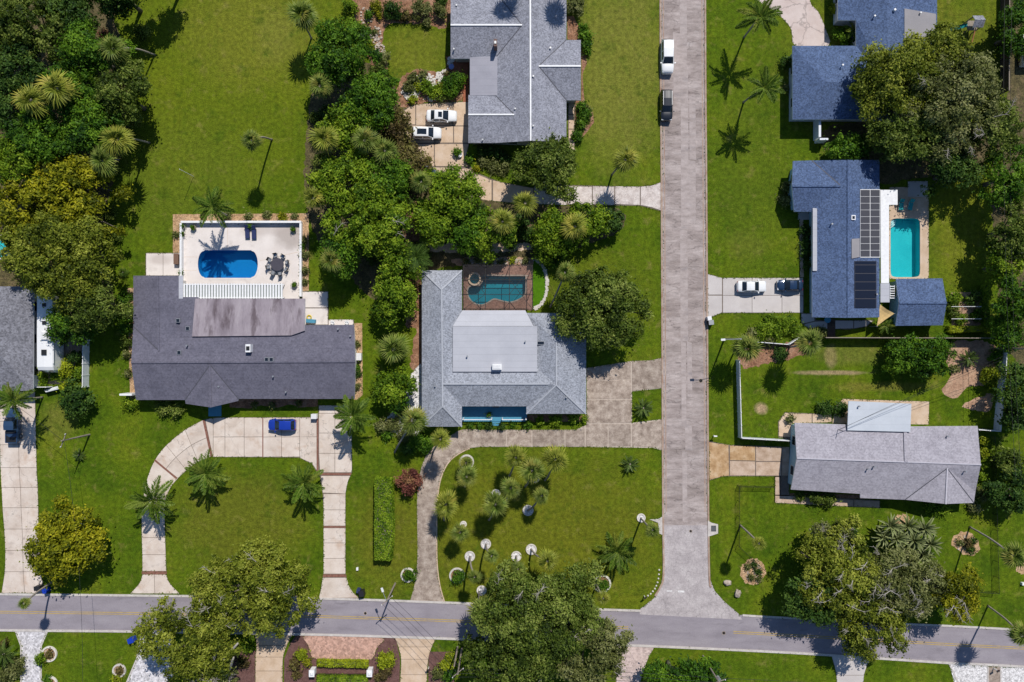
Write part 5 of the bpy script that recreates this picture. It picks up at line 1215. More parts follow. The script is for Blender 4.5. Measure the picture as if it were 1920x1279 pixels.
for i in range(16):
    for j in range(8):
        a = 2*math.pi*i/16; c = 2*math.pi*j/8; V.append(((.32+.1*math.cos(c))*math.cos(a), (.32+.1*math.cos(c))*math.sin(a), .1+.1*math.sin(c))); F.append((i*8+j, (i+1) % 16*8+j, (i+1) % 16*8+(j+1) % 8, i*8+(j+1) % 8))
MB().add(V, F).obj('ring', plain('yellow_vinyl', (.6, .45, .05), .4), t, True)
for x, y in ((625, 605), (652, 605)):
    t = thing('patio_chair', 'white round chair on the narrow patio strip above the charcoal roof, %s one' % ('left' if x < 640 else 'right'), 'chair', P(x, y, .05)); MB().lathe((0, 0, .4), [(.3, 0), (.32, .05), (.2, .06)], 12).obj('seat', Mt['white'], t)
    MB().tube([(.3*math.cos(a), .3*math.sin(a), .75) for a in [math.pi*k/8 for k in range(9)]], .04, 6).obj('backrest', Mt['white'], t)
    for a in (.8, 2.4, 3.9, 5.5): MB().tube([(.22*math.cos(a), .22*math.sin(a), 0), (.22*math.cos(a), .22*math.sin(a), .4)], .02, 5).obj('leg', Mt['white'], t)
# ------------------------------------------------------------------ vegetation
def card_mesh(name, C, Nn, S, tint, asp, mat, seed):
    """mesh of many small leaf-shaped faces (quads folded to a pointed leaf)"""
    r = np.random.default_rng(seed); n = len(C)
    Nn = Nn / (np.linalg.norm(Nn, axis=1, keepdims=True) + 1e-9)
    rv = r.normal(size=(n, 3)); U = rv - Nn * (rv*Nn).sum(1, keepdims=True); U /= np.linalg.norm(U, axis=1, keepdims=True) + 1e-9
    W = np.cross(Nn, U); S = S[:, None]
    V = np.empty((n, 4, 3)); V[:, 0] = C - U*S; V[:, 1] = C + W*S*asp + U*S*.15; V[:, 2] = C + U*S; V[:, 3] = C - W*S*asp + U*S*.15
    me = bpy.data.meshes.new(name); me.vertices.add(n*4); me.loops.add(n*4); me.polygons.add(n)
    me.vertices.foreach_set('co', V.reshape(-1)); me.loops.foreach_set('vertex_index', np.arange(n*4, dtype=np.int32))
    me.polygons.foreach_set('loop_start', np.arange(0, n*4, 4, dtype=np.int32))
    at = me.attributes.new('tint', 'FLOAT', 'POINT'); at.data.foreach_set('value', np.repeat(np.clip(tint, 0, 1), 4).astype(np.float32))
    me.materials.append(mat); me.update(); return me

NCARDS = [0]
def crown_data(rx, ry, z0, z1, seed, lobe=1.3, dens=1.0, card=.24, irr=.16, gap=.0):
    """leaf cards of a crown built from many lobes; returns centres, normals, sizes, tints, lobe centres"""
    r = np.random.default_rng(seed); R = (rx+ry)/2
    lobe = min(lobe, R*.62); nl = max(4, int(1.25*(rx*ry)/(lobe*lobe)*.95)); pts = []
    ph = r.uniform(0, 6.28, 4)
    def edge(a): return 1 + irr*(.55*np.sin(2*a+ph[0]) + .6*np.sin(3*a+ph[1]) + .5*np.sin(5*a+ph[2]) + .35*np.sin(8*a+ph[3]))
    for k in range(nl):
        best = None; bd = -1
        for _ in range(7):
            a = r.uniform(0, 6.283); d = math.sqrt(r.uniform(0, 1)); m = max(.05, 1 - lobe*.75/R)
            p = np.array([math.cos(a)*d*m*edge(a), math.sin(a)*d*m*edge(a)])
            dd = min([np.hypot(*(p-q)) for q in pts] or [9])
            if dd > bd: bd = dd; best = p
        pts.append(best)
    LC = []; LR = []
    for p in pts:
        d = min(1, np.hypot(*p)); zz = z0 + (z1-z0)*(math.sqrt(max(0, 1-.9*d*d)))*r.uniform(.78, 1.0)
        rl = lobe*r.uniform(.58, 1.28)
        LC.append((p[0]*rx, p[1]*ry, zz - rl*.6)); LR.append(rl)
    for k in range(int(nl*.45)):           # inner lower lobes
        a = r.uniform(0, 6.283); d = math.sqrt(r.uniform(0, 1))*.8
        LC.append((math.cos(a)*d*rx*.9, math.sin(a)*d*ry*.9, z0 + (z1-z0)*r.uniform(.1, .45))); LR.append(lobe*r.uniform(.8, 1.1))
    CC = []; NN = []; TT = []
    for (c, rl) in zip(LC, LR):
        lt = r.uniform(.25, .75); n = int(12.5*rl*rl*dens*1.25/(2*card*card*.5)); nt_ = max(6, int(rl*rl*13))
        D = r.normal(size=(nt_, 3)); D[:, 2] = np.where(D[:, 2] < -.35*np.linalg.norm(D, axis=1), -D[:, 2], D[:, 2]); D /= np.linalg.norm(D, axis=1, keepdims=True)
        rad = rl*r.uniform(.7, 1.08, (nt_, 1)); TC = D*rad*np.array([1, 1, .8]); tt = lt + r.normal(0, .13, nt_)
        w_ = r.integers(0, nt_, n); sp = r.normal(size=(n, 3))*(.16 + .07*rl)*(1 + 1.3*(r.uniform(size=(n, 1)) > .9))
        CC.append(TC[w_] + sp + np.array(c)); NN.append(D[w_] + r.normal(size=(n, 3))*.55 + np.array([0, 0, .35])); TT.append(tt[w_] + r.normal(0, .13, n))
    C = np.concatenate(CC); N = np.concatenate(NN); T = np.concatenate(TT)
    keep = C[:, 2] > .05; C, N, T = C[keep], N[keep], T[keep]
    S = card*r.uniform(.65, 1.3, len(C)); NCARDS[0] += len(C)
    return C, N, S, T, LC, LR

def limbs(R, z0, z1, LC, seed, tr=.3, n=9, over=0., base=(0, 0)):
    r = random.Random(seed); b = MB(); zt = max(1., z0*.75)
    b.tube([(base[0], base[1], 0), (base[0]*.6, base[1]*.6, zt*.5), (0, 0, zt), (0, 0, zt + (z1-z0)*.35)], [tr*1.35, tr, tr*.85, tr*.45], 9)
    for k, c in enumerate(LC[:n]):
        s = Vector((0, 0, zt*r.uniform(.75, 1.15))); e = Vector(c) + Vector((0, 0, over)); m = s.lerp(e, .5) + Vector((r.uniform(-.5, .5), r.uniform(-.5, .5), r.uniform(.1, .8)))
        b.tube([s, m, e], [tr*.5, tr*.32, tr*.10], 6)
    return b

def tree(px, py, rxp, ryp, top, kind, label, low=None, lobe=1.25, dens=1., card=.20, twigs=0, group=None, trunk=.28, name='tree', irr=.22, cat='tree', seed=None, mix=None):
    zc = top*.72; q = P(px, py, zc); k = (CAMH-zc)/CAMH/PX; rx, ry = rxp*k, ryp*k
    seed = seed or int(px*7 + py*13); z0 = top*.42 if low is None else low
    t = thing(name, label, cat, (q.x, q.y, 0), 0, group)
    C, N, S, T, LC, LR = crown_data(rx, ry, z0, top, seed, lobe, dens, card, irr)
    link(bpy.data.objects.new('crown', card_mesh('crown', C, N, S, T, .52, L[kind], seed)), t)
    limbs((rx+ry)/2, z0, top, LC, seed, trunk).obj('trunk', Mt['bark'], t, True)
    if twigs:                       # bare grey branches that show through and above the leaves
        r = random.Random(seed+5)
        for j in range(twigs):
            k_ = r.randrange(len(LC)); c = Vector(LC[k_]); c.z += LR[k_]*.75 + r.uniform(.0, .35); a = r.uniform(0, 6.28); b = MB(); d = Vector((math.cos(a), math.sin(a), .12)); L_ = r.uniform(1.2, 2.4)
            pts = [c - Vector((0, 0, 1.6)) - d*.5, c, c + d*L_*.5 + Vector((0, 0, r.uniform(.3, .7))), c + d*L_ + Vector((0, 0, r.uniform(.2, .7)))]
            b.tube(pts, [.075, .06, .042, .014], 5)
            for _ in range(8):
                f_ = r.uniform(0, 1.9); s = pts[1].lerp(pts[2], f_) if f_ < 1 else pts[2].lerp(pts[3], f_-1); a2 = a + r.choice((-1, 1))*r.uniform(.3, 1.2); e = s + Vector((math.cos(a2), math.sin(a2), r.uniform(0, .35)))*r.uniform(.4, 1.0); b.tube([s, s.lerp(e, .5) + Vector((0, 0, .08)), e], [.03, .022, .009], 4)
            b.obj('branch', Mt['twig'], t)
    return t
Mt['twig'] = surf('pale_bare_twigs', [(.26, .235, .205), (.38, .35, .31)], 2., 10, .2, .95, .2)

_sh = {}
def shrub(px, py, r, h, kind, label, group=None, name='shrub', cat='shrub', card=.16, ry=None, dens=1.0):
    """bush: foliage over short stems; alike sizes share mesh data"""
    rr = max(.3, round(r/PX*5)/5); hh = max(.4, round(h*5)/5); var = int(px + py) % 3; key = (kind, rr, hh, var, card)
    if key not in _sh:
        C, N, S, T, LC, LR = crown_data(rr, rr, hh*.25, hh, 100 + var*17 + int(rr*50), min(.62, rr*.62), dens, min(card, rr*.34), .13)
        me = card_mesh('foliage', C, N, S, T, .5, L[kind], 5 + var); b = MB()
        rd = random.Random(var)
        for c in LC[:5]: b.tube([(rd.uniform(-.06, .06), rd.uniform(-.06, .06), 0), (c[0]*.4, c[1]*.4, hh*.35), tuple(c)], [.035, .028, .012], 5)
        _sh[key] = (me, b.mesh('stem', Mt['bark']))
    q = P(px, py, hh*.6); t = thing(name, label, cat, (q.x, q.y, 0), random.Random(px*3+py).uniform(0, 6.28), group)
    if ry: t.scale = (1, ry/r, 1); t.rotation_euler = (0, 0, 0)
    inst('foliage', _sh[key][0], t); inst('stem', _sh[key][1], t); return t

def hedge(pts, h, kind, label, card=.15, cat='hedge'):
    """clipped hedge over a pixel polygon"""
    poly = ccw([tuple(P(x, y, h)[:2]) for x, y in pts]); xs = [p[0] for p in poly]; ys = [p[1] for p in poly]
    cx, cy = sum(xs)/len(xs), sum(ys)/len(ys); r = np.random.default_rng(int(abs(cx*31+cy*17)) + 3)
    t = thing('hedge', label, cat, (cx, cy, 0)); lp = [(x-cx, y-cy) for x, y in poly]; n = len(lp)
    area = abs(sum(lp[i][0]*lp[(i+1) % n][1] - lp[(i+1) % n][0]*lp[i][1] for i in range(n)))/2
    def inside(x, y):
        c = False
        for i in range(n):
            (x1, y1), (x2, y2) = lp[i], lp[(i+1) % n]
            if (y1 > y) != (y2 > y) and x < (x2-x1)*(y-y1)/(y2-y1)+x1: c = not c
        return c
    C = []; N = []; k = int(area*2.6/(2*card*card*.5))
    x0, x1, y0, y1 = min(xs)-cx, max(xs)-cx, min(ys)-cy, max(ys)-cy
    while len(C) < k:
        x, y = r.uniform(x0, x1), r.uniform(y0, y1)
        if inside(x, y): C.append((x, y, h + .06*math.sin(x*2.3 + 1.7*math.sin(y*.9)) + r.normal(0, .08))); N.append((r.normal(0, .5), r.normal(0, .5), 1))
    for i in range(n):
        (xa, ya), (xb, yb) = lp[i], lp[(i+1) % n]; l_ = math.hypot(xb-xa, yb-ya); nn = ((yb-ya)/l_, -(xb-xa)/l_)
        for _ in range(int(l_*h*2.4/(2*card*card*.5))):
            u = r.uniform(0, 1); C.append((xa+(xb-xa)*u + nn[0]*r.normal(0, .05), ya+(yb-ya)*u + nn[1]*r.normal(0, .05), r.uniform(.05, h))); N.append((nn[0]+r.normal(0, .4), nn[1]+r.normal(0, .4), r.normal(.2, .4)))
    C = np.array(C); N = np.array(N); T = .5 + .12*np.sin(C[:, 0]*2.1 + 2.2*np.sin(C[:, 1]*.8)) + .1*np.sin(C[:, 1]*1.3 + C[:, 0]*3.3 + np.sin(C[:, 1]*3.1)) + r.normal(0, .2, len(C)); NCARDS[0] += len(C)
    link(bpy.data.objects.new('foliage', card_mesh('foliage', C, N, card*r.uniform(.7, 1.3, len(C)), T, .5, L[kind], 3)), t)
    b = MB(); b.prism(inset(lp, .18), .0, h-.15); b.obj('inner_branches', Mt['bark'], t); return t

# ---- palms: each frond is an object that shares its mesh
def with_tint(me, vals):
    at = me.attributes.new('tint', 'FLOAT', 'POINT'); at.data.foreach_set('value', vals); return me
def fan_frond(mat, seed):
    r = random.Random(seed); b = MB(); tv = []
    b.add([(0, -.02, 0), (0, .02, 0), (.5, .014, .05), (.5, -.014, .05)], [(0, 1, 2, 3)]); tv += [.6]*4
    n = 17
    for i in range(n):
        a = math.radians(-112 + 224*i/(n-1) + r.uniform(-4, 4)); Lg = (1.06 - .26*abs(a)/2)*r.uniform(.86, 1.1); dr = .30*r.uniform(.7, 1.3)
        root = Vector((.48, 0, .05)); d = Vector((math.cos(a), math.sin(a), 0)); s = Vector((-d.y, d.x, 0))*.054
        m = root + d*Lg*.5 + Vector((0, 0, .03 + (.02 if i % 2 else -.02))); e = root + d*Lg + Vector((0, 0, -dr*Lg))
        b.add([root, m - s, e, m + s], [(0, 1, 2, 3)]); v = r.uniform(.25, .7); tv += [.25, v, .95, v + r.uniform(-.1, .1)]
    return with_tint(b.mesh('frond', mat), tv)
def feather_frond(mat, seed, n=30, droop=.55, wid=.21, stiff=.0, plum=False):
    r = random.Random(seed); b = MB(); tv = []; cv = lambda t: Vector((t*(1 - .10*t), 0, .28*t - droop*t*t))
    for k in range(6):
        p, q = cv(k/6), cv((k+1)/6); w_ = .018*(1-k/7); b.add([p + Vector((0, -w_, 0)), p + Vector((0, w_, 0)), q + Vector((0, w_*.8, 0)), q + Vector((0, -w_*.8, 0))], [(0, 1, 2, 3)]); tv += [.9]*4
    for i in range(n):
        t = .14 + .86*i/(n-1); p = cv(t); Lg = wid*(math.sin(math.pi*min(1, t*.82 + .14))**.7)*r.uniform(.85, 1.12)
        for s in (-1, 1):
            d = Vector((.62, s*.78, -.2 + stiff + r.uniform(-.45, .4)*(1 if plum else .25))).normalized(); q = Vector((.026, 0, 0)); e = p + d*Lg; m = p + d*Lg*.45 + Vector((0, 0, .012))
            b.add([p, m - q, e, m + q], [(0, 1, 2, 3)]); v = r.uniform(.25, .7); tv += [v, v, v + .25, v]
    return with_tint(b.mesh('frond', mat), tv)
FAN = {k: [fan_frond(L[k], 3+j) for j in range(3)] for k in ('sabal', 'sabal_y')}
FEA = [feather_frond(L['feather'], 9+j, 34, .55, .22, .0, True) for j in range(3)]; CYC = [feather_frond(L['cycad'], 19+j, 26, .42, .17, .12) for j in range(2)]
def strap_frond(mat, seed):
    r = random.Random(seed); b = MB(); tv = []; n = 6; dr = r.uniform(.35, .6)
    for k in range(n+1):
        t = k/n; w_ = .085*math.sin(math.pi*min(1, .25 + .75*t))**.8*(1 if k < n else .1); c = Vector((t, 0, .45*t - dr*t*t)); b.v += [tuple(c + Vector((0, -w_, .03))), tuple(c), tuple(c + Vector((0, w_, .03)))]; tv += [.35 + .5*t, .2 + .4*t, .5 + .45*t]
    for k in range(n):
        for j in range(2): b.f.append((k*3+j, k*3+j+1, k*3+j+4, k*3+j+3)); b.m.append(0)
    return with_tint(b.mesh('frond', mat), tv)
SPK = [strap_frond(L['spiky'], 39+j) for j in range(3)]
DRA = [feather_frond(L['dark'], 29+j, 14, .6, .30, .05) for j in range(2)]
for _m in [x for v in FAN.values() for x in v] + FEA: pass

def frond_rot(az, el, roll): return (Matrix.Rotation(az, 4, 'Z') @ Matrix.Rotation(-el, 4, 'Y') @ Matrix.Rotation(roll, 4, 'X')).to_euler()
def palm(kind, base, crown, hgt, rpx, label, group=None, cat='palm tree', bend=None, tr=.14):
    """base: pixel of the trunk's foot; crown: pixel of the crown; hgt: height of the crown"""
    a = P(*base); c = P(crown[0], crown[1], hgt) - a; t = thing('palm_tree', label, cat, (a.x, a.y, 0), 0, group)
    rd = random.Random(int(base[0]*3 + base[1]*5 + crown[0])); rm = rpx/PX*(CAMH-hgt)/CAMH
    sag = Vector((-c.x*.18, -c.y*.18, 0)); pts = [Vector((0, 0, 0)), c*.25 + sag*.6, c*.5 + sag, c*.75 + sag*.75, c]
    for p_, f_ in zip(pts, (0, .25, .5, .75, 1)): p_.z = hgt*f_
    MB().tube(catmull([tuple(p_) for p_ in pts], 3, False), [tr*1.4] + [tr]*11 + [tr*.9], 8).obj('trunk', Mt['palmbark'], t, True)
    if kind in ('s', 'y'):
        n = rd.choice((24, 27, 30)); ms = FAN['sabal' if kind == 's' else 'sabal_y']; sc = rm/1.32
        MB().lathe((c.x, c.y, hgt-.5), [(tr*.9, 0), (tr*1.7, .25), (tr*1.5, .6)], 8).obj('boot', Mt['palmbark'], t)
        for k in range(n):
            u = (k+.5)/n; el = math.asin(max(-1, min(1, .97 - 1.5*u))) + rd.uniform(-.15, .15); az = k*2.39996 + rd.uniform(-.4, .4)
            inst('frond', ms[k % 3], t, tuple(c), frond_rot(az, el, rd.uniform(-.5, .5)), sc*rd.uniform(.72, 1.15)*(.85 + .15*math.cos(el)))
    else:
        n = {'f': 15, 'q': 19, 'c': 24, 'd': 22, 'p': 26}[kind]; ms = {'f': FEA, 'q': FEA, 'c': CYC, 'd': DRA, 'p': SPK}[kind]; sc = rm/.88
        MB().lathe((c.x, c.y, hgt-.6 if hgt > 2 else max(0, hgt-.3)), [(tr, 0), (tr*1.25, .2), (tr*.7, .6)], 8).obj('crownshaft', L['feather'] if kind in 'fq' else Mt['palmbark'], t)
        for k in range(n):
            u = (k+.5)/n; el = math.radians((62 if kind != 'c' else 55) - (80 if kind != 'c' else 62)*u + rd.uniform(-6, 6)); az = k*2.39996 + rd.uniform(-.22, .22)
            inst('frond', ms[k % len(ms)], t, tuple(c), frond_rot(az, el, rd.uniform(-.35, .35)), sc*rd.uniform(.88, 1.08))
    return t

# ================= trees =================
WL = 'trees of the top left wood'
tree(55, 45, 85, 70, 10, 'oak', 'dark oak in the top left corner of the picture')
tree(165, 95, 62, 55, 10, 'green', 'bright green tree in the top left wood, nearest the sunlit lawn top')
tree(30, 130, 60, 60, 9, 'dark', 'dark tree at the left edge below the corner oak')
tree(130, 20, 50, 60, 8.5, 'dark', 'dark shaded tree at the top edge right of the corner oak')
tree(225, 175, 52, 62, 9.5, 'oak', 'olive oak bulging from the wood onto the upper left lawn')
tree(135, 165, 60, 55, 9, 'green', 'green tree in the middle of the top left wood between fan palms')
tree(170, 235, 68, 58, 8.5, 'green', 'broad green tree of the wood above the two bent palms')
tree(70, 260, 75, 55, 8.5, 'green', 'green tree of the wood below the pair of yellow palms')
tree(20, 200, 45, 55, 8, 'dark', 'small dark tree at the left edge beside the yellow palms')
tree(30, 305, 60, 50, 8.5, 'bright', 'bright green tree at the left edge above the yellow crowns')
tree(130, 345, 85, 65, 8, 'yellow', 'wide yellow-green tree right of the left edge, upper one', card=.24)
tree(50, 395, 85, 65, 8.5, 'yellow', 'wide yellow-green tree at the left edge, lower one', card=.24)
tree(150, 410, 62, 50, 7.5, 'yellow', 'yellow-green tree touching the oak over the motorhome', card=.24)
tree(108, 482, 114, 84, 10.5, 'live', 'large olive oak hanging over the motorhome', dens=1.1, trunk=.45, lobe=1.5)
tree(172, 568, 54, 58, 8.0, 'oak', 'oak beside the charcoal house and the large olive oak')
tree(132, 610, 42, 42, 6, 'green', 'green tree right of the motorhome', low=2.0)
tree(118, 1020, 82, 74, 7, 'yellow', 'yellow-green tree beside the far left driveway, above the road', card=.24, low=2.2)
tree(472, 1112, 132, 84, 9, 'live', 'spreading oak across the main road, left of the hedge', dens=1.05, twigs=10, trunk=.5, lobe=1.4, mix=1)
tree(352, 1205, 105, 72, 9, 'live', 'oak with bare limbs below the main road at the left', twigs=6, trunk=.55, lobe=1.4)
tree(215, -22, 58, 45, 10, 'dark', 'dark tree at the top edge above the upper bent palm')
tree(295, -62, 42, 36, 10, 'oak', 'oak just beyond the top edge, casting its shade on the lawn')
t_ = tree(402, 1268, 40, 30, 5.5, 'moss', 'mossy tree with thick pale limbs at the bottom edge beside the left oak', dens=.35, twigs=14)
for a_, b_, c_ in (((385, 1300, .5), (392, 1262, 4.5), (412, 1204, 7.5)), ((398, 1300, .5), (412, 1250, 4.5), (446, 1206, 7.2)), ((392, 1300, .5), (425, 1262, 4.0), (438, 1232, 6.5)), ((380, 1300, .5), (372, 1262, 4.2), (388, 1215, 7.0))):
    pts_ = [Vector(P(*q_)) - Vector(t_.location) for q_ in (a_, b_, c_)]
    MB().tube(catmull([tuple(p_) for p_ in pts_], 4, False), [.42, .40, .37, .34, .31, .27, .23, .18, .13], 8).obj('limb', Mt['twig'], t_, True)
palm('s', (1062, -48), (1068, -66), 9.0, 26, 'fan palm beyond the top edge, shading the top grey roof, right one')
palm('s', (968, -58), (970, -80), 9.5, 26, 'fan palm beyond the top edge, shading the top grey roof, left one')
tree(1010, 1165, 128, 105, 11, 'oak', 'huge dark oak spreading over the main road at the bottom centre', dens=1.1, twigs=7, trunk=.6, lobe=1.6)
tree(1105, 1215, 78, 72, 9.5, 'moss', 'greyish oak at the bottom beside the pinkish paver drive', twigs=5)
tree(950, 1250, 90, 55, 9, 'oak', 'oak at the bottom edge below the huge dark oak')
tree(925, 1262, 52, 40, 6.5, 'green', 'fresh green tree at the bottom edge left of the lower oak')
tree(1262, 1262, 55, 28, 5, 'green', 'low green tree right of the pinkish paver drive')
tree(1318, 1268, 48, 30, 5, 'green', 'dark tree around the pole at the bottom edge')
tree(1575, 1075, 92, 88, 9, 'live', 'oak with pale bare twigs right of the side street, above the main road', twigs=16, trunk=.5, dens=.9)
tree(1690, 1095, 85, 72, 9, 'moss', 'grey twiggy oak in the middle of the lower right group', twigs=26, dens=.8)
tree(1640, 1175, 72, 62, 8.5, 'live', 'oak limb crown hanging over the main road at the lower right', twigs=6)
tree(1530, 1110, 60, 65, 7.5, 'dark', 'dark left flank tree of the lower right oak group')
tree(1790, 1110, 60, 52, 8, 'yellow', 'yellow-green tree at the right end of the lower right group', twigs=10, dens=.85)
tree(1560, 1020, 46, 38, 6.5, 'moss', 'brownish tree on the upper side of the lower right group', twigs=6)
# belt of trees in the middle
tree(640, 100, 66, 70, 9, 'green', 'deep green tree at the top of the middle tree belt', card=.2, dens=1.1)
tree(690, 195, 62, 58, 8, 'green', 'green tree in the belt left of the rock garden')
tree(650, 235, 52, 48, 7.5, 'bright', 'bright small-leaved tree in the belt left of the white cars')
tree(735, 235, 34, 42, 5, 'brown', 'bronze-leaved small tree beside the tan driveway')
tree(765, 300, 38, 40, 5, 'brown', 'reddish brown small tree below the two white cars')
tree(655, 345, 80, 60, 8.5, 'bright', 'light green tree in the belt, above the walled pool corner', dens=1.05)
tree(720, 330, 52, 50, 8, 'green', 'green tree in the belt right of the light green one')
tree(690, 420, 85, 60, 9, 'bright', 'broad light green tree beside the walled pool', dens=1.05, twigs=4)
tree(640, 470, 48, 45, 7, 'green', 'green tree at the lower left of the belt near the patio table')
tree(745, 520, 42, 62, 7, 'bright', 'narrow light green tree left of the centre house')
tree(738, 575, 34, 40, 5, 'bright', 'small light green tree at the tail of the belt', low=1.2)
tree(845, 365, 62, 52, 7.5, 'bright', 'rounded light green tree below the tan driveway', dens=1.1)
tree(810, 415, 46, 42, 6.5, 'bright', 'light green tree left of the earth path')
tree(880, 430, 50, 40, 6, 'green', 'green tree above the screened pool, left one')
tree(925, 430, 48, 45, 6, 'bright', 'green tree above the screened pool, middle one')
tree(1025, 318, 74, 55, 6.5, 'oak', 'oak crown over the lower edge of the top grey house')
tree(1042, 432, 54, 46, 5, 'bright', 'dense green tree right above the turf strip', low=1.2)
tree(1100, 418, 42, 42, 4.5, 'bright', 'bright green tree right of the dense one', low=1.)
shrub(1147, 415, 22, 3.2, 'dark', 'clipped dark ball of a tree beside the speckled driveway', name='tree', cat='tree', card=.2)
tree(1134, 577, 84, 82, 8.5, 'oak', 'large round oak between the centre house and the side street', dens=1.15, trunk=.4, irr=.14)
tree(742, 725, 42, 36, 4.5, 'bright', 'two-lobed green tree left of the centre house wall', low=1.2)
tree(735, 750, 28, 26, 3.5, 'green', 'small green tree below the two-lobed one', low=.8)
tree(140, 748, 33, 32, 3.6, 'dark', 'dark round tree on the lawn below the motorhome', low=.8, lobe=.9)
# right side
tree(1700, 150, 88, 85, 10, 'live', 'left part of the big upper right oak, over the blue roof', trunk=.5, lobe=1.5)
tree(1790, 185, 100, 100, 11, 'moss', 'big greyish oak beside the slate blue house', twigs=5, trunk=.55, lobe=1.5)
tree(1775, 105, 62, 55, 10, 'live', 'upper lobe tree of the big oak below the playset')
tree(1860, 240, 62, 62, 9, 'oak', 'oak crown at the right of the big upper oak', twigs=4)
tree(1710, 255, 80, 48, 8.5, 'oak', 'low dark oak skirt above the solar panel house')
tree(1585, 275, 48, 28, 4, 'green', 'dense green hedge tree between the two slate blue houses', low=.8)
tree(1790, 320, 62, 42, 7, 'dark', 'dark tree shading the lawn above the turquoise pool')
tree(1895, 330, 48, 60, 8, 'green', 'green tree at the right edge beside the oak')
tree(1905, 430, 46, 60, 8, 'oak', 'olive tree at the right edge level with the pool')
tree(1885, 500, 36, 50, 6.5, 'bright', 'light green tree at the right edge below the pool level')
tree(1900, 570, 42, 52, 7.5, 'green', 'green tree at the right edge beside the kitchen garden')
tree(1890, 625, 38, 32, 5, 'green', 'low green tree at the right edge above the fence end')
tree(1905, 60, 26, 62, 6, 'green', 'green tree behind the dark wooden fence')
tree(1700, 665, 33, 36, 4.5, 'green', 'left one of the twin round trees below the wooden fence', low=1., lobe=1.0)
tree(1752, 668, 36, 40, 5, 'green', 'right one of the twin round trees below the wooden fence', low=1., lobe=1.0)
tree(1888, 865, 28, 30, 4, 'oak', 'small round tree outside the right chain link fence, upper one', low=.8)
tree(1898, 925, 40, 40, 5, 'dark', 'dark tree outside the right chain link fence, lower one', low=.8)
tree(1915, 740, 40, 80, 6, 'dark', 'shaded trees outside the right white fence')
# ================= palms =================
palm('s', (290, 103), (213, 92), 8.5, 27, 'fan palm with a bent trunk at the wood edge, upper one')
palm('y', (280, 268), (222, 262), 8.0, 29, 'fan palm with a bent trunk at the wood edge, lower one')
palm('s', (222, 300), (192, 302), 7.5, 27, 'fan palm half buried in the wood just below the lower bent palm')
palm('y', (150, 180), (108, 166), 9.5, 33, 'yellowish fan palm in the wood, right of the pair')
palm('y', (105, 200), (58, 188), 9.0, 29, 'yellowish fan palm in the wood, left of the pair')
palm('s', (510, 262), (473, 264), 8.5, 20, 'lone fan palm on the upper left lawn')
palm('s', (584, 72), (568, 28), 6.5, 28, 'fan palm at the top beside the deep green tree')
palm('s', (612, 182), (600, 162), 7, 23, 'fan palm on the left flank of the tree belt, upper one')
palm('y', (622, 285), (608, 260), 7.5, 28, 'yellowish fan palm on the left flank of the tree belt')
palm('s', (690, 285), (684, 264), 7.5, 28, 'fan palm in the belt below the white cars, left one')
palm('s', (730, 300), (722, 283), 7.5, 25, 'fan palm in the belt below the white cars, right one')
palm('s', (800, 360), (790, 341), 7.0, 22, 'fan palm beside the navy car')
palm('y', (612, 390), (588, 372), 7.0, 22, 'fan palm at the belt edge near the corner of the pool wall')
palm('s', (645, 510), (621, 488), 6.5, 23, 'fan palm at the belt edge near the patio table')
palm('y', (985, 400), (985, 381), 6.0, 23, 'fan palm between the oak crown and the tree trio')
palm('y', (945, 430), (942, 416), 6.5, 23, 'fan palm above the screened pool')
palm('y', (1072, 440), (1078, 425), 6.0, 26, 'fan palm between the dense and the bright green trees')
palm('y', (1147, 328), (1172, 300), 7.0, 24, 'fan palm leaning right beside the speckled driveway')
palm('s', (1032, 575), (1060, 511), 7.0, 20, 'fan palm leaning right above the pale grey house')
palm('s', (745, 668), (738, 655), 3.5, 31, 'large silvery fan palm left of the centre house', tr=.22)
palm('s', (740, 848), (775, 788), 7.0, 27, 'fan palm leaning over the corner of the centre house')
palm('y', (812, 848), (826, 823), 7.5, 21, 'fan palm at the bend of the weathered driveway')
palm('s', (1378, 656), (1398, 653), 6.0, 27, 'fan palm at the upper end of the white fence')
palm('s', (1480, 651), (1517, 641), 7.5, 26, 'fan palm leaning right inside the white fence')
palm('y', (955, 892), (968, 858), 6.5, 22, 'fan palm of the garden cluster, topmost')
palm('s', (985, 912), (998, 882), 7.0, 25, 'fan palm in the heart of the garden cluster')
palm('y', (1022, 900), (1041, 861), 6.8, 25, 'yellow fan palm at the right of the garden cluster')
palm('s', (945, 945), (958, 915), 6.5, 21, 'fan palm of the garden cluster above the lower left one')
palm('s', (917, 975), (929, 946), 6.5, 25, 'fan palm at the lower left of the garden cluster')
palm('s', (990, 957), (1016, 929), 5.5, 16, 'small fan palm in the white ring right of the cluster')
palm('y', (833, 975), (836, 946), 5.5, 26, 'fan palm beside the weathered driveway, left of the cluster')
palm('s', (872, 912), (875, 893), 5.0, 20, 'small fan palm near the inner curve of the weathered driveway, lower one')
palm('s', (876, 880), (874, 868), 3.0, 15, 'small fan palm near the inner curve of the weathered driveway, upper one')
palm('s', (881, 1044), (890, 1081), 7.0, 14, 'thin fan palm on the white disc nearest the weathered driveway')
palm('s', (911, 1021), (922, 1042), 7.0, 14, 'thin fan palm on the second white disc from the driveway')
palm('s', (968, 1043), (971, 1067), 7.0, 14, 'thin fan palm on the third white disc from the driveway')
palm('y', (996, 1030), (1027, 1052), 7.0, 21, 'thin fan palm on the fourth white disc, leaning right')
palm('s', (1202, 972), (1223, 993), 7.5, 15, 'thin fan palm on the white disc nearest the side street')
palm('s', (869, 984), (863, 998), 5.0, 18, 'thin fan palm on the small white disc beside the driveway')
palm('y', (1118, 1095), (1131, 1121), 6.0, 13, 'thin orange-yellow palm beside the big white ring')
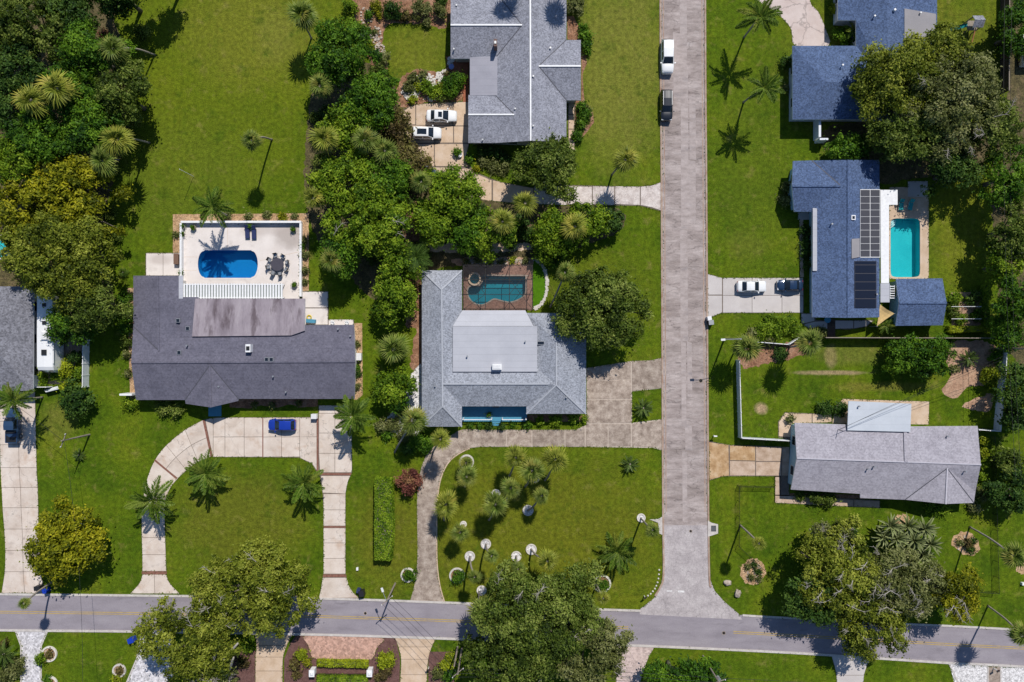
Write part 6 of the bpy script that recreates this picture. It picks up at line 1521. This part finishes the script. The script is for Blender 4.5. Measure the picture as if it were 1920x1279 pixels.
palm('s', (1085, 1120), (1093, 1152), 7.0, 26, 'fan palm at the right edge of the huge dark oak')
palm('s', (898, 1110), (903, 1143), 7.0, 27, 'fan palm at the left edge of the huge dark oak')
palm('y', (1388, 985), (1422, 1018), 8.0, 14, 'slim fan palm beside the left chain link fence')
palm('s', (1818, 988), (1899, 1042), 9.5, 26, 'tall fan palm with curved trunk at the right edge')
palm('s', (1852, 1136), (1914, 1190), 8.5, 24, 'tall fan palm curving over the main road at the right')
palm('s', (100, 1090), (46, 1131), 8.0, 11, 'slim tall palm at the road by the far left driveway')
palm('f', (428, 405), (400, 388), 7.0, 38, 'feather palm behind the wall of the deep blue pool')
palm('f', (1395, 70), (1424, 32), 7.2, 39, 'tall feather palm right of the side street, upper one')
palm('f', (1394, 192), (1434, 166), 7.2, 34, 'tall feather palm right of the side street, lower one')
palm('q', (388, 900), (386, 888), 3.2, 39, 'feather palm inside the crescent driveway, left one')
palm('q', (572, 915), (570, 905), 3.4, 38, 'feather palm inside the crescent driveway, right one')
palm('q', (292, 948), (286, 938), 3.8, 42, 'feather palm in the white stones on the crescent driveway curve')
palm('q', (668, 795), (662, 780), 5.0, 38, 'feather palm at the right corner of the crescent driveway')
palm('q', (80, 745), (26, 750), 7.0, 34, 'feather palm leaning over the pickup')
palm('q', (1157, 1030), (1157, 1033), 1.0, 38, 'big dark cycad on the lawn near the junction', cat='cycad', tr=.2)
palm('c', (1206, 765), (1206, 765), .6, 19, 'cycad on the grass island beside the side street', cat='cycad', tr=.15)
palm('c', (1181, 870), (1181, 870), .6, 17, 'small cycad on the lawn below the weathered driveway', cat='cycad', tr=.15)
palm('c', (149, 853), (149, 853), .5, 12, 'tiny cycad under the lone lawn pole', cat='cycad', tr=.12)
palm('f', (1600, 60), (1600, 58), 1.6, 19, 'yellow-green small palm in the courtyard of the slate blue house', tr=.1)
palm('d', (748, 418), (747, 416), 4.0, 26, 'spiky dark dracaena in the tree belt, upper one', cat='dracaena', tr=.1)
palm('d', (782, 485), (780, 482), 4.5, 30, 'spiky dark dracaena left of the centre house', cat='dracaena', tr=.1)
palm('c', (1815, 670), (1815, 672), .6, 17, 'cycad in the bare sandy soil', cat='cycad', tr=.12)
palm('c', (10, 1228), (8, 1226), 1.5, 26, 'dark palm in the bottom left corner', tr=.15)
palm('d', (232, 512), (232, 511), .6, 9, 'small yellow spiky plant at the left patio', cat='plant', tr=.06)
# ------------------------------------------------------------------ shrubs, beds, stones
COLW = dict(oak='olive', live='olive', moss='greyish', green='green', bright='bright green', yellow='yellow', dark='dark green', red='red', brown='bronze', lime='lime green')
ORD = ['first', 'second', 'third', 'fourth', 'fifth', 'sixth', 'seventh', 'eighth', 'ninth', 'tenth', 'eleventh', 'twelfth', 'thirteenth', 'fourteenth', 'fifteenth', 'sixteenth']
def shrubs(where, rows, group, noun='shrub'):
    """rows: (px, py, r, height, kind); each label names the colour, the place and the order along the row"""
    for kd in dict.fromkeys(r[4] for r in rows):
        sub = [r for r in rows if r[4] == kd]; hor = max(r[0] for r in sub) - min(r[0] for r in sub) >= max(r[1] for r in sub) - min(r[1] for r in sub)
        sub.sort(key=lambda r: r[0] if hor else r[1])
        for i, r in enumerate(sub):
            od = '' if len(sub) == 1 else ', %s from the %s' % (ORD[i], 'left' if hor else 'top')
            shrub(r[0], r[1], r[2], r[3], kd, '%s %s %s%s' % (COLW[kd], noun, where, od), group)
shrubs('in the bed left of the top house', [(735, 20, 17, 1.8, 'dark'), (790, 16, 20, 1.8, 'moss'), (822, 22, 14, 1.4, 'moss'), (690, 28, 8, .8, 'green'), (706, 14, 9, .8, 'yellow'), (686, 58, 9, .9, 'green'), (692, 85, 9, .9, 'lime'),
    (716, 112, 15, 1.5, 'moss'), (708, 132, 11, 1.2, 'oak'), (830, 3, 11, 1.2, 'dark'), (655, 15, 14, 1.6, 'bright'), (662, 46, 12, 1.4, 'bright'), (800, 44, 7, .7, 'moss'), (844, 46, 6, .6, 'lime'), (760, 30, 9, .9, 'brown'), (712, 30, 6, .6, 'yellow'), (702, 62, 6, .5, 'moss'), (724, 150, 9, .8, 'oak')], 'shrubs left of the top house')
shrubs('in the rock garden', [(775, 145, 10, .8, 'moss'), (792, 140, 8, .7, 'moss'), (765, 162, 9, .7, 'moss'), (786, 166, 8, .6, 'lime'), (802, 166, 15, 1.1, 'bright'), (818, 172, 14, 1.1, 'bright'), (846, 155, 17, 2.0, 'green'), (859, 150, 12, 1.7, 'green'), (852, 173, 12, 1.5, 'green'), (773, 186, 7, .6, 'lime'), (832, 165, 9, .8, 'yellow'), (783, 155, 6, .5, 'lime'), (838, 140, 7, .6, 'brown'), (828, 182, 8, .7, 'oak')], 'rock garden plants')
shrubs('along the lower wall of the top house', [(905, 283, 10, 1., 'dark'), (920, 284, 10, 1., 'dark'), (936, 289, 10, 1., 'dark'), (948, 296, 9, .9, 'dark'), (858, 286, 8, .8, 'green'), (905, 305, 9, .6, 'moss'), (925, 312, 11, .6, 'moss'), (945, 318, 11, .6, 'moss'), (893, 316, 8, .5, 'yellow'), (880, 300, 7, .7, 'green')], 'shrubs below the top house')
shrubs('along the right wall of the top house', [(1076, 10, 20, 1.8, 'moss'), (1092, 68, 11, 1., 'green'), (1100, 84, 10, .9, 'green'), (1094, 54, 8, .8, 'green'), (1101, 96, 8, .8, 'green'), (1091, 200, 9, .8, 'green'), (1096, 216, 11, .9, 'green'), (1088, 236, 10, .8, 'green'), (1084, 256, 9, .8, 'green'), (1103, 205, 6, .5, 'moss')], 'shrubs right of the top house')
shrubs('left of the charcoal house', [(232, 560, 12, 1.3, 'green'), (238, 585, 12, 1.3, 'oak'), (235, 612, 13, 1.4, 'green'), (236, 640, 10, 1., 'oak'), (238, 665, 8, .7, 'moss'), (242, 700, 7, .6, 'moss'), (246, 756, 14, 1.1, 'bright')], 'shrubs left of the charcoal house')
shrubs('below the front of the charcoal house', [(311, 766, 14, 1.2, 'oak'), (331, 775, 13, 1.2, 'oak'), (300, 760, 8, .8, 'oak'), (478, 758, 6, .5, 'moss'), (510, 760, 6, .5, 'moss'), (560, 757, 6, .5, 'moss')], 'shrubs before the charcoal house')
shrubs('in the narrow bed right of the charcoal house', [(669, 645, 4, .5, 'moss'), (670, 700, 5, .6, 'dark'), (671, 726, 6, .6, 'moss'), (669, 688, 4, .4, 'green')], 'plants right of the charcoal house')
shrubs('in the tan mulch round the pool wall', [(572, 450, 6, .5, 'moss'), (571, 478, 7, .6, 'moss'), (572, 508, 7, .6, 'moss'), (571, 530, 6, .5, 'moss'), (568, 462, 5, .5, 'green'), (465, 405, 7, .5, 'moss'), (500, 404, 7, .5, 'moss'), (530, 405, 7, .5, 'yellow'), (552, 406, 6, .5, 'moss'), (425, 405, 7, .6, 'moss'), (331, 440, 5, .4, 'moss')], 'plants round the pool wall')
shrubs('at the lower left corner of the centre house', [(720, 800, 13, 1.2, 'moss'), (738, 796, 11, 1., 'moss'), (786, 832, 18, 1.6, 'green'), (802, 836, 13, 1.3, 'green'), (768, 842, 13, 1.2, 'dark'), (760, 816, 11, 1., 'moss'), (725, 815, 9, .8, 'green'), (750, 770, 9, .9, 'moss')], 'shrubs at the corner of the centre house')
shrubs('before the porch of the centre house', [(918, 800, 6, .7, 'dark'), (941, 800, 6, .7, 'dark'), (1046, 786, 11, .9, 'bright'), (1076, 786, 11, .9, 'bright'), (1012, 790, 7, .6, 'bright'), (1096, 786, 6, .6, 'bright'), (880, 799, 6, .5, 'green'), (900, 799, 5, .5, 'green'), (962, 798, 6, .5, 'green'), (990, 797, 7, .6, 'green')], 'plants before the porch')
shrubs('around the screened pool', [(1046, 486, 14, 1.2, 'green'), (1012, 465, 13, 1.2, 'moss'), (1030, 470, 11, 1.1, 'green'), (875, 489, 5, .4, 'moss'), (895, 490, 6, .4, 'moss'), (918, 489, 5, .4, 'lime'), (940, 490, 6, .4, 'moss'), (962, 489, 5, .4, 'lime'), (985, 489, 6, .4, 'moss'), (868, 470, 10, .9, 'dark'), (890, 462, 12, 1.2, 'dark'), (960, 455, 14, 1.5, 'dark'), (995, 440, 16, 1.6, 'dark')], 'plants around the screened pool')
shrubs('under the belt of trees', [(770, 470, 14, 1.4, 'dark'), (765, 545, 12, 1.3, 'green'), (795, 470, 14, 1.2, 'dark'), (820, 450, 14, 1.2, 'dark'), (735, 480, 16, 1.8, 'dark'), (765, 505, 14, 1.5, 'green'), (700, 480, 16, 1.6, 'dark'), (760, 380, 14, 1.4, 'dark'), (760, 345, 14, 1.3, 'dark'), (735, 275, 12, 1.4, 'brown'), (780, 330, 11, 1.2, 'brown'), (600, 300, 14, 1.4, 'oak'), (615, 215, 16, 1.6, 'dark'), (600, 330, 12, 1.2, 'oak'), (590, 220, 10, 1., 'oak'), (900, 395, 14, 1.4, 'dark'), (975, 420, 16, 1.6, 'dark'), (760, 265, 10, 1.1, 'brown')], 'undergrowth in the tree belt')
shrubs('at the edge of the top left wood', [(265, 60, 12, 1.4, 'oak'), (195, 65, 8, .9, 'red'), (255, 225, 14, 1.4, 'oak'), (110, 105, 8, 1., 'red'), (210, 320, 14, 1.4, 'oak'), (205, 400, 14, 1.4, 'oak'), (215, 440, 12, 1.2, 'oak')], 'undergrowth of the top left wood')
shrub(767, 902, 24, 2.4, 'red', 'red-leaved round bush beside the weathered driveway', card=.17)
shrubs('beside the motorhome', [(112, 640, 15, 1.6, 'bright'), (126, 690, 14, 1.5, 'lime'), (106, 702, 11, 1., 'bright'), (80, 712, 12, .8, 'bright'), (140, 665, 14, 1.5, 'dark'), (145, 700, 10, 1., 'bright'), (120, 725, 11, .9, 'lime'), (68, 705, 8, .7, 'lime')], 'plants beside the motorhome')
shrubs('beside the solar panel house', [(1474, 350, 9, .8, 'moss'), (1471, 375, 10, .9, 'moss'), (1512, 435, 9, .9, 'dark'), (1511, 455, 9, .9, 'dark'), (1512, 475, 9, .9, 'dark'), (1511, 497, 8, .8, 'dark'), (1478, 118, 11, 1.1, 'dark'), (1575, 66, 14, 1.1, 'green'), (1566, 18, 10, .9, 'lime'), (1590, 78, 9, .8, 'green'), (1470, 165, 8, .5, 'moss')], 'shrubs by the slate blue houses')
shrubs('outside the white fence corner', [(1448, 612, 22, 1.6, 'bright'), (1428, 624, 17, 1.4, 'bright'), (1474, 608, 18, 1.4, 'bright'), (1408, 622, 13, 1.1, 'moss'), (1500, 622, 11, 1., 'bright'), (1464, 664, 12, .8, 'dark'), (1440, 640, 10, .9, 'moss'), (1535, 622, 12, .8, 'moss')], 'shrubs above the white fence')
shrubs('around the lilac grey house', [(1844, 828, 8, .9, 'lime'), (1843, 850, 7, .8, 'lime'), (1843, 872, 8, .9, 'bright'), (1842, 892, 8, .8, 'bright'), (1838, 928, 13, 1.1, 'moss'), (1832, 954, 11, .9, 'moss'), (1525, 936, 15, 1.1, 'oak'), (1553, 938, 13, 1.1, 'oak'), (1500, 932, 7, .6, 'oak'), (1750, 956, 12, .9, 'bright'), (1772, 957, 12, .9, 'bright'), (1548, 766, 11, 1.1, 'dark'), (1576, 768, 12, 1.2, 'dark'), (1482, 786, 8, .8, 'moss'), (1856, 705, 17, 1.4, 'lime'), (1868, 668, 12, 1.1, 'green'), (1790, 690, 8, .5, 'moss')], 'shrubs around the lilac grey house')
shrubs('in the kitchen garden', [(1790, 560, 11, .9, 'bright'), (1788, 585, 12, .9, 'oak'), (1800, 600, 10, .8, 'bright'), (1825, 560, 11, 1., 'dark'), (1845, 555, 10, 1., 'bright'), (1845, 575, 9, .9, 'bright'), (1830, 590, 9, .7, 'green'), (1775, 640, 12, 1., 'green')], 'kitchen garden plants')
shrubs('in the round bed right of the side street', [(1404, 1064, 5, .4, 'moss'), (1416, 1058, 5, .4, 'dark'), (1422, 1070, 5, .4, 'dark'), (1408, 1082, 5, .4, 'moss'), (1424, 1084, 5, .4, 'moss')], 'plants in the round bed')
shrubs('in the oval bed at the right', [(1814, 1020, 8, .6, 'brown'), (1822, 1030, 7, .5, 'dark'), (1800, 1016, 5, .4, 'moss'), (1826, 1015, 6, .5, 'dark')], 'plants in the oval bed')
shrub(1592, 1002, 14, 1.8, 'dark', 'small dark conical shrub above the lower right oaks')
shrubs('around the pink forecourt', [(563, 1227, 10, .8, 'lime'), (576, 1240, 8, .7, 'yellow'), (723, 1237, 17, 1.2, 'lime'), (552, 1246, 10, .7, 'brown'), (720, 1262, 14, .8, 'brown'), (556, 1264, 7, .5, 'brown'), (710, 1270, 8, .5, 'brown'), (832, 1246, 12, .9, 'lime'), (842, 1262, 14, 1.1, 'green'), (820, 1264, 10, .8, 'moss'), (846, 1232, 10, .8, 'lime'), (462, 1210, 14, .9, 'bright'), (455, 1240, 10, .8, 'brown')], 'shrubs around the forecourt')
shrubs('in the bottom left garden', [(26, 1252, 20, 1.2, 'moss'), (10, 1270, 16, 1.1, 'moss'), (92, 1226, 8, .5, 'brown'), (76, 1234, 9, .7, 'bright'), (224, 1256, 7, .5, 'brown'), (218, 1272, 8, .6, 'lime'), (88, 1276, 8, .6, 'green'), (8, 1205, 7, .5, 'brown')], 'plants in the bottom left garden')
hedge([(703, 897), (734, 899), (737, 1000), (733, 1051), (702, 1050), (702, 960)], 1.7, 'bright', 'long clipped hedge on the strip between the two curving driveways')
hedge([(594, 1239), (689, 1241), (689, 1252), (594, 1250)], .8, 'lime', 'low yellow-green hedge below the pink forecourt')
hedge([(594, 1268), (688, 1270), (688, 1300), (594, 1300)], .9, 'bright', 'green hedge behind the dark railing at the bottom')
hedge([(1780, 612), (1850, 612), (1852, 622), (1780, 624)], .9, 'lime', 'lime hedge along the lower side of the kitchen garden')
hedge([(1846, 535), (1856, 535), (1856, 612), (1847, 612)], 1.0, 'bright', 'bright hedge along the right side of the kitchen garden')
spk = [(1668, 985, 24), (1700, 985, 24), (1732, 990, 24), (1680, 1008, 24), (1712, 1012, 26), (1742, 1018, 24), (1700, 1035, 22), (1728, 1040, 22), (1655, 1005, 22)]
for k, (x, y, r) in enumerate(sorted(spk)):
    palm('p', (x, y+3), (x, y), 2.0 + .3*(k % 3), r, 'pale spiky plant of the clump above the lower right oaks, %s from the left' % ORD[k], 'spiky plants above the lower right oaks', 'spiky plant', tr=.1)
palm('f', (1660, 612), (1660, 610), 1.2, 17, 'small yellow palm under the shade sail', tr=.08)

# ---- stones
def rock_mesh(seed, mat, n=10):
    r = random.Random(seed); V = []; F = []
    for i, (ph, rr) in enumerate(((-.5, .8), (.0, 1.), (.55, .78), (.85, .4))):
        for k in range(n):
            a = 2*math.pi*k/n; q = rr*r.uniform(.82, 1.15); V.append((q*math.cos(a), q*math.sin(a)*.85, ph*.7 + r.uniform(-.06, .06)))
    for i in range(3):
        for k in range(n): F.append((i*n+k, i*n+(k+1) % n, (i+1)*n+(k+1) % n, (i+1)*n+k))
    F.append(tuple(range(3*n, 4*n))); return MB().add(V, F).mesh('rock', mat)
RK = [rock_mesh(k, Mt['rock']) for k in range(3)]; SK = [rock_mesh(k+7, Mt['stone'], 8) for k in range(3)]
for (x, y, r, lab, k) in ((1364, 1093, .62, 'pale boulder on the lawn right of the side street, upper one', 0), (1383, 1113, .68, 'pale boulder on the lawn right of the side street, lower one', 1), (1318, 1104, .0, '', 0)):
    if r: o = inst('boulder', RK[k], None, P(x, y, r*.3), (0, 0, k*1.3), (r*1.05, r*.9, r)); tag(o, lab, 'boulder')
row = [(1236, 1069), (1235.5, 1077), (1234.5, 1085), (1233, 1092), (1230.5, 1098.5), (1228, 1104), (1224, 1109), (1220, 1113.5), (1215, 1117)]
for k, (x, y) in enumerate(row):
    o = inst('stone', SK[k % 3], None, P(x, y, .06), (0, 0, k), (.17, .17, .16)); tag(o, 'small white stone of the row at the lawn corner, %s from the top' % ORD[k], 'stone', 'row of white stones at the junction')
def pebbles(b, cx, cy, rx, ry, n, s0, s1, seed, ring=None):
    r = random.Random(seed)
    for _ in range(n):
        a = r.uniform(0, 6.283); d = math.sqrt(r.uniform(0, 1)) if ring is None else r.uniform(ring, 1.)
        q = P(cx + rx*d*math.cos(a), cy + ry*d*math.sin(a)); s = r.uniform(s0, s1); rot = r.uniform(0, 3.1); V = []
        for z, k in ((0, 1.), (s*.55, .8)):
            for j in range(5):
                an = rot + 1.2566*j; V.append((q.x + s*k*math.cos(an)*r.uniform(.8, 1.1), q.y + s*k*math.sin(an)*r.uniform(.7, 1.), z))
        b.add(V, [(9, 8, 7, 6, 5)[::-1]] + [(j, (j+1) % 5, 5+(j+1) % 5, 5+j) for j in range(5)])
def disc(x, y, r, label, ry=None):
    q = P(x, y); t = thing('tree_ring', label, 'stone ring', (q.x, q.y, 0), world=True)
    MB().prism(G(ell(x, y, r, ry or r, 20)), .0, .05).obj('gravel_disc', Mt['whitegravel'], t)
    b = MB(); n = int(r*3.2); rd = random.Random(int(x+y))
    for k in range(n):
        a = 6.2832*k/n; c = P(x + r*math.cos(a), y + (ry or r)*math.sin(a)); b.box((c.x, c.y, .07), (.30, .20, .14 + rd.uniform(0, .04)), -a + 1.57, taper=.85)
    o = b.obj('stone_edge', Mt['stone'], t); o['kind'] = 'stuff'; return t
for (x, y, r, lab) in ((881, 1043, 8.5, 'white stone disc at the thin palm nearest the weathered driveway'), (911, 1020, 8.5, 'white stone disc at the second thin palm'), (968, 1043, 8.5, 'white stone disc at the third thin palm'), (996, 1030, 9, 'white stone disc at the fourth thin palm'),
                       (1202, 971, 7, 'white stone disc near the side street'), (869, 983, 5, 'small white stone disc beside the weathered driveway'), (990, 957, 9, 'white stone disc right of the palm cluster'), (930, 926, 7.5, 'white stone disc inside the palm cluster'), (903, 1107, 8, 'white stone disc shaded by the huge oak'), (1003, 897, 7, 'white stone disc under the heart of the palm cluster')): disc(x, y, r, lab)
def ringbed(x, y, r, label, bush, h, kind, off=(3, 3), fill='mulch'):
    q = P(x, y); t = thing('tree_ring', label, 'stone ring', (q.x, q.y, 0), world=True)
    MB().prism(G(ell(x, y, r*.9, n=20)), .0, .03).obj('bed_fill', Mt[fill], t)
    b = MB(); n = int(r*3.0); rd = random.Random(int(x))
    for k in range(n):
        a = 6.2832*k/n; c = P(x + r*math.cos(a), y + r*math.sin(a)); b.box((c.x, c.y, .09), (.32, .30, .18 + rd.uniform(0, .05)), -a + 1.57, taper=.85)
    o = b.obj('stone_edge', Mt['stone'], t); o['kind'] = 'stuff'
    if bush: shrub(x+off[0], y+off[1], bush, h, kind, '%s dome-clipped bush inside the %s' % (COLW[kind], label), card=.13)
ringbed(765, 1078, 12, 'white stone ring left of the weathered driveway mouth', 11, .9, 'green', (1, 3))
ringbed(857, 1079, 13, 'white stone ring right of the weathered driveway mouth', 13, 1., 'green', (1, 4))
ringbed(1129, 1094, 15, 'big white stone ring right of the huge oak', 13, .9, 'green', (3, 2))
ringbed(875, 866, 12, 'white stone ring at the inner curve of the weathered driveway', 0, 0, 'green')
ringbed(288, 962, 15, 'white stone ring on the crescent driveway curve', 0, 0, 'green', fill='whitegravel')
ringbed(151, 985, 15, 'white stone ring beside the yellow-green road tree', 0, 0, 'green', fill='whitegravel')
ringbed(93, 1226, 13, 'stone ring beside the pale cobbled drive', 0, 0, 'green', fill='mulch_tan')
ringbed(224, 1257, 11, 'stone ring on the grass below the road', 0, 0, 'green', fill='mulch_tan')
ringbed(94, 1282, 13, 'stone ring at the bottom edge beside the cobbled drive', 0, 0, 'green', fill='mulch_tan')
def stuffrocks(label, name, mat, args):
    b = MB()
    for a in args: pebbles(b, *a)
    o = b.obj(name, mat); o['kind'] = 'stuff'; o['label'] = label
stuffrocks('white rocks of the rock garden', 'rocks', Mt['stone'], [(770, 172, 16, 16, 130, .14, .38, 1), (800, 150, 32, 12, 110, .12, .34, 2), (832, 142, 14, 10, 60, .12, .34, 3), (815, 185, 25, 5, 30, .1, .25, 4), (845, 115, 6, 8, 24, .15, .35, 5)])
stuffrocks('pale rocks in the bed left of the top house', 'rocks', Mt['rock'], [(700, 70, 16, 22, 70, .1, .32, 6), (690, 30, 14, 18, 30, .1, .25, 7), (712, 95, 10, 12, 30, .1, .3, 8)])
stuffrocks('stones edging the curved turf beside the screened pool', 'rocks', Mt['stone'], [(1002 + 26*math.sin(t) - 2, 532 - 46*math.cos(t), 2.2, 3, 7, .14, .26, 20+k) for k, t in enumerate([.1*j for j in range(1, 31)])])
stuffrocks('stones in the round and oval beds', 'rocks', Mt['rock'], [(1412, 1072, 18, 19, 60, .07, .2, 51), (1808, 1018, 20, 14, 40, .07, .2, 52), (93, 1226, 9, 9, 14, .1, .22, 53), (224, 1257, 8, 8, 12, .1, .22, 54)])
stuffrocks('stones above the screened pool', 'rocks', Mt['rock'], [(930, 490, 66, 5, 150, .08, .22, 55)])
# pots on the white deck
for k, (x, y, r, sz, lab) in enumerate(((345, 426, .38, 6, 'potted plant in the upper left corner of the white deck'), (365, 428, .42, 6, 'potted plant right of the corner one on the white deck'), (552, 431, .36, 6, 'potted plant in the upper right corner of the white deck'), (554, 534, .45, 6, 'potted plant at the lower right of the white deck'), (342, 512, .3, 5, 'potted plant at the lower left of the white deck'), (470, 425, .28, 4, 'small potted plant behind the navy loungers'), (917, 777, .4, 5, 'potted plant on the teal porch'), (345, 440, .25, 4, 'small pot by the left wall of the white deck'))):
    t = pot(x, y, r, lab, ('stone', 'conc_old', 'metal_dark')[k % 3]); key = [v for kk, v in _sh.items() if kk[0] == 'green' and kk[1] <= .5][0]
    inst('plant', key[0], t, (0, 0, .35), (0, 0, k), .75)
q = P(862, 291); t = thing('planter', 'white dish planter beside the tan driveway', 'planter', (q.x, q.y, .05)); MB().lathe((0, 0, 0), [(.3, 0), (.42, .3), (.45, .4), (.36, .4), (.3, .3)], 12).obj('bowl', Mt['white'], t)
q = P(847, 128); t = thing('garden_table', 'small blue garden table on the red brick path', 'table', (q.x, q.y, .03)); MB().lathe((0, 0, .6), [(.4, 0), (.42, .04), (.4, .06)], 14).obj('table_top', plain('lavender_paint', (.2, .25, .5), .5), t); MB().lathe((0, 0, 0), [(.25, 0), (.05, .08), (.04, .6)], 8).obj('pedestal', Mt['metal'], t)

# ---- grass creeping over the edges of the paving
def fringe():
    Pn = []; r = np.random.default_rng(77)
    for poly in PAVE:
        n = len(poly)
        for i in range(n):
            a = np.array(poly[i]); c = np.array(poly[(i+1) % n]); l_ = np.hypot(*(c-a))
            if l_ < .02 or max(abs(a).max(), abs(c).max()) > 260: continue
            d = (c-a)/l_; nn = np.array([d[1], -d[0]]); m = max(1, int(l_/.09))
            t = r.uniform(0, 1, m)[:, None]; base = a + (c-a)*t
            Pn.append(np.concatenate([base, np.repeat(nn[None], m, 0)], 1))
    Q = np.concatenate(Pn); Q = Q[(abs(Q[:, 0]) < 84) & (abs(Q[:, 1]) < 58)]
    test = Q[:, :2] + Q[:, 2:]*.16; ins = np.zeros(len(Q), bool)
    for poly in PAVE:
        n = len(poly); c_ = np.zeros(len(Q), bool)
        for i in range(n):
            (x1, y1), (x2, y2) = poly[i], poly[(i+1) % n]
            if y1 == y2: continue
            c_ ^= ((y1 > test[:, 1]) != (y2 > test[:, 1])) & (test[:, 0] < (x2-x1)*(test[:, 1]-y1)/(y2-y1) + x1)
        ins |= c_
    Q = Q[~ins]; v = .5 + .5*np.sin(Q[:, 0]*1.7 + 2*np.sin(Q[:, 1]*1.1)); Q = Q[r.uniform(size=len(Q)) < .35 + .6*v]
    n = len(Q); off = r.normal(.0, .09, (n, 1)); C = np.concatenate([Q[:, :2] + Q[:, 2:]*off, np.full((n, 1), .06) + r.uniform(0, .03, (n, 1))], 1)
    N = np.concatenate([r.normal(0, .5, (n, 2)), np.ones((n, 1))], 1)
    o = link(bpy.data.objects.new('grass_fringe', card_mesh('grass_fringe', C, N, r.uniform(.06, .15, n), np.clip(r.normal(.45, .25, n), 0, 1), .4, L['turf'], 8)))
    o['kind'] = 'stuff'; o['label'] = 'grass creeping over the edges of drives, walks and kerbs'
L['turf'] = leafmat('grass_blades', (.035, .075, .004), (.075, .120, .006), (.17, .17, .03), .2)
fringe()
